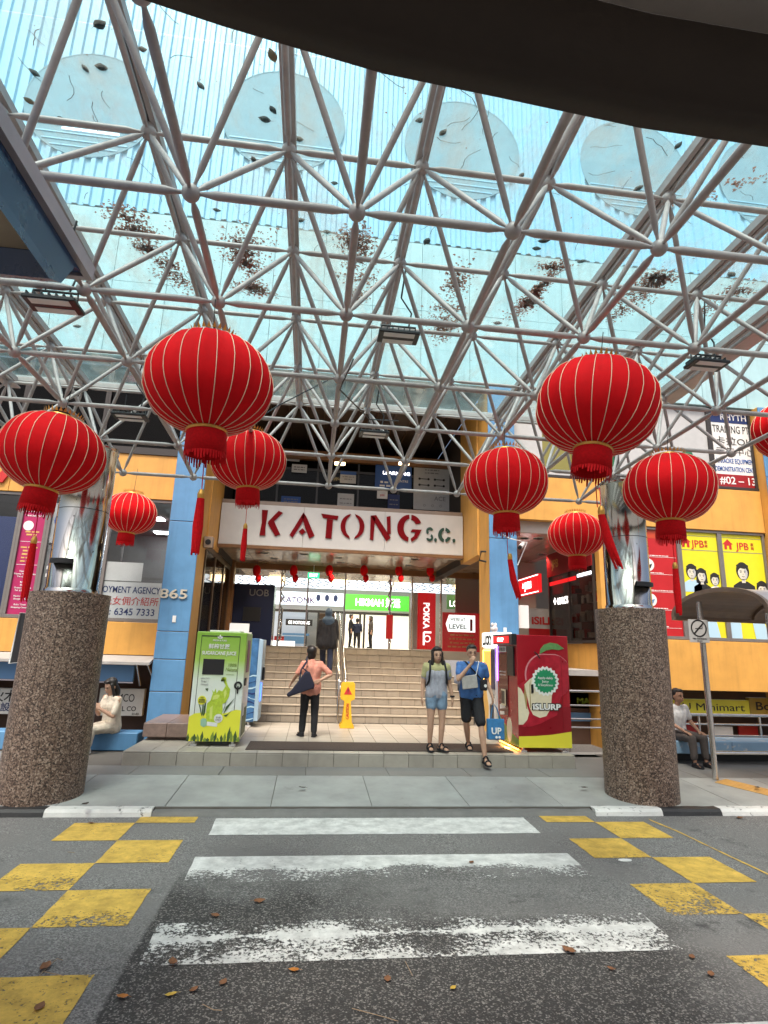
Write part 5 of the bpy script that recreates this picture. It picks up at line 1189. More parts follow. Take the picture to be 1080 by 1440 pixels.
LANT = ((176, 295, 541, 'largest lantern, big red ribbed one hanging over the left of the crossing', (R(1), R(-2)), True, .42, 0),
        (138, 74, 638, 'red ribbed lantern hanging in front of the left steel column', (R(-3), R(5)), True, .55, 0),
        (104, 350, 648, 'red ribbed lantern partly behind the largest lantern, beside the left blue pillar', (0, R(-3)), True, .42, 0),
        (72, 183, 722, 'small far red lantern half hidden behind the left steel column', (0, R(2)), False, .4, 0),
        (167, 839, 573, 'big red ribbed lantern tilted to the left, hanging over the right of the crossing', (R(-2), R(9)), True, .42, .15),
        (121, 941, 687, 'red ribbed lantern hanging beside the right steel column in front of yellow posters', (0, R(3)), True, .5, 0),
        (117, 711, 678, 'red ribbed lantern hanging above the right blue pillar and red drinks machine', (0, 0), True, .45, .12),
        (77, 810, 752, 'small far red lantern in the recess left of the right steel column', (0, 0), False, .4, 0),
        (105, 1117, 604, 'red lantern cut off by the right edge of the photo', (0, 0), True, .4, 0))
for w, px, py, lab, tilt, tas, tl_, lean in LANT:
    c = lpos(w, px, py); zf = Z00+SLP*((c.y-Y00)/BX)-.03
    lantern_proto(c, lab, tilt, 1.0, tas, tl_, hang=max(.4, zf-c.z) if c.y < 9.6 else .9, lean=lean)
# hanging floodlights
def flood(px, py, depth_row, label):
    y = Y00+BX*(depth_row-1); q = at(px, py, Y=y); t = thing('floodlight', label, 'floodlight', q)
    s = 1.0
    part(MB().box(q.x-.20, q.x+.20, q.y-.11, q.y+.11, q.z, q.z+.035), 'housing', M['black_metal'], t, bevel=.008)
    fins = MB()
    for k in range(7): fins.box(q.x-.18+.055*k, q.x-.17+.055*k, q.y-.09, q.y+.09, q.z+.036, q.z+.07)
    part(fins, 'heat_sink', M['black_metal'], t)
    for d in (-.062, .062): part(MB().box(q.x-.15, q.x+.15, q.y+d-.036, q.y+d+.036, q.z-.004, q.z-.0005), 'led_strip', M['paper_white'], t)
    part(MB().path([(q.x-.17, q.y, q.z+.03), (q.x-.17, q.y, q.z+.13), (q.x+.17, q.y, q.z+.13), (q.x+.17, q.y, q.z+.03)], .012, 6), 'bracket', M['black_metal'], t)
    zt = Z00+SLP*(depth_row-1)+.05
    part(MB().tube((q.x-.08, q.y, q.z+.13), (q.x-.08, q.y, max(zt, q.z+.3)), .006, n=5).path([(q.x+.1, q.y, q.z+.13), (q.x+.13, q.y+.02, q.z+.3), (q.x+.02, q.y, q.z+.45), (q.x+.06, q.y, max(zt, q.z+.5)+.3)], .009, 6), 'cable', M['black_metal'], t)
flood(75, 431, 2.0, 'black floodlight hanging under the frame beside the blue gutter'); flood(560, 476, 2.6, 'black floodlight hanging under the middle of the glass roof'); flood(994, 515, 2.7, 'black floodlight hanging above the big right lantern'); flood(183, 588, 4.2, 'black floodlight hanging left of the largest lantern'); flood(526, 612, 4.6, 'small far black floodlight above the entrance sign')

# ---------------------------------------------------------------- near canopies that reach into the picture
DC = thing('driveway_canopy', 'dark curved concrete canopy edge overhead at the top of the photo', 'canopy', (1.5, 0, 3.54))
ed = [at(px, py, Z=3.54)-Vector((0, .1, 0)) for px, py in ((60, -60), (205, 1), (310, 36), (400, 63), (540, 104), (700, 137), (900, 180), (1080, 207), (1250, 220))]
up_ = [at(745, 1, Z=3.54), at(850, 22, Z=3.54), at(960, 45, Z=3.54), at(1080, 78, Z=3.54)]
o3 = [p.copy() for p in ed]
th = .42
ed = [Vector((-3.2, .1, 3.54)), Vector((-1.8, .72, 3.54))]+ed+[Vector((2.8, 1.22, 3.54)), Vector((4.6, .95, 3.54)), Vector((6.4, .3, 3.54))]
# down-stand rim: bottom face, inner face and outer face; roof slab above it running back over the camera
b = MB(); n = len(ed)
zs_ = 3.54; zi = 3.86
i0 = b.add(ed); i1 = b.add([p+Vector((.0, .10, 0)) for p in ed]); i2 = b.add([p+Vector((0, .10, .9)) for p in ed]); i3 = b.add([p+Vector((0, 0, zi-zs_)) for p in ed])
for k in range(n-1):
    b.face((i0+k, i0+k+1, i1+k+1, i1+k), True); b.face((i1+k, i1+k+1, i2+k+1, i2+k), True); b.face((i3+k, i3+k+1, i0+k+1, i0+k), True)
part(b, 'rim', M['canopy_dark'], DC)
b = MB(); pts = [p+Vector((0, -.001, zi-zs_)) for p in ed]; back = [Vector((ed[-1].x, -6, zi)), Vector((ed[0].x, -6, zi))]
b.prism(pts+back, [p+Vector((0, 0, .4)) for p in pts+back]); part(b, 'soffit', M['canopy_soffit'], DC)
# blue edged canopy corner at the left
z1, z2, z3 = 3.78, 3.50, 3.60
cA, cB, cC = at(118, 384, Z=z1), at(70, 392, Z=z2), at(44, 352, Z=z3)
LC = thing('left_canopy', 'canopy corner with dark blue gutter and pale trim at the left edge of the photo', 'canopy', (cA.x-1, cA.y-1, z2))
XL, YBk = -5.0, -2.0
def gut(pA, pB, m, name):
    (ax, ay, az), (bx, by, bz) = pA, pB
    b = MB(); i = b.add([(ax, YBk, az), (ax, ay, az), (XL, ay, az)]); j = b.add([(bx, YBk, bz), (bx, by, bz), (XL, by, bz)])
    for k in range(2): b.face((i+k, i+k+1, j+k+1, j+k))
    return part(b, name, M[m], LC, recalc=False)
mid1 = ((cA.x*2+cB.x)/3, (cA.y*2+cB.y)/3, z1-.05); mid2 = ((cA.x+cB.x*2)/3, (cA.y+cB.y*2)/3, z2+.06)
gut(cA, mid1, 'navy_gutter', 'gutter_face'); gut(mid1, mid2, 'navy_gutter', 'gutter_face'); gut(mid2, cB, 'navy_gutter', 'gutter_face'); gut(cB, cC, 'navy_gutter', 'gutter_lip')
part(MB().prism([(XL, YBk, z3+.003), (cC.x, YBk, z3+.003), (cC.x, cC.y, z3+.003), (XL, cC.y, z3+.003)], [(XL, YBk, z3+.1), (cC.x, YBk, z3+.1), (cC.x, cC.y, z3+.1), (XL, cC.y, z3+.1)]), 'soffit', M['tan_soffit'], LC)
part(MB().box(cA.x, cA.x+.035, YBk, cA.y+.035, z1-.02, z1+.06).box(XL, cA.x-.001, cA.y, cA.y+.035, z1-.02, z1+.06), 'edge_trim', M['pale_trim'], LC)
part(MB().box(XL, cA.x-.001, YBk, cA.y-.001, z1+.002, z1+.03), 'roof_sheet', M['navy_gutter'], LC)

# ---------------------------------------------------------------- vending machines
def grad(name, stops, z0, z1, rough=.3):
    """a printed colour blend on a machine's vinyl wrap"""
    m = bpy.data.materials.new(name); m.use_nodes = True; MATS[name] = m; t = m.node_tree; b = t.nodes['Principled BSDF']; b.inputs['Roughness'].default_value = rough
    geo = nd(t, 'ShaderNodeNewGeometry'); x = nd(t, 'ShaderNodeSeparateXYZ'); t.links.new(geo.outputs['Position'], x.inputs[0])
    mr = nd(t, 'ShaderNodeMapRange'); mr.inputs[1].default_value = z0; mr.inputs[2].default_value = z1; t.links.new(x.outputs[2], mr.inputs[0])
    rp = nd(t, 'ShaderNodeValToRGB'); t.links.new(mr.outputs[0], rp.inputs[0]); el = rp.color_ramp.elements
    while len(el) < len(stops): el.new(.5)
    for e, (p, c) in zip(el, stops): e.position = p; e.color = (*c, 1)
    t.links.new(rp.outputs[0], b.inputs['Base Color']); return m
grad('cane_wrap', [(0, (.60, .66, .5)), (.35, (.74, .78, .74)), (.55, (.70, .76, .66)), (.75, (.36, .55, .10)), (1, (.22, .42, .05))], .42, 2.1)
mat('juice', (.46, .60, .05), .35, var=(30, .25)); mat('juice_light', (.62, .70, .18), .35); mat('hill_yellow', (.76, .74, .05), .4); mat('leaf_print', (.05, .10, .03), .5, var=(20, .2)); mat('olive_print', (.20, .28, .04), .5, var=(25, .2))
mat('apple_red', (.42, .018, .035), .3, var=(8, .35)); mat('apple_dark', (.25, .008, .016), .3, var=(6, .15)); mat('apple_flesh', (.74, .66, .48), .4, var=(14, .06)); mat('apple_leaf', (.13, .30, .10), .4, var=(18, .2)); mat('badge_green', (.02, .27, .12), .4)
mat('wrap_red', (.37, .012, .022), .25, var=(2, .12)); mat('slurp_yellow', (.74, .66, .05), .35)
VX0, VX1, VY, VZ0, VZ1 = -1.87, -1.06, 10.02, .42, 2.13
VG = thing('vending_machine', 'green and white sugarcane juice vending machine at the left of the entrance', 'vending machine', ((VX0+VX1)/2, VY+.45, FZ))
body = part(MB().box(VX0, VX1, VY, VY+.9, VZ0, VZ1), 'body', M['cane_wrap'], VG, bevel=.012)
Wd, Hd = VX1-VX0, VZ1-VZ0; FV = front(VX0, VY-.001, VZ0)
def P2(b, pts, d1=.003, d0=0): return b.poly(FV, [(u*Wd, v*Hd) for u, v in pts], d0, d1)
part(MB().box(VX0+.18, VX1-.12, VY+.1, VY+.6, VZ1+.001, VZ1+.03), 'top_cover', M['white_plastic'], VG, bevel=.005)
# door with a shadow gap
g = MB()
for a, c, d, e in ((.09, .10, .05, .965), (.86, .87, .05, .965), (.10, .86, .955, .965), (.10, .86, .05, .058)): g.fbox(FV, a*Wd, c*Wd, d*Hd, e*Hd, 0, .002)
part(g, 'door_gap', M['ink_black'], VG)
sc_ = part(MB().fbox(FV, .17*Wd, .59*Wd, .60*Hd, .745*Hd, 0, .006), 'screen', M['black_plastic'], VG, bevel=.002)
b = MB()
for k, a in enumerate((-.75, 0, .75)):
    cx_, cy_ = .46, .935; L_ = .032 if k != 1 else .04; dx_, dy_ = math.sin(a)*L_*2.4, math.cos(a)*L_
    P2(b, [(cx_, cy_), (cx_+dx_*.5-.028*math.cos(a), cy_+dy_*.55+.01*math.sin(a)), (cx_+dx_, cy_+dy_), (cx_+dx_*.5+.028*math.cos(a), cy_+dy_*.55-.01*math.sin(a))])
part(b, 'leaf_logo', M['ink_white'], VG)
text('FRESH & PURE', FV, .46*Wd, .913*Hd, .026, M['ink_white'], VG, bold=.02)
text('鲜榨甘蔗', FV, .46*Wd, .845*Hd, .062, M['ink_white'], VG, bold=.02); text('SUGARCANE JUICE', FV, .47*Wd, .785*Hd, .058, M['ink_white'], VG, bold=.03, width=.68*Wd)
text('100%', FV, .745*Wd, .68*Hd, .05, M['olive_print'], VG, shear=.2); text('Natural', FV, .745*Wd, .635*Hd, .06, M['olive_print'], VG, shear=.25, width=.25*Wd); part(MB().fbox(FV, .64*Wd, .80*Wd, .600*Hd, .604*Hd, 0, .002), 'underline', M['olive_print'], VG)
for k, s in enumerate(('HEALTHY', 'FRESHLY', 'PRESSED')): text(s, FV, .24*Wd, (.56-.028*k)*Hd, .024, M['paper_grey'], VG)
b = MB(); P2(b, [(.0, .0), (.0, .215), (.10, .245), (.25, .255), (.5, .24), (.72, .255), (.9, .285), (1, .28), (1, .0)], .0025); part(b, 'yellow_hill', M['hill_yellow'], VG)
b = MB(); r8 = random.Random(3)
for k in range(16):
    u = .02+.064*k+r8.uniform(-.01, .01); h = r8.uniform(.03, .10)*(1.45 if k in (1, 2, 12, 11) else 1); w = r8.uniform(.022, .04); s = r8.uniform(-.03, .03)
    b.m = k % 2; P2(b, [(u-w*.6, 0), (u+w*.6, 0), (u+w+s*.5, h*.45), (u+s, h), (u-w*.9+s*.5, h*.5)], .004+.0004*k)
part(b, 'printed_grass', [M['leaf_print'], M['olive_print']], VG)
b = MB(); P2(b, [(.34, .17), (.32, .28), (.33, .34), (.40, .37), (.52, .35), (.62, .36), (.64, .28), (.61, .17), (.5, .15)], .004); part(b, 'printed_cup', M['juice'], VG)
b = MB(); P2(b, [(.38, .35), (.42, .43), (.40, .46), (.44, .44), (.47, .475), (.49, .43), (.53, .46), (.60, .45), (.66, .50), (.62, .53), (.60, .57), (.57, .575), (.58, .545), (.55, .54), (.62, .58), (.66, .575), (.66, .55), (.70, .50), (.75, .47), (.74, .40), (.68, .345), (.62, .335), (.5, .33)], .0055); part(b, 'printed_splash', M['juice'], VG)
b = MB(); P2(b, [(.42, .37), (.44, .41), (.50, .42), (.56, .41), (.52, .38)], .007); P2(b, [(.63, .44), (.67, .47), (.69, .43), (.66, .38)], .007); P2(b, [(.40, .2), (.39, .3), (.44, .32), (.45, .2)], .0065); part(b, 'printed_highlight', M['juice_light'], VG)
b = MB()
for pts in ([(.25, .22), (.21, .30), (.16, .34), (.22, .25)], [(.27, .22), (.27, .31), (.31, .37), (.30, .24)], [(.24, .22), (.24, .33), (.26, .36), (.265, .24)], [(.66, .24), (.70, .31), (.85, .385), (.74, .30)], [(.66, .23), (.76, .25), (.82, .28), (.72, .22)], [(.64, .26), (.68, .33), (.70, .37), (.675, .30)], [(.26, .47), (.32, .475), (.31, .445)]): P2(b, pts, .0062)
part(b, 'printed_leaves', M['leaf_print'], VG)
b = MB(); P2(b, [(.24, .14), (.23, .19), (.27, .205), (.34, .20), (.36, .14), (.30, .125)], .0075); part(b, 'printed_cane', mat('mint', (.30, .50, .36), .5), VG)
b = MB(); P2(b, [(.36, .14), (.36, .175), (.56, .165), (.56, .13)], .0075); part(b, 'printed_straw', M['paper_white'], VG)
def badge(u, v, r, m, lab): part(MB().disc(FV, u*Wd, v*Hd, r, n=26, d0=0, d1=.009), lab, M[m], VG)
badge(.22, .365, .068, 'hill_yellow', 'yellow_badge'); badge(.57, .205, .068, 'paper_white', 'price_badge')
for k, s in enumerate(('NO', 'ADDED', 'SUGAR')): text(s, FV, .22*Wd, (.382-.019*k)*Hd, .022, M['ink_black'], VG, d=.010, bold=.03)
for k, s in enumerate(('$3.00', 'ONLY')): text(s, FV, .57*Wd, (.208-.022*k)*Hd, .024, M['ink_grey'], VG, d=.010)
part(MB().ring(FV, .90*Wd, .505*Hd, .035, .065, 22, 0, .012).fbox(FV, .885*Wd, .915*Wd, .43*Hd, .50*Hd, .0, .010), 'door_lock', M['ink_black'], VG)
Fr = facing_right(VX1+.001, VY, VZ0)
part(MB().fbox(Fr, .25, .62, Hd*.62, Hd*.93, 0, .006), 'side_poster', mat('plum', (.17, .03, .13), .35), VG); part(MB().fbox(Fr, .12, .3, Hd*.50, Hd*.57, 0, .02), 'side_vent', M['black_plastic'], VG); part(MB().fbox(Fr, .2, .8, .05, Hd*.28, 0, .004), 'side_panel', M['leaf_print'], VG); part(MB().fbox(Fr, .15, .32, Hd*.22, Hd*.34, .005, .012), 'side_label', M['paper_white'], VG)
def feet(parent, x0, x1, y0, y1, z):
    for x in (x0+.1, x1-.1):
        for y in (y0+.08, y1-.1): part(MB().box(x-.05, x+.05, y-.04, y+.05, FZ, FZ+.03).box(x-.02, x+.02, y-.02, y+.02, FZ+.031, z), 'foot', M['white_plastic'], parent, bevel=.004)
feet(VG, VX0, VX1, VY, VY+.9, VZ0)
# blue machine behind it
a, c = at(345, 1012, Y=12.3), at(365, 898, Y=12.3)
BV = thing('vending_machine', 'slim blue vending machine standing behind the sugarcane juice machine', 'vending machine', (c.x-.4, 12.7, FZ)); bx0, bx1, bz0, bz1 = c.x-.85, c.x, FZ+.1, c.z
part(MB().box(bx0, bx1, 12.3, 13.05, bz0, bz1), 'body', mat('wave_blue', (.06, .17, .36), .3, var=(3.5, .55)), BV, bevel=.012)
part(MB().box(bx1+.001, bx1+.09, 12.27, 13.0, bz0+.02, bz1-.02), 'door', mat('door_blue', (.34, .48, .60), .3), BV, bevel=.01); part(MB().box(bx1+.091, bx1+.14, 12.45, 12.7, .9+FZ, 1.15+FZ), 'payment_unit', M['black_plastic'], BV); part(MB().box(bx1-.3, bx1-.18, 12.32, 12.45, bz1, bz1+.12), 'top_sensor', M['white_plastic'], BV)
part(MB().box(bx1+.091, bx1+.11, 12.32, 12.42, .5+FZ, .85+FZ), 'blue_light', glow('blue_led', (.05, .15, 1), 2), BV)
feet(BV, bx0, bx1, 12.3, 13.05, bz0)
b = MB(); r8 = random.Random(5); FBv = front(bx0, 12.299, bz0)
for k in range(9):
    v = .05+.1*k; b.m = k % 2; b.poly(FBv, [(.85*q/12, v+.03*math.sin(q*1.1+k)+.0) for q in range(13)]+[(.85*q/12, v+.03*math.sin(q*1.1+k)+.025*abs(math.sin(q*.5+k))+.006) for q in range(12, -1, -1)], 0, .003)
part(b, 'printed_waves', [M['pale_blue'], M['ink_navy']], BV)
a = at(343, 880, Y=12.6); part(MB().box(bx0+.2, bx0+.6, 12.5, 12.55, bz1+.001, bz1+.3), 'top_board', M['paper_white'], BV)
# red apple juice machine
RX0, RX1, RY, RZ0, RZ1 = 3.52, 4.44, 9.78, .42, 2.25
RM = thing('vending_machine', 'dark red apple juice vending machine with a big printed apple on its side', 'vending machine', ((RX0+RX1)/2, RY+.5, FZ))
part(MB().box(RX0, RX1, RY, RY+1.07, RZ0, RZ1), 'body', M['wrap_red'], RM, bevel=.01); feet(RM, RX0, RX1, RY, RY+1.07, RZ0)
FV = front(RX0, RY-.001, RZ0); Wd, Hd = RX1-RX0, RZ1-RZ0
def N(x, y): return ((x-438)/497, 1-(y-165)/1165)      # from the enlarged photograph to the side panel's own 0..1 grid
def PN(b, pts, d1, d0=0): return P2(b, [N(*p) for p in pts], d1, d0)
b = MB(); P2(b, [(0, 0), (0, .095), (.3, .10), (.6, .112), (1, .142), (1, 0)], .003); part(b, 'yellow_band', M['slurp_yellow'], RM)
b = MB(); P2(b, [(0, .095), (0, .36), (1, .36), (1, .142), (.6, .112), (.3, .1)], .0022); part(b, 'dark_wrap', M['apple_dark'], RM)
def ap(cx, cy, rx, ry, n=40, dent=.08): 
    o = []
    for k in range(n):
        a = 2*math.pi*k/n; q = 1-dent*math.exp(-((a-math.pi/2)/.35)**2)+.03*math.cos(2*a); o.append((min(930, cx+rx*q*math.cos(a)), cy-ry*q*math.sin(a)))
    return o
b = MB(); PN(b, ap(735, 590, 222, 255), .003); part(b, 'printed_apple_rim', mat('apple_rim', (.62, .25, .28), .3), RM)
b = MB(); PN(b, ap(742, 592, 215, 248), .0042); part(b, 'printed_apple', M['apple_red'], RM)
b = MB(); PN(b, [(655, 365), (662, 315), (700, 265), (760, 240), (830, 250), (895, 300), (840, 318), (780, 310), (720, 325)], .0062); part(b, 'printed_leaf', M['apple_leaf'], RM)
b = MB(); PN(b, [(650, 415), (628, 375), (600, 345), (606, 338), (640, 370), (662, 412)], .0062); part(b, 'printed_stem', M['ink_black'], RM)
b = MB(); PN(b, [(438, 700), (500, 660), (560, 620), (700, 700), (850, 800), (800, 1000), (640, 1090), (520, 1130), (438, 1110)], .0048); part(b, 'printed_half_apple', M['apple_red'], RM)
b = MB(); PN(b, [(438, 715), (465, 735), (492, 790), (512, 880), (540, 980), (520, 1050), (480, 1100), (438, 1100)], .0064); PN(b, [(500, 690), (560, 625), (640, 700), (760, 790), (745, 930), (700, 1010), (640, 1030), (575, 1000), (545, 930)], .0066); part(b, 'printed_flesh', M['apple_flesh'], RM)
b = MB(); PN(b, [(560, 640), (548, 690), (548, 930), (556, 930), (556, 690)], .0078); PN(b, [(500, 700), (520, 800), (520, 940), (512, 940), (495, 800)], .0078); part(b, 'printed_core', mat('core_brown', (.36, .26, .10), .5), RM)
cx_, cy_ = N(700, 650); b = MB(); k = 40
b.poly(FV, [(cx_*Wd+(.25 if q % 2 else .222)*math.cos(math.pi*q/20), cy_*Hd+(.25 if q % 2 else .222)*math.sin(math.pi*q/20)) for q in range(40)], 0, .009); part(b, 'badge_rim', M['ink_white'], RM)
b = MB(); b.poly(FV, [(cx_*Wd+(.205 if q % 2 else .175)*math.cos(math.pi*q/20), cy_*Hd+(.205 if q % 2 else .175)*math.sin(math.pi*q/20)) for q in range(40)], 0, .0115); part(b, 'badge', M['badge_green'], RM)
for k, s in enumerate(('Apply-dably', 'Juicy', '& Slurpilicious')): text(s, FV, cx_*Wd, cy_*Hd+.035-.058*k, .04, M['ink_white'], RM, d=.013, width=(.27, .12, .26)[k])
b = MB(); PN(b, [(562, 690), (584, 684), (586, 770), (564, 782)], .014); part(b, 'side_lock', M['black_plastic'], RM)
u_, v_ = N(705, 945); 
text('iSLURP', FV, u_*Wd, v_*Hd, .10, M['ink_black'], RM, d=.009, bold=.14, width=.53); text('iSLURP', FV, u_*Wd, v_*Hd+.003, .092, M['ink_white'], RM, d=.014, bold=.05, width=.49)
g = MB(); g.fbox(FV, .845*Wd, .851*Wd, .14*Hd, .82*Hd, .0, .0085); part(g, 'door_gap', M['apple_dark'], RM)
# its working front, which faces the doorway
FL_ = facing_left(RX0-.001, RY+1.07, RZ0); WL_ = 1.07
part(MB().fbox(FL_, .02, WL_-.0, Hd-.17, Hd+.012, .0, .09), 'header_box', M['black_plastic'], RM, bevel=.006); part(MB().fbox(FL_, .06, WL_-.14, Hd-.145, Hd-.02, .091, .095), 'header_light', M['lit_red'], RM); text('iSLURP', fr(FL_, .095), WL_*.45, Hd-.115, .07, M['lit_text'], RM, width=.34)
part(MB().fbox(FL_, .62, .95, Hd*.62, Hd-.2, .0, .03), 'display_screen', M['black_plastic'], RM, bevel=.004); part(MB().fbox(FL_, .10, .60, Hd*.24, Hd-.32, .0, .012), 'glass_front', mat('dark_red_gloss', (.12, .006, .010), .08), RM)
part(MB().fbox(FL_, .13, .55, Hd-.3, Hd-.2, .013, .018), 'front_label', M['ink_white'], RM); text('CHILLED', fr(FL_, .018), .34, Hd-.28, .06, M['ink_grey'], RM, bold=.03, width=.34)
for k in range(2): lines(FL_, .15, .5, [Hd*.64, Hd*.61], .02, M['ink_white'], RM, d=.014, seed=k)
part(MB().fbox(FL_, .0, .014, Hd*.55, Hd-.19, .0, .02), 'violet_light', M['led_violet'], RM)
part(MB().fbox(FL_, .30, .52, Hd*.33, Hd*.48, .013, .03), 'dispense_door', M['black_plastic'], RM); part(MB().fbox(FL_, .50, .53, Hd*.33, Hd*.48, .031, .04).fbox(FL_, .3, .5, Hd*.465, Hd*.48, .031, .04).fbox(FL_, .3, .5, Hd*.33, Hd*.345, .031, .04), 'door_frame', M['apple_flesh'], RM)
b = MB(); b.poly(FL_, [(.0, .0), (.0, .42), (.25, .34), (.6, .2), (1.07, .12), (1.07, 0)], 0, .004); part(b, 'printed_hill', M['olive_print'], RM); b = MB(); b.disc(FL_, .62, .22, .13, .2, 24, 0, .006); part(b, 'printed_apple_half', M['apple_flesh'], RM); b = MB(); b.poly(FL_, [(.15, .52), (.45, .56), (.42, .63), (.14, .6)], 0, .013).poly(FL_, [(.15, .42), (.4, .45), (.38, .5), (.14, .48)], 0, .013); part(b, 'printed_words', M['ink_white'], RM)
part(MB().box(RX0-.01, RX0+.02, RY+.06, RY+1.0, RZ0-.05, RZ0-.035), 'under_light', M['led_orange'], RM)
lu = lamp('under_lamp', 'AREA', (RX0-.03, RY+.5, RZ0-.04), 3, (1, .45, .1), .1); lu.parent = RM; lu.location = Vector((RX0-.05, RY+.5, RZ0-.03))-RM.location
# white and orange machine beside it
WX0, WX1, WY0, WY1, WZ0, WZ1 = 3.52, 4.30, 10.93, 11.78, .42, 2.02
WM = thing('vending_machine', 'white and orange vending machine with a glowing topper between the red machine and the stairs', 'vending machine', ((WX0+WX1)/2, 11.35, FZ)); part(MB().box(WX0, WX1, WY0, WY1, WZ0, WZ1), 'body', M['white_plastic'], WM, bevel=.012); feet(WM, WX0, WX1, WY0, WY1, WZ0)
FW_ = facing_left(WX0-.001, WY1, WZ0); Hw = WZ1-WZ0
part(MB().fbox(FW_, .06, .55, Hw*.56, Hw-.06, 0, .01), 'product_window', mat('orange_window', (.42, .20, .03), .2, emit=((1, .45, .08), .6), var=(9, .5)), WM); part(MB().fbox(FW_, .04, .07, Hw*.56, Hw-.05, .011, .02).fbox(FW_, .07, .55, Hw-.06, Hw-.04, .011, .02), 'window_light', M['led_orange'], WM)
part(MB().fbox(FW_, .60, .82, Hw*.52, Hw-.03, 0, .03), 'display_screen', mat('navy_screen', (.01, .015, .10), .15), WM, bevel=.003); part(MB().fbox(FW_, .83, .85, .25, Hw, 0, .02), 'side_strip', M['white_plastic'], WM)
part(MB().fbox(FW_, .45, .66, Hw*.16, Hw*.34, 0, .012), 'dispense_slot', M['black_plastic'], WM, bevel=.004)
b = MB(); b.poly(FW_, [(.0, 0), (.0, Hw*.55), (.2, Hw*.5), (.35, Hw*.3), (.3, .0)], 0, .004); part(b, 'printed_swirl', mat('swirl_orange', (.70, .42, .10), .4), WM)
b = MB(); 
for k in range(7): b.disc(FW_, .42+.06*k, .05+.05*(k % 3), .045, .03, 10, 0, .005+.0004*k)
part(b, 'printed_dots', M['poster_blue'], WM); lines(FW_, .4, .8, [Hw*.45, Hw*.42], .02, M['ink_grey'], WM)
tp = part(MB().fbox(FW_, .05, .80, Hw+.01, Hw+.30, -.35, .04), 'topper', M['lit_pale'], WM, bevel=.02); text('LUCKY', fr(FW_, .04), .42, Hw+.06, .18, M['ink_black'], WM, bold=.07, width=.6)
part(MB().ell((WX0+.0, WY0+.1, WZ1+.36), .07, .07, .07, 12, 8).ell((WX0-.04, WY0+.08, WZ1+.44), .03, .03, .04, 10, 6).ell((WX0+.04, WY0+.14, WZ1+.44), .03, .03, .04, 10, 6), 'topper_ornament', M['white_plastic'], WM)
# caution floor sign
q = at(487, 1023, Z=FZ); CN = thing('floor_sign', 'yellow caution floor sign standing at the foot of the stairs', 'floor sign', (q.x, q.y, FZ))
for s in (-1, 1):
    def fy(z): return q.y+s*(.02+.13*(1-(z)/.9))
    b = MB(); out = [(-.15, 0), (.15, 0), (.135, .07), (.10, .10), (.065, .52), (.14, .56), (.15, .60), (.145, .86), (.11, .9), (-.11, .9), (-.145, .86), (-.15, .60), (-.14, .56), (-.065, .52), (-.10, .10), (-.135, .07)]
    b.prism([(q.x+u, fy(v)-.012, FZ+v+.001) for u, v in out], [(q.x+u, fy(v)+.012, FZ+v+.001) for u, v in out]); part(b, 'board', M['cone_yellow'], CN, bevel=.004)
sl = Vector((0, .13/.9, 1)).normalized(); FCn = Frame((q.x, q.y-.02-.13-.0125, FZ), (1, 0, 0), sl)
part(MB().poly(FCn, [(-.085, .66), (.085, .66), (0, .82)], .0, .004), 'warning_triangle', M['ink_red'], CN); part(MB().poly(FCn, [(-.012, .72), (.012, .72), (.008, .78), (-.008, .78)], .0045, .006).fbox(FCn, -.01, .01, .685, .70, .0045, .006), 'warning_mark', M['ink_black'], CN)
Fv = Frame(FCn.p(0, .33), sl, (-1, 0, 0)); text('CAUTION', Fv, 0, -.03, .062, M['ink_red'], CN, d=.002, bold=.02, width=.3); 

# ---------------------------------------------------------------- ledge, low walls, bench, railings
lx0, lx1 = at(202, 1017, Y=10.55).x, -1.93
LG = thing('stone_ledge', 'brown polished stone ledge beside the sugarcane juice machine', 'ledge', ((lx0+lx1)/2, 11, PZ))
zt = at(230, 1017, Y=10.55).z; w3 = (lx1-lx0)/2
for k in range(2): part(MB().box(lx0+w3*k+.002, lx0+w3*(k+1)-.002, 10.55, 11.85, zt-.22, zt), 'stone_slab', M['ledge_stone'], LG, bevel=.008)
part(MB().box(lx0+.05, lx1-.06, 10.70, 11.85, PZ, zt-.222), 'base', M['ledge_stone'], LG)
LWz = at(100, 1029, Y=10.75).z
LW = thing('low_wall', 'blue painted low wall used as a seat at the left behind the granite column', 'low wall', (-5.5, 10.9, PZ))
for k in range(4): part(MB().box(-9.6+1.7*k+.003, -9.6+1.7*(k+1)-.003, 10.72, 11.1, PZ, LWz), 'wall_block', M['blue_paint'], LW, bevel=.015)
BY = 9.98; bz1, bz0 = at(1040, 1043, Y=BY).z, at(1040, 1061, Y=BY).z
BE = thing('blue_bench', 'long blue concrete bench with peeling paint under the steel railing at the right', 'bench', (9, BY, PZ))
mat('blue_peel', (.22, .36, .50), .6, var=(3, .1), spots=(5.5, .57, (.55, .55, .53)), bump=(30, .3))
for k in range(4): part(MB().box(5.5+2.0*k+.003, 5.5+2.0*(k+1)-.003, BY, BY+.55, bz0, bz1), 'seat_slab', M['blue_peel'], BE, bevel=.015)
part(MB().box(5.6, 13.4, BY+.35, BY+.5, PZ, bz0-.001), 'shaded_support', M['kerb_black'], BE)  # support coloured black to paint in the shadow under the seat
def railing(label, x0, x1, y, zs2, zb, posts):
    t = thing('railing', label, 'railing', ((x0+x1)/2, y, zb))
    for k, z in enumerate(zs2): part(MB().path([(x0, y, z), (x1, y, z)], .028 if k == 0 else .018, 10), 'rail', M['stainless'], t)
    for x in posts: part(MB().tube((x, y, zb), (x, y, zs2[0]-.02), .022, n=10), 'post', M['stainless'], t)
zs2 = [at(1040, yy, Y=10.62).z for yy in (1006, 1019, 1035)]
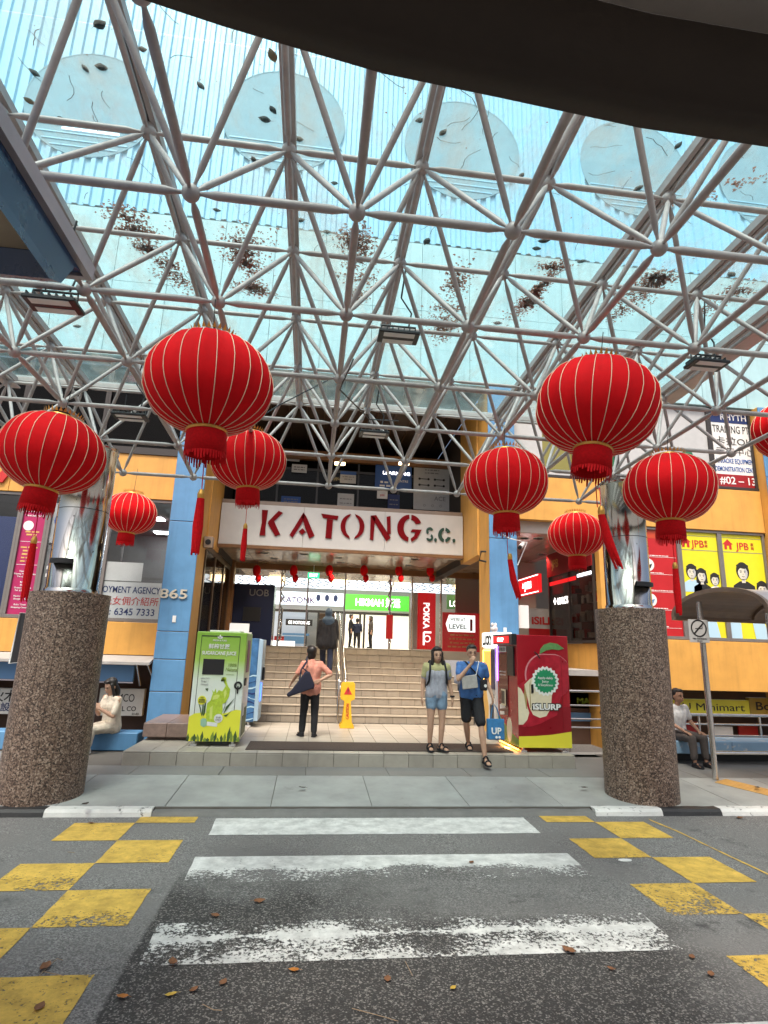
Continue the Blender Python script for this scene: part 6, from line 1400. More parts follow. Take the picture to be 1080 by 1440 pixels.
railing('steel railing behind the blue bench at the right', 5.4, 13.2, 10.62, zs2, PZ, [5.5, 6.7, 7.35, 8.6, 9.9, 11.2, 12.6])
zs3 = [at(820, yy, Y=12.0).z for yy in (972, 992, 1011, 1023)]
railing('short steel railing between the red machine and the right granite column', 4.42, 6.3, 12.0, zs3, -.2, [4.5, 5.4, 6.25])
part(MB().box(4.4, 14, 11.0, 11.2, -1.5, PZ-.02).box(4.4, 5.4, 10.6, 11.0, -.2, PZ-.012), 'retaining_wall', M['concrete'])

# ---------------------------------------------------------------- bus shelter and sign at the right
pb = at(1004, 1096, Z=PZ); XE = pb.x
rear, frnt = at(945, 870, X=XE), at(1079, 853, X=XE)
BS = thing('bus_shelter', 'barrel roofed brown shelter on thin steel posts at the right edge of the pavement', 'shelter', (XE+2, pb.y, PZ))
yr, yf = rear.y, frnt.y; zsh = (rear.z+frnt.z)/2; apex = at(1012, 827, X=XE); hz = max(.35, apex.z-zsh)
ym, rw = (yr+yf)/2, (yr-yf)/2
def vault(b, x0, x1, off, th, n=18):
    A = [(ym-(rw+off)*math.cos(math.pi*k/n), zsh+(hz+off)*math.sin(math.pi*k/n)) for k in range(n+1)]; B = [(ym-(rw+off-th)*math.cos(math.pi*k/n), zsh+(hz+off-th)*math.sin(math.pi*k/n)) for k in range(n+1)]
    for k in range(n):
        i = b.add([(x0, *A[k]), (x0, *A[k+1]), (x0, *B[k+1]), (x0, *B[k]), (x1, *A[k]), (x1, *A[k+1]), (x1, *B[k+1]), (x1, *B[k])])
        for q_ in ((0, 1, 2, 3), (7, 6, 5, 4), (0, 4, 5, 1), (3, 2, 6, 7), (1, 5, 6, 2), (0, 3, 7, 4)): b.face([i+z for z in q_])
    return b
mat('shelter_brown', (.21, .155, .115), .4, var=(4, .2)); mat('shelter_top', (.40, .37, .36), .35, var=(3, .1))
for k in range(4): part(vault(MB(), XE+.05+1.5*k, XE+.05+1.5*(k+1)-.01, 0, .025), 'roof_sheet', M['shelter_top'], BS)
for k in range(5): part(vault(MB(), XE+1.5*k, XE+1.5*k+.05, -.03 if k else .02, .07), 'arch_rib', M['shelter_brown'], BS)
part(vault(MB(), XE+.06, XE+6.0, -.027, .012), 'ceiling_lining', M['shelter_brown'], BS)
for y in (yr-.02, yf+.02): part(MB().box(XE, XE+6, y-.03, y+.03, zsh-.06, zsh-.001), 'eaves_beam', M['shelter_brown'], BS)
part(MB().tube((XE+.03, pb.y, PZ), (XE+.03, pb.y, zsh+hz*.55), .045, n=14), 'post', M['stainless'], BS); part(MB().tube((XE+.03, yf+.03, PZ), (XE+.03, yf+.03, zsh-.06), .045, n=14), 'post', M['stainless'], BS)
for y in (pb.y, yf+.03): part(MB().tube((XE+4.5, y, PZ), (XE+4.5, y, zsh+.1), .045, n=12), 'post', M['stainless'], BS)
zr_ = at(1040, 1053, Y=9.2).z
part(MB().path([(XE+.03, pb.y, zr_), (XE+4.5, pb.y, zr_)], .028, 10), 'lean_rail', M['stainless'], BS)
a, c = at(970, 903, Y=pb.y-.06), at(995, 872, Y=pb.y-.06)
NS = thing('no_smoking_sign', 'white plate with a crossed circle fixed to the shelter post', 'sign', ((a.x+c.x)/2, pb.y-.06, a.z)); Fn = front(a.x, pb.y-.06, a.z); w, h = c.x-a.x, c.z-a.z
part(MB().fbox(Fn, 0, w, 0, h, 0, .006), 'plate', M['paper_grey'], NS, bevel=.003); Fn = fr(Fn, .0065); r_ = w*.40
part(MB().ring(Fn, w/2, h*.62, r_*.84, r_, 30).poly(Fn, [(w/2-r_*.66, h*.62-r_*.54), (w/2-r_*.54, h*.62-r_*.66), (w/2+r_*.66, h*.62+r_*.54), (w/2+r_*.54, h*.62+r_*.66)], 0, .004), 'crossed_circle', M['ink_black'], NS)
part(MB().fbox(Fn, w*.32, w*.62, h*.585, h*.625, 0, .002).fbox(Fn, w*.63, w*.68, h*.585, h*.625, 0, .002).path([Fn.p(w*.66, h*.64, .002), Fn.p(w*.70, h*.68, .002), Fn.p(w*.64, h*.72, .002), Fn.p(w*.68, h*.77, .002)], .004, 4), 'cigarette', M['ink_black'], NS)
text('NO SMOKING', Fn, w/2, h*.13, h*.07, M['ink_black'], NS, width=w*.7); text('BY LAW', Fn, w/2, h*.04, h*.05, M['ink_black'], NS)
# camera and lamp arm on the right pillar
q = at(729, 768, Y=YP); CC = thing('cctv_camera', 'small white security camera with a conduit arm on the right blue pillar', 'camera', (q.x, YP, q.z))
part(MB().tube((q.x-.02, YP-.16, q.z-.05), (q.x+.10, YP-.02, q.z+.05), .05, n=14), 'housing', M['cctv_white'], CC); part(MB().tube((q.x-.045, YP-.19, q.z-.07), (q.x-.022, YP-.162, q.z-.052), .042, n=12), 'lens', M['black_plastic'], CC)
a, c, d_ = at(716, 757, Y=YP-.1), at(741, 763, Y=YP-.1), at(728, 795, Y=YP-.02); part(MB().path([at(707, 752, Y=YP-.02), a, c, d_], .012, 8), 'conduit', M['cctv_white'], CC)
q = at(684, 782, Y=YP+.3); t = thing('wall_lamp', 'dark square wall bracket on the inner yellow face of the right pillar', 'bracket', q); part(MB().path([q+Vector((.1, 0, .1)), q+Vector((-.12, 0, .1)), q+Vector((-.16, 0, -.1)), q+Vector((.08, 0, -.14))], .025, 6), 'frame', M['black_metal'], t)
q = at(288, 763, Y=12.5); t = thing('wall_speaker', 'small tan box speaker on the inner side of the left blue pillar', 'speaker', q); part(MB().box(-2.38, -2.2, 12.4, 12.6, q.z-.12, q.z+.12), 'box', M['soffit'], t, bevel=.01); part(MB().tube((-2.29, 12.399, q.z), (-2.29, 12.39, q.z), .06, n=14), 'cone', M['black_plastic'], t)

# ---------------------------------------------------------------- people
mat('skin', (.50, .30, .205), .55, var=(30, .06), spec=.35); mat('skin_tan', (.36, .20, .13), .55, var=(30, .06), spec=.35); mat('hair', (.014, .011, .010), .45, var=(60, .3)); mat('eye_dark', (.015, .01, .01), .2); mat('lip', (.30, .11, .09), .5)
for n_, c_ in (('peach_cloth', (.62, .27, .20)), ('black_cloth', (.014, .014, .017)), ('navy_cloth', (.016, .024, .055)), ('slate_cloth', (.05, .085, .13)), ('grey_blue_cloth', (.36, .37, .43)), ('olive_cloth', (.42, .40, .20)), ('denim', (.20, .30, .42)), ('blue_cloth', (.055, .16, .42)), ('cream_cloth', (.66, .58, .47)), ('white_cloth', (.64, .64, .64)), ('grey_trouser', (.085, .072, .065)), ('grey_bag', (.42, .40, .38)), ('navy_bag', (.016, .018, .04)), ('bag_blue', (.04, .19, .42))): mat(n_, c_, .85, var=(18, .18), bump=(45, .35))
V = Vector
def lerp(a, b, t): return V(a).lerp(V(b), t)
def hand(b, w, d, palm_n, s=1., curl=.5, side=1):
    """a palm and five bent fingers; w wrist, d direction of the hand, palm_n the way the palm looks"""
    d = V(d).normalized(); n = (V(palm_n)-d*V(palm_n).dot(d)).normalized(); a = d.cross(n)*side
    c = V(w)+d*.045*s
    for k in (-1.1, 0, 1.1): b.cap(V(w)+d*.01+a*k*.014*s, V(w)+d*.078*s+a*k*.020*s, .015*s, .014*s, 8)
    for k, L in zip((-1.5, -.5, .5, 1.5), (.058, .074, .070, .062)):
        p = V(w)+d*.085*s+a*k*.0185*s; q = p+(d*(1-curl*.4)+n*curl*.45)*L*.5*s; r = q+(d*(1-curl*.9)+n*curl*.9)*L*.5*s
        b.cap(p-d*.012, q, .0098*s, .0092*s, 7); b.cap(q, r, .0092*s, .0078*s, 7)
    p = V(w)+d*.03*s+a*.026*s; q = p+(d*.6+a*.7+n*.25)*.032*s; b.cap(p, q, .0125*s, .011*s, 7); b.cap(q, q+(d*.85+a*.15+n*.3)*.032*s, .0105*s, .009*s, 7)
def head(b, c, f, s=1.):
    """head prims: c centre at eye height, f the way the face looks (unit)"""
    f = V(f).normalized(); up = V((0,0,1)); r = f.cross(up).normalized(); up = r.cross(f)
    M3 = Matrix((r, f, up)).transposed()
    def e(off, rx, ry, rz): b.ell(V(c)+M3 @ V(off), rx*s, ry*s, rz*s, 16, 12, M3)
    e((0, -.008, .025), .076, .094, .094); e((0, .016, -.035), .062, .074, .082); e((0, .045, -.082), .034, .036, .03)
    e((0, .100, -.030), .013, .020, .016); e((0, .090, -.008), .010, .014, .028); e((0, .074, .018), .058, .018, .012)
    for k in (-1, 1): e((k*.077, -.008, -.018), .010, .022, .032)
    e((0, .086, -.062), .026, .012, .009)
    return M3
def face(c, M3, parent, s=1.):
    for k in (-1, 1):
        MB().ell(V(c)+M3 @ V((k*.032, .082, .0))*s, .0135*s, .006*s, .0065*s, 10, 6, M3).build('eye', M['eye_dark'], parent, world=False)
        MB().ell(V(c)+M3 @ V((k*.033, .084, .022))*s, .020*s, .007*s, .0045*s, 10, 6, M3).build('eyebrow', M['hair'], parent, world=False)
    MB().ell(V(c)+M3 @ V((0, .094, -.063))*s, .024*s, .008*s, .0075*s, 12, 6, M3).build('mouth', M['lip'], parent, world=False)
def hairdo(c, M3, parent, kind, s=1.):
    b = MB()
    def e(off, rx, ry, rz): b.ell(V(c)+M3 @ V(off)*s, rx*s, ry*s, rz*s, 16, 12, M3)
    if kind == 'short': e((0, -.026, .046), .084, .092, .088); e((0, .03, .088), .066, .058, .034); e((0, -.055, -.01), .070, .052, .07)
    elif kind == 'bob': e((0, -.028, .044), .088, .095, .090); e((0, .028, .088), .068, .060, .034); e((0, -.058, -.035), .076, .055, .085)
    elif kind == 'long':
        e((0, -.026, .044), .088, .095, .092); e((0, .028, .090), .070, .062, .034); e((0, -.062, -.07), .080, .055, .13)
        for k in (-1, 1): b.cap(V(c)+M3 @ V((k*.072, .015, .03))*s, V(c)+M3 @ V((k*.085, .03, -.20))*s, .026*s, .022*s, 10); b.cap(V(c)+M3 @ V((k*.085, .03, -.20))*s, V(c)+M3 @ V((k*.095, .05, -.31))*s, .022*s, .012*s, 10)
    elif kind == 'hijab':
        e((0, -.022, .020), .094, .108, .118); b.cap(V(c)+M3 @ V((0, -.02, -.06))*s, V(c)+M3 @ V((0, -.03, -.16))*s, .086*s, .115*s, 14); b.cap(V(c)+M3 @ V((-.06, -.055, -.17))*s, V(c)+M3 @ V((.06, -.055, -.17))*s, .10*s, .10*s, 12); e((0, -.085, -.22), .13, .07, .10)
        return voxel(b, 'headscarf', M['slate_cloth'], parent, .012, 4)
    return voxel(b, 'hair', M['hair'], parent, .010, 3, folds=.006)
def person(label, loc, rz, J, skin='skin', top=None, bottom=None, hair='short', look=(0, -1, 0), girth=1., sleeve=.55, leg_to=.5, shoes='sandal', vox=.009, hands=((0, 0, -1), (0, 0, -1)), palms=((1, 0, 0), (-1, 0, 0)), curl=.45, hem=.0, loose=.018, faced=True, shoe_mat='black_cloth', group=None):
    """J: joints in the figure's own space (it looks along -y): hip, chest, neck, head, and per side sh, el, wr, hp, kn, an, toe (0 = -x side, 1 = +x side)"""
    t = thing('person', label, 'person', loc, group, rz); g = girth
    b = MB(); hip, chest, neck, hd = (V(J[k]) for k in ('hip', 'chest', 'neck', 'head'))
    ax = (V(J['sh'][1])-V(J['sh'][0])).normalized(); axh = (V(J['hp'][1])-V(J['hp'][0])).normalized()
    def torso(b, e, low=0.):
        for k in (-1, 0, 1):
            b.cap(hip+axh*k*.075*g-V((0, 0, low)), lerp(hip, chest, .5)+ax*k*.062*g, .098*g+e, .088*g+e, 12)
            b.cap(lerp(hip, chest, .5)+ax*k*.062*g, chest+ax*k*.080*g, .088*g+e, .098*g+e, 12)
        
        for q_ in (0, 1): b.cap(neck-V((0, 0, .075)), V(J['sh'][q_])+V((0, 0, -.012)), .050+e*.7, .046+e*.6, 12); b.cap(chest, V(J['sh'][q_])+V((0, 0, -.05)), .085+e*.6, .050+e*.6, 12)
        b.cap(chest+V((0, 0, .04)), neck-V((0, 0, .04)), .095+e*.6, .058+e*.4, 12)
    torso(b, 0)
    b.cap(neck-V((0, 0, .05)), hd-V((0, 0, .07)), .050, .047, 12)
    M3 = head(b, hd, look, 1.07)
    for s in (0, 1):
        sh, el, wr, hp, kn, an, toe = (V(J[k][s]) for k in ('sh', 'el', 'wr', 'hp', 'kn', 'an', 'toe'))
        b.cap(sh, el, .048*g, .037, 10); b.cap(el, lerp(el, wr, .3), .037, .037, 10); b.cap(lerp(el, wr, .3), wr, .036, .024, 10)
        hand(b, wr, hands[s], palms[s], 1.05, curl, -1 if s else 1)
        b.cap(hp, lerp(hp, kn, .4), .085*g, .076*g, 12); b.cap(lerp(hp, kn, .4), kn, .074*g, .052, 12); b.cap(kn, lerp(kn, an, .3), .050, .052*g, 10); b.cap(lerp(kn, an, .3), an, .052*g, .032, 10)
        fd = (toe-an); b.cap(an+V((0, 0, -.02)), an+V((0, 0, -.035))-V((fd.x, fd.y, 0)).normalized()*.03, .033, .030, 8); b.cap(an+V((0, 0, -.035)), toe, .032, .022, 8)
        sd_ = V((-fd.y, fd.x, 0)).normalized()
        for k in (-1, 1): b.cap(lerp(an, toe, .5)+sd_*k*.012, toe+sd_*k*.018, .022, .018, 8)
    voxel(b, 'body', M[skin], t, vox, 2)
    if faced: face(hd, M3, t, 1.07)
    hairdo(hd, M3, t, hair, 1.07)
    if top:
        b = MB(); torso(b, loose, hem)
        for s in (0, 1):
            sh, el, wr = (V(J[k][s]) for k in ('sh', 'el', 'wr'))
            if sleeve <= 1: b.cap(sh-V((0, 0, .02)), lerp(sh, el, sleeve), .055*g, .056*g, 12)
            else: b.cap(sh, el, .060*g, .050*g, 12); b.cap(el, lerp(el, wr, sleeve-1), .050*g, .040*g, 12)
        voxel(b, 'top', M[top], t, .011, 3, folds=.011)
    if bottom:
        b = MB(); e = .014
        for k in (-1, 0, 1): b.cap(hip+axh*k*.075*g-V((0, 0, .02)), hip+axh*k*.07*g+V((0, 0, .06)), .098*g+e, .09*g+e*.6, 12)
        for s in (0, 1):
            hp, kn, an = (V(J[k][s]) for k in ('hp', 'kn', 'an'))
            if leg_to <= 1: b.cap(hp, lerp(hp, kn, leg_to), .100*g, (.100-.022*leg_to)*g, 12)
            else: b.cap(hp, kn, .098*g, .072*g, 12); b.cap(kn, lerp(kn, an, leg_to-1), .070*g, .060*g, 12)
        voxel(b, 'bottom', M[bottom], t, .011, 3, folds=.009)
    for s in (0, 1):
        an, toe = V(J['an'][s]), V(J['toe'][s]); fd = V((toe.x-an.x, toe.y-an.y, 0)).normalized(); sd_ = V((-fd.y, fd.x, 0)); bz = min(an.z-.085, toe.z-.03)
        b = MB(); heel = an-fd*.06; tip = toe+fd*.03
        out = []
        for q_, wd in ((0, .6), (.12, .95), (.4, .9), (.7, 1.15), (.9, .95), (1, .45)): p = heel.lerp(tip, q_); out.append((p, wd*.045))
        ring_ = [(p+sd_*w_) for p, w_ in out]+[(p-sd_*w_) for p, w_ in reversed(out)]
        zf = lambda p: (an.z-.085)+((toe.z-.03)-(an.z-.085))*max(0, min(1, (p-an).dot(fd)/max(.01, (toe-an).dot(fd))))
        b.prism([V((p.x, p.y, zf(p))) for p in ring_], [V((p.x, p.y, zf(p)+.028)) for p in ring_])
        sh_ = b.build('shoe', M[shoe_mat], t, world=False, bevel=.006)
        if shoes == 'sandal':
            st = MB()
            for q_ in (.35, .72):
                p = heel.lerp(tip, q_); zc_ = zf(p)+.03; hgt = .085 if q_ < .5 else .05
                st.path([V((p.x, p.y, zc_))+sd_*.045*math.cos(math.pi*k/8)*1.05+V((0, 0, hgt*math.sin(math.pi*k/8))) for k in range(9)], .012, 6)
            p = heel.lerp(tip, .12); st.path([V((p.x, p.y, zf(p)+.07))-fd*.03*math.sin(math.pi*k/8)+sd_*.042*math.cos(math.pi*k/8)+fd*.05*abs(math.cos(math.pi*k/8)) for k in range(9)], .010, 6)
            st.build('strap', M[shoe_mat], sh_, world=False)
        else:
            up_ = MB(); up_.cap(an+V((0, 0, -.04)), toe+V((0, 0, .004)), .044, .034, 10); up_.ell(an+V((0, 0, -.035))-fd*.02, .044, .044, .045, 10, 8); voxel(up_, 'upper', M[shoe_mat], sh_, .011, 2)
    return t, M3, hd
def stand(H=1.62, lean=0, sw=.185, hw=.085, arms=None, feet_=None):
    k = H/1.7
    J = dict(hip=(0, 0, .93*k), chest=(0, -.01-lean, 1.26*k), neck=(0, -.005-lean, 1.44*k), head=(0, -.03-lean, 1.585*k))
    J['sh'] = [(-sw, -lean, 1.372*k), (sw, -lean, 1.372*k)]
    J['el'] = [(-sw-.045, .02, 1.10*k), (sw+.045, .02, 1.10*k)]; J['wr'] = [(-sw-.06, -.04, .87*k), (sw+.06, -.04, .87*k)]
    J['hp'] = [(-hw, 0, .88*k), (hw, 0, .88*k)]; J['kn'] = [(-hw-.01, -.02, .48*k), (hw+.01, -.02, .48*k)]; J['an'] = [(-hw-.01, .02, .09), (hw+.01, .02, .09)]; J['toe'] = [(-hw-.03, -.13, .032), (hw+.03, -.13, .032)]
    return J
# woman in peach, seen from behind (she looks along +y: the figure is turned by 180 degrees, so its own -x side is the photo's right)
q = at(433, 1036, Z=FZ); J = stand(1.60, sw=.158); J['head'] = (.03, -.05, 1.485); J['el'][0] = (-.36, .07, 1.10); J['wr'][0] = (-.17, .15, 1.0); J['el'][1] = (.27, .03, 1.08); J['wr'][1] = (.36, -.12, .93)
J['an'] = [(-.10, .05, .09), (.12, -.02, .09)]; J['toe'] = [(-.12, -.10, .032), (.17, -.15, .032)]; J['kn'] = [(-.095, -.0, .45), (.105, -.03, .45)]
t, _, hd = person('person in a peach shirt and black trousers seen from behind below the stairs', (q.x, q.y, FZ), R(180), J, top='peach_cloth', bottom='black_cloth', hair='bob', look=(.35, -1, .22), leg_to=1.95, shoes='shoe', sleeve=.85, girth=.98, hem=.06, hands=((.6, .3, -.2), (.3, -.5, -.5)), palms=((0, -1, 0), (-1, 0, 0)), loose=.024)
# her bag: lies against her back on the photo's left
b = MB(); F_ = Frame((q.x-.12, q.y-.22, FZ+.80), V((.94, .0, .34)), V((-.34, 0, .94)))
bag = thing('shoulder_bag', 'dark navy shoulder bag slung on the back of the peach shirt', 'bag', (q.x-.12, q.y-.22, FZ+.8))
b.poly(F_, [(-.30, 0), (.19, .0), (.22, .05), (.20, .30), (.12, .33), (-.2, .10), (-.31, .06)], -.05, .05); part(b, 'bag_body', M['navy_bag'], bag, bevel=.03, seg=2)
part(MB().path([F_.p(-.02, .22), F_.p(.06, .38), (q.x-.10, q.y-.12, FZ+1.34), (q.x-.10, q.y, FZ+1.405), (q.x-.12, q.y+.14, FZ+1.25)], .014, 8).path([F_.p(.18, .28), F_.p(.10, .40), (q.x-.09, q.y-.13, FZ+1.33)], .012, 8), 'strap', M['navy_bag'], bag)
# person in a headscarf climbing the stairs
k_ = 6; zst = FZ+RS*k_; ys_ = PY1+TR*(k_-.5); qx = at(459, 930, Y=ys_).x; J = stand(1.60); J['an'] = [(-.09, .06, .09), (.09, -.30, .09+RS)]; J['toe'] = [(-.11, -.09, .032), (.10, -.45, .032+RS)]; J['kn'] = [(-.09, -.02, .46), (.10, -.22, .52)]
t, _, hd = person('person in a blue grey headscarf and long dark coat climbing the stairs, seen from behind', (qx, ys_, zst), R(180), J, top='black_cloth', bottom='navy_cloth', hair='hijab', leg_to=1.95, sleeve=1.9, girth=1.12, shoes='shoe', loose=.03, hem=.10)
b = MB()
for k in (-1, 0, 1): b.cap((k*.09, 0, 1.15), (k*.13, .0, .72), .13, .15, 12)
voxel(b, 'coat', M['black_cloth'], t, .014, 3, folds=.014)
# girl in grey and olive shirt, denim shorts
q = at(613, 1056, Z=FZ+.014); sH = 1.62; J = stand(sH, sw=.18)
J['an'] = [(-.10, .03, .09), (.075, .0, .09)]; J['toe'] = [(-.10, -.13, .032), (.15, -.14, .032)]; J['wr'][0] = (-.245, -.03, .83); J['wr'][1] = (.265, -.03, .83)
t, M3, hd = person('person in a grey and olive shirt and denim shorts standing on the door mat', (q.x, q.y, FZ+.014), 0, J, top='grey_blue_cloth', bottom='denim', hair='long', look=(.05, -1, -.02), leg_to=.36, girth=1.02, sleeve=.6, skin='skin')
b = MB()
for s in (-1, 1): b.cap((s*.175, 0, 1.325), (s*.20, .008, 1.18), .066, .061, 12)
for s in (-1, 1): b.cap((0, -.01, 1.335), (s*.17, 0, 1.31), .072, .060, 12)
b.cap((-.10, -.015, 1.28), (.10, -.015, 1.28), .094, .094, 12)
voxel(b, 'shirt_yoke', M['olive_cloth'], t, .011, 3)
for s in (-1, 1): MB().path([(s*.125, .09, 1.20), (s*.12, .06, 1.40), (s*.12, -.04, 1.415), (s*.135, -.125, 1.27), (s*.15, -.11, 1.10), (s*.165, -.02, 1.02)], .017, 8).build('backpack_strap', M['black_cloth'], t, world=False)
bp_ = thing('backpack', 'black backpack on the back of the girl in denim shorts', 'bag', (q.x, q.y+.2, FZ+1.0)); b = MB(); b.cap((q.x-.08, q.y+.20, FZ+1.05), (q.x-.08, q.y+.19, FZ+1.32), .10, .09, 12); b.cap((q.x+.08, q.y+.20, FZ+1.05), (q.x+.08, q.y+.19, FZ+1.32), .10, .09, 12); bo = voxel(b, 'bag_body', M['black_cloth'], None, .015, 3); bo.data.transform(Matrix.Translation(-V(bp_.location))); bo.parent = bp_
MB().lathe([(.034, -.012), (.040, -.012), (.040, .012), (.034, .012)], (.263, -.03, .855), 16).build('wrist_band', M['black_cloth'], t, world=False)
# man in blue shirt and black shorts stepping down, hand at his mouth
q = at(662, 1057, Z=FZ); gz = FZ; J = stand(1.70, sw=.205)
J['hip'] = (0, -.06, .93); J['chest'] = (-.01, -.10, 1.26); J['neck'] = (-.01, -.11, 1.44); J['head'] = (-.015, -.15, 1.58); J['sh'] = [(-.215, -.10, 1.385), (.205, -.10, 1.385)]
J['el'][0] = (-.27, -.24, 1.15); J['wr'][0] = (-.075, -.315, 1.40); J['el'][1] = (.275, -.05, 1.11); J['wr'][1] = (.33, -.16, .88)
J['hp'] = [(-.09, -.05, .88), (.09, -.05, .88)]; J['kn'] = [(-.08, -.02, .47), (.115, -.22, .42)]; J['an'] = [(-.0, .16, .115), (.15, -.30, -.04)]; J['toe'] = [(-.005, .02, .034), (.165, -.47, -.115)]
t, M3, hd = person('person in a blue shirt and black shorts stepping down, hand at mouth', (q.x, q.y, gz), 0, J, top='blue_cloth', bottom='black_cloth', hair='short', look=(-.08, -1, -.06), leg_to=.86, girth=1.08, sleeve=.62, hands=((.25, -.3, .9), (0, -.15, -1)), palms=((.6, .8, 0), (-1, 0, 0)), loose=.026, curl=.7)
o = V((q.x, q.y, gz))
sb_ = thing('sling_bag', 'grey flat sling bag across the front of the blue shirt', 'bag', o+V((-.10, -.26, 1.0))); Fb = Frame(o+V((-.20, -.245, .99)), (1, 0, .14), (-.14, 0, 1)); part(MB().fbox(Fb, 0, .26, 0, .21, 0, .03), 'bag_body', M['grey_bag'], sb_, bevel=.01); part(MB().path([Fb.p(.25, .2, .015), o+V((.05, -.24, 1.30)), o+V((.10, -.16, 1.44)), o+V((.11, -.02, 1.44))], .008, 6), 'strap', M['white_cloth'], sb_)
cb_ = thing('camera_bag', 'small black pouch hanging at the right side of the blue shirt', 'bag', o+V((.16, -.24, 1.0))); part(MB().box(o.x+.09, o.x+.21, o.y-.30, o.y-.22, gz+.98, gz+1.16), 'pouch', M['black_cloth'], cb_, bevel=.03, seg=2); part(MB().path([o+V((.12, -.255, 1.15)), o+V((-.02, -.245, 1.30)), o+V((-.12, -.16, 1.43)), o+V((-.13, -.03, 1.43))], .012, 6), 'strap', M['black_cloth'], cb_); part(MB().disc(front(o.x+.17, o.y-.3005, gz+1.06), 0, 0, .025), 'clasp', M['white_plastic'], cb_)
w_ = o+V((.335, -.18, .78)); sh2 = thing('carrier_bag', 'blue carrier bag with white print hanging from the hand of the man in blue', 'bag', w_-V((0, 0, .62)))
b = MB(); b.prism([w_+V((-.11, -.05, -.56)), w_+V((.17, -.05, -.56)), w_+V((.17, .05, -.56)), w_+V((-.11, .05, -.56))], [w_+V((-.12, -.02, -.24)), w_+V((.18, -.02, -.24)), w_+V((.18, .02, -.24)), w_+V((-.12, .02, -.24))]); part(b, 'bag_body', M['bag_blue'], sh2, bevel=.012)
for dy_ in (-.015, .015): part(MB().path([w_+V((-.05, dy_, -.25)), w_+V((-.02, dy_, -.08)), w_+V((0, 0, .0)), w_+V((.06, dy_, -.08)), w_+V((.11, dy_, -.25))], .006, 6), 'handle', M['bag_blue'], sh2)
Fg = Frame(w_+V((.03, -.0495, -.47)), (1, 0, 0), (0, .1, 1)); text('UP', Fg, 0, 0, .10, M['ink_white'], sh2, bold=.04); part(MB().disc(Fg, .0, -.05, .02).disc(Fg, .05, -.05, .02), 'print', M['ink_white'], sh2)
# seated woman on the blue low wall
q = at(150, 1020, Y=10.66); zz = PZ; sz = LWz-PZ
def seated(sz, sp=.1, fwd=.44, tilt=.05):
    J = dict(hip=(0, .02, sz+.10), chest=(0, .02-tilt, sz+.42), neck=(0, -.0-tilt, sz+.60), head=(0, -.04-tilt, sz+.745))
    J['sh'] = [(-.18, .01-tilt, sz+.55), (.18, .01-tilt, sz+.55)]; J['el'] = [(-.22, -.06, sz+.30), (.22, -.06, sz+.30)]; J['wr'] = [(-.13, -.28, sz+.24), (.13, -.28, sz+.24)]
    J['hp'] = [(-.085, -.02, sz+.09), (.085, -.02, sz+.09)]; J['kn'] = [(-sp, -fwd, sz+.07), (sp, -fwd, sz+.07)]; J['an'] = [(-sp, -fwd-.02, .09), (sp, -fwd-.02, .09)]; J['toe'] = [(-sp-.01, -fwd-.17, .032), (sp+.01, -fwd-.17, .032)]
    return J
J = seated(sz, .08, .40); J['el'][1] = (.23, -.14, sz+.28); J['wr'][1] = (.08, -.30, sz+.40); J['el'][0] = (-.2, -.12, sz+.28); J['wr'][0] = (-.06, -.30, sz+.40)
t, M3, hd = person('long haired person in cream clothes sitting on the blue low wall looking at a phone', (q.x+.02, 10.80, zz), R(-38), J, top='cream_cloth', bottom='cream_cloth', hair='long', look=(-.1, -1, -.42), leg_to=1.85, sleeve=.8, shoes='shoe', shoe_mat='white_cloth', hands=((-.3, -.5, .6), (-.5, -.4, .5)), palms=((1, .4, 0), (-1, .4, 0)), curl=.8, hem=.03)
ph = thing('phone', 'dark phone held by the person sitting on the blue low wall', 'phone', (q.x, 10.5, zz+sz+.5)); Rm = Matrix.Rotation(R(-38), 3, 'Z'); pc = V((q.x+.02, 10.80, zz))+Rm @ V((.0, -.37, sz+.48)); Fh = Frame(pc, Rm @ V((1, 0, 0)), Rm @ V((0, -.5, .85))); part(MB().fbox(Fh, -.035, .035, -.07, .07, -.004, .004), 'phone_case', M['black_plastic'], ph, bevel=.003)
# seated man on the bench, partly behind the granite column
sz = bz1-PZ; q = at(951, 1040, Y=BY+.1); J = seated(sz, .12, .46); J['wr'][1] = (.14, -.36, sz+.17); J['wr'][0] = (-.14, -.34, sz+.17); J['el'][1] = (.25, -.08, sz+.30)
t, M3, hd = person('person in a white shirt and grey trousers sitting on the blue bench', (q.x+.10, BY+.22, PZ), R(10), J, top='white_cloth', bottom='grey_trouser', hair='short', look=(.15, -1, 0), leg_to=1.8, sleeve=.7, shoes='shoe', skin='skin_tan', hands=((0, -1, -.2), (0, -1, -.2)), palms=((0, 0, -1), (0, 0, -1)), loose=.025)
# three shoppers deep inside
for px, py, lab, rz, cl, H in ((492, 912, 'far dark clothed shopper at the left of the group behind the glass doors', 90, 'black_cloth', 1.66), (501.5, 916, 'far shorter shopper in black between two others behind the glass doors', 170, 'navy_cloth', 1.45), (521, 912, 'far long haired shopper facing left behind the glass doors', -80, 'grey_trouser', 1.6)):
    x = at(px, 900, Y=30).x; person(lab, (x, 30, LZ), R(rz), stand(H), top=cl, bottom='black_cloth', hair='long' if 'long' in lab else 'short', leg_to=1.9, sleeve=1.5, vox=.016, faced=True, shoes='shoe')

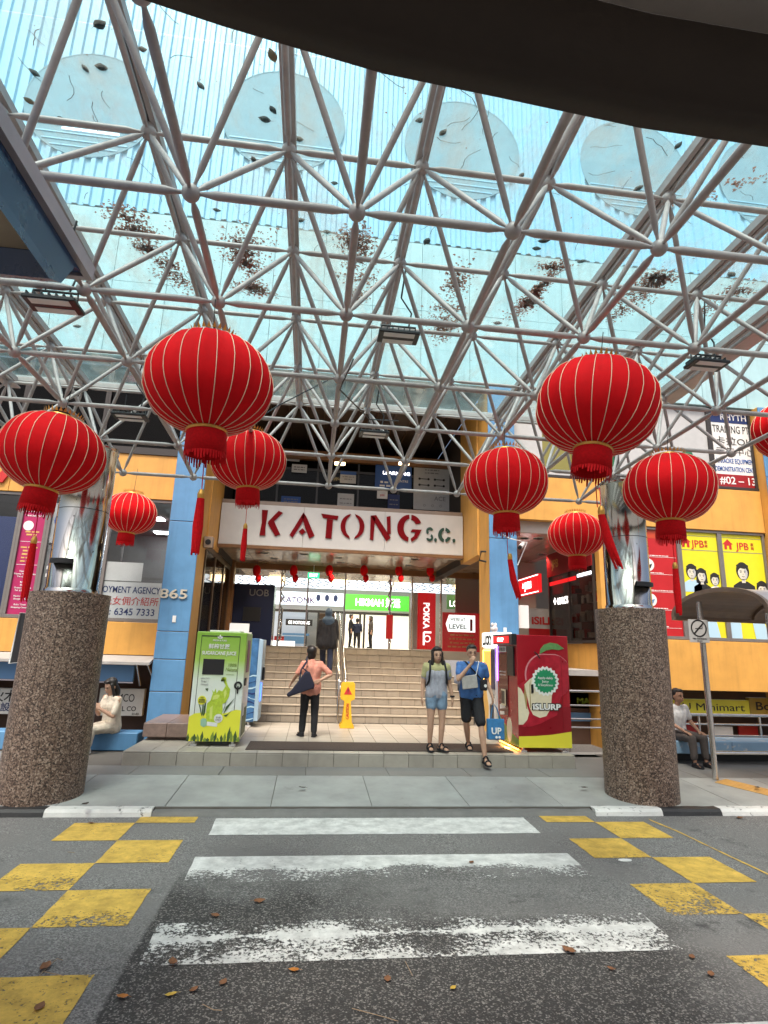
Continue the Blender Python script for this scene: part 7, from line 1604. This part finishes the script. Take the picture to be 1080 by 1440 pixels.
# ---------------------------------------------------------------- leaves and scraps on the road and pavement
LV = ((63, 1360, 'leaf_brown', .14, 'brown shrivelled leaf with twigs on the asphalt left of the crossing'), (172, 1401, 'leaf_orange', .10, 'rust coloured leaf at the dark asphalt edge below the crossing corner'), (240, 1398, 'leaf_yellow', .10, 'yellow leaf lying alone at the lower left of the crossing'), (272, 1392, 'leaf_brown', .09, 'small rust leaf just right of the yellow leaf'), (314, 1380, 'leaf_brown', .10, 'brown leaf right of the rust leaf pair near the lowest white stripe'), (413, 1363, 'leaf_orange', .10, 'orange round leaf on dark asphalt below the worn white stripe'), (545, 1376, 'leaf_brown', .10, 'brown leaf at the middle of the dark asphalt'), (243, 1353, 'leaf_brown', .13, 'brown leaf at the left end of the worn white stripe'), (800, 1337, 'leaf_brown', .15, 'large brown leaf on the lower edge of the worn white stripe'), (365, 1267, 'leaf_brown', .14, 'flat brown leaf on the grey patch between two white stripes'), (303, 1287, 'leaf_brown', .11, 'dull brown leaf above the worn white stripe at the left'), (860, 1362, 'leaf_brown', .08, 'tiny brown leaf near the right end of the worn white stripe'), (637, 1389, 'leaf_yellow', .07, 'tiny yellow green leaf on the dark asphalt'), (973, 1345, 'leaf_brown', .09, 'brown leaf on the asphalt right of the worn white stripe'), (1000, 1370, 'leaf_brown', .10, 'dull leaf beside the lowest right yellow square'), (56, 1415, 'leaf_brown', .12, 'brown leaf lying on the lowest left yellow square'), (663, 1212, 'leaf_brown', .10, 'brown leaf on the second white stripe'), (1040, 1150, 'leaf_brown', .16, 'brown leaf in the gutter below the white kerb'), (979, 1145, 'leaf_brown', .13, 'brown leaf in the gutter below the black kerb'), (850, 1144, 'leaf_brown', .12, 'brown leaf at the foot of the chipped white kerb'), (128, 1157, 'leaf_brown', .10, 'brown leaf beside the top left yellow square'))
for k, (px, py, m, s, lab) in enumerate(LV):
    q = at(px, py, Z=.012); leaf((q.x, q.y, .0085), m, s*.70, lab, 'fallen leaves on the road', rl.uniform(0, 6.3), rl.uniform(.25, .6), 50+k)
for k, (px, py, lab) in enumerate(((822, 1108, 'dark leaf scrap on the grey paving left of the right column'), (120, 1131, 'dark leaf scrap on the paving near the left column'), (425, 1108, 'dark leaf scrap on the paving before the step'), (1065, 1108, 'dark leaf scrap beside the tactile strip'))):
    q = at(px, py, Z=PZ); leaf((q.x, q.y, PZ+.003), 'leaf_dark', .11, lab, 'leaf scraps on the paving', k*1.3, .3, 80+k)
b = MB(); 
for pts in (((55, 1372), (80, 1348), (88, 1350)), ((60, 1366), (90, 1372)), ((495, 1418), (540, 1430), (560, 1436)), ((570, 1352), (580, 1372)), ((95, 1198), (105, 1199)), ((285, 1412), (300, 1420), (312, 1421))): b.path([at(px, py, Z=.012) for px, py in pts], .0022, 5)
b.build('road_twigs', M['tan_twig'], kind='stuff', label='pale dry twigs scattered on the road', cat='twigs')
q = at(879, 1210, Z=.004); o = MB().disc(Frame((0,0,0), (1,0,0), (0,1,0)), 0, 0, .07, .035, 12, 0, .006).build('paper_scrap', M['paper_white']); o.location = (q.x, q.y, .004); tag(o, 'white paper scrap on the asphalt beside the right yellow squares', 'litter')
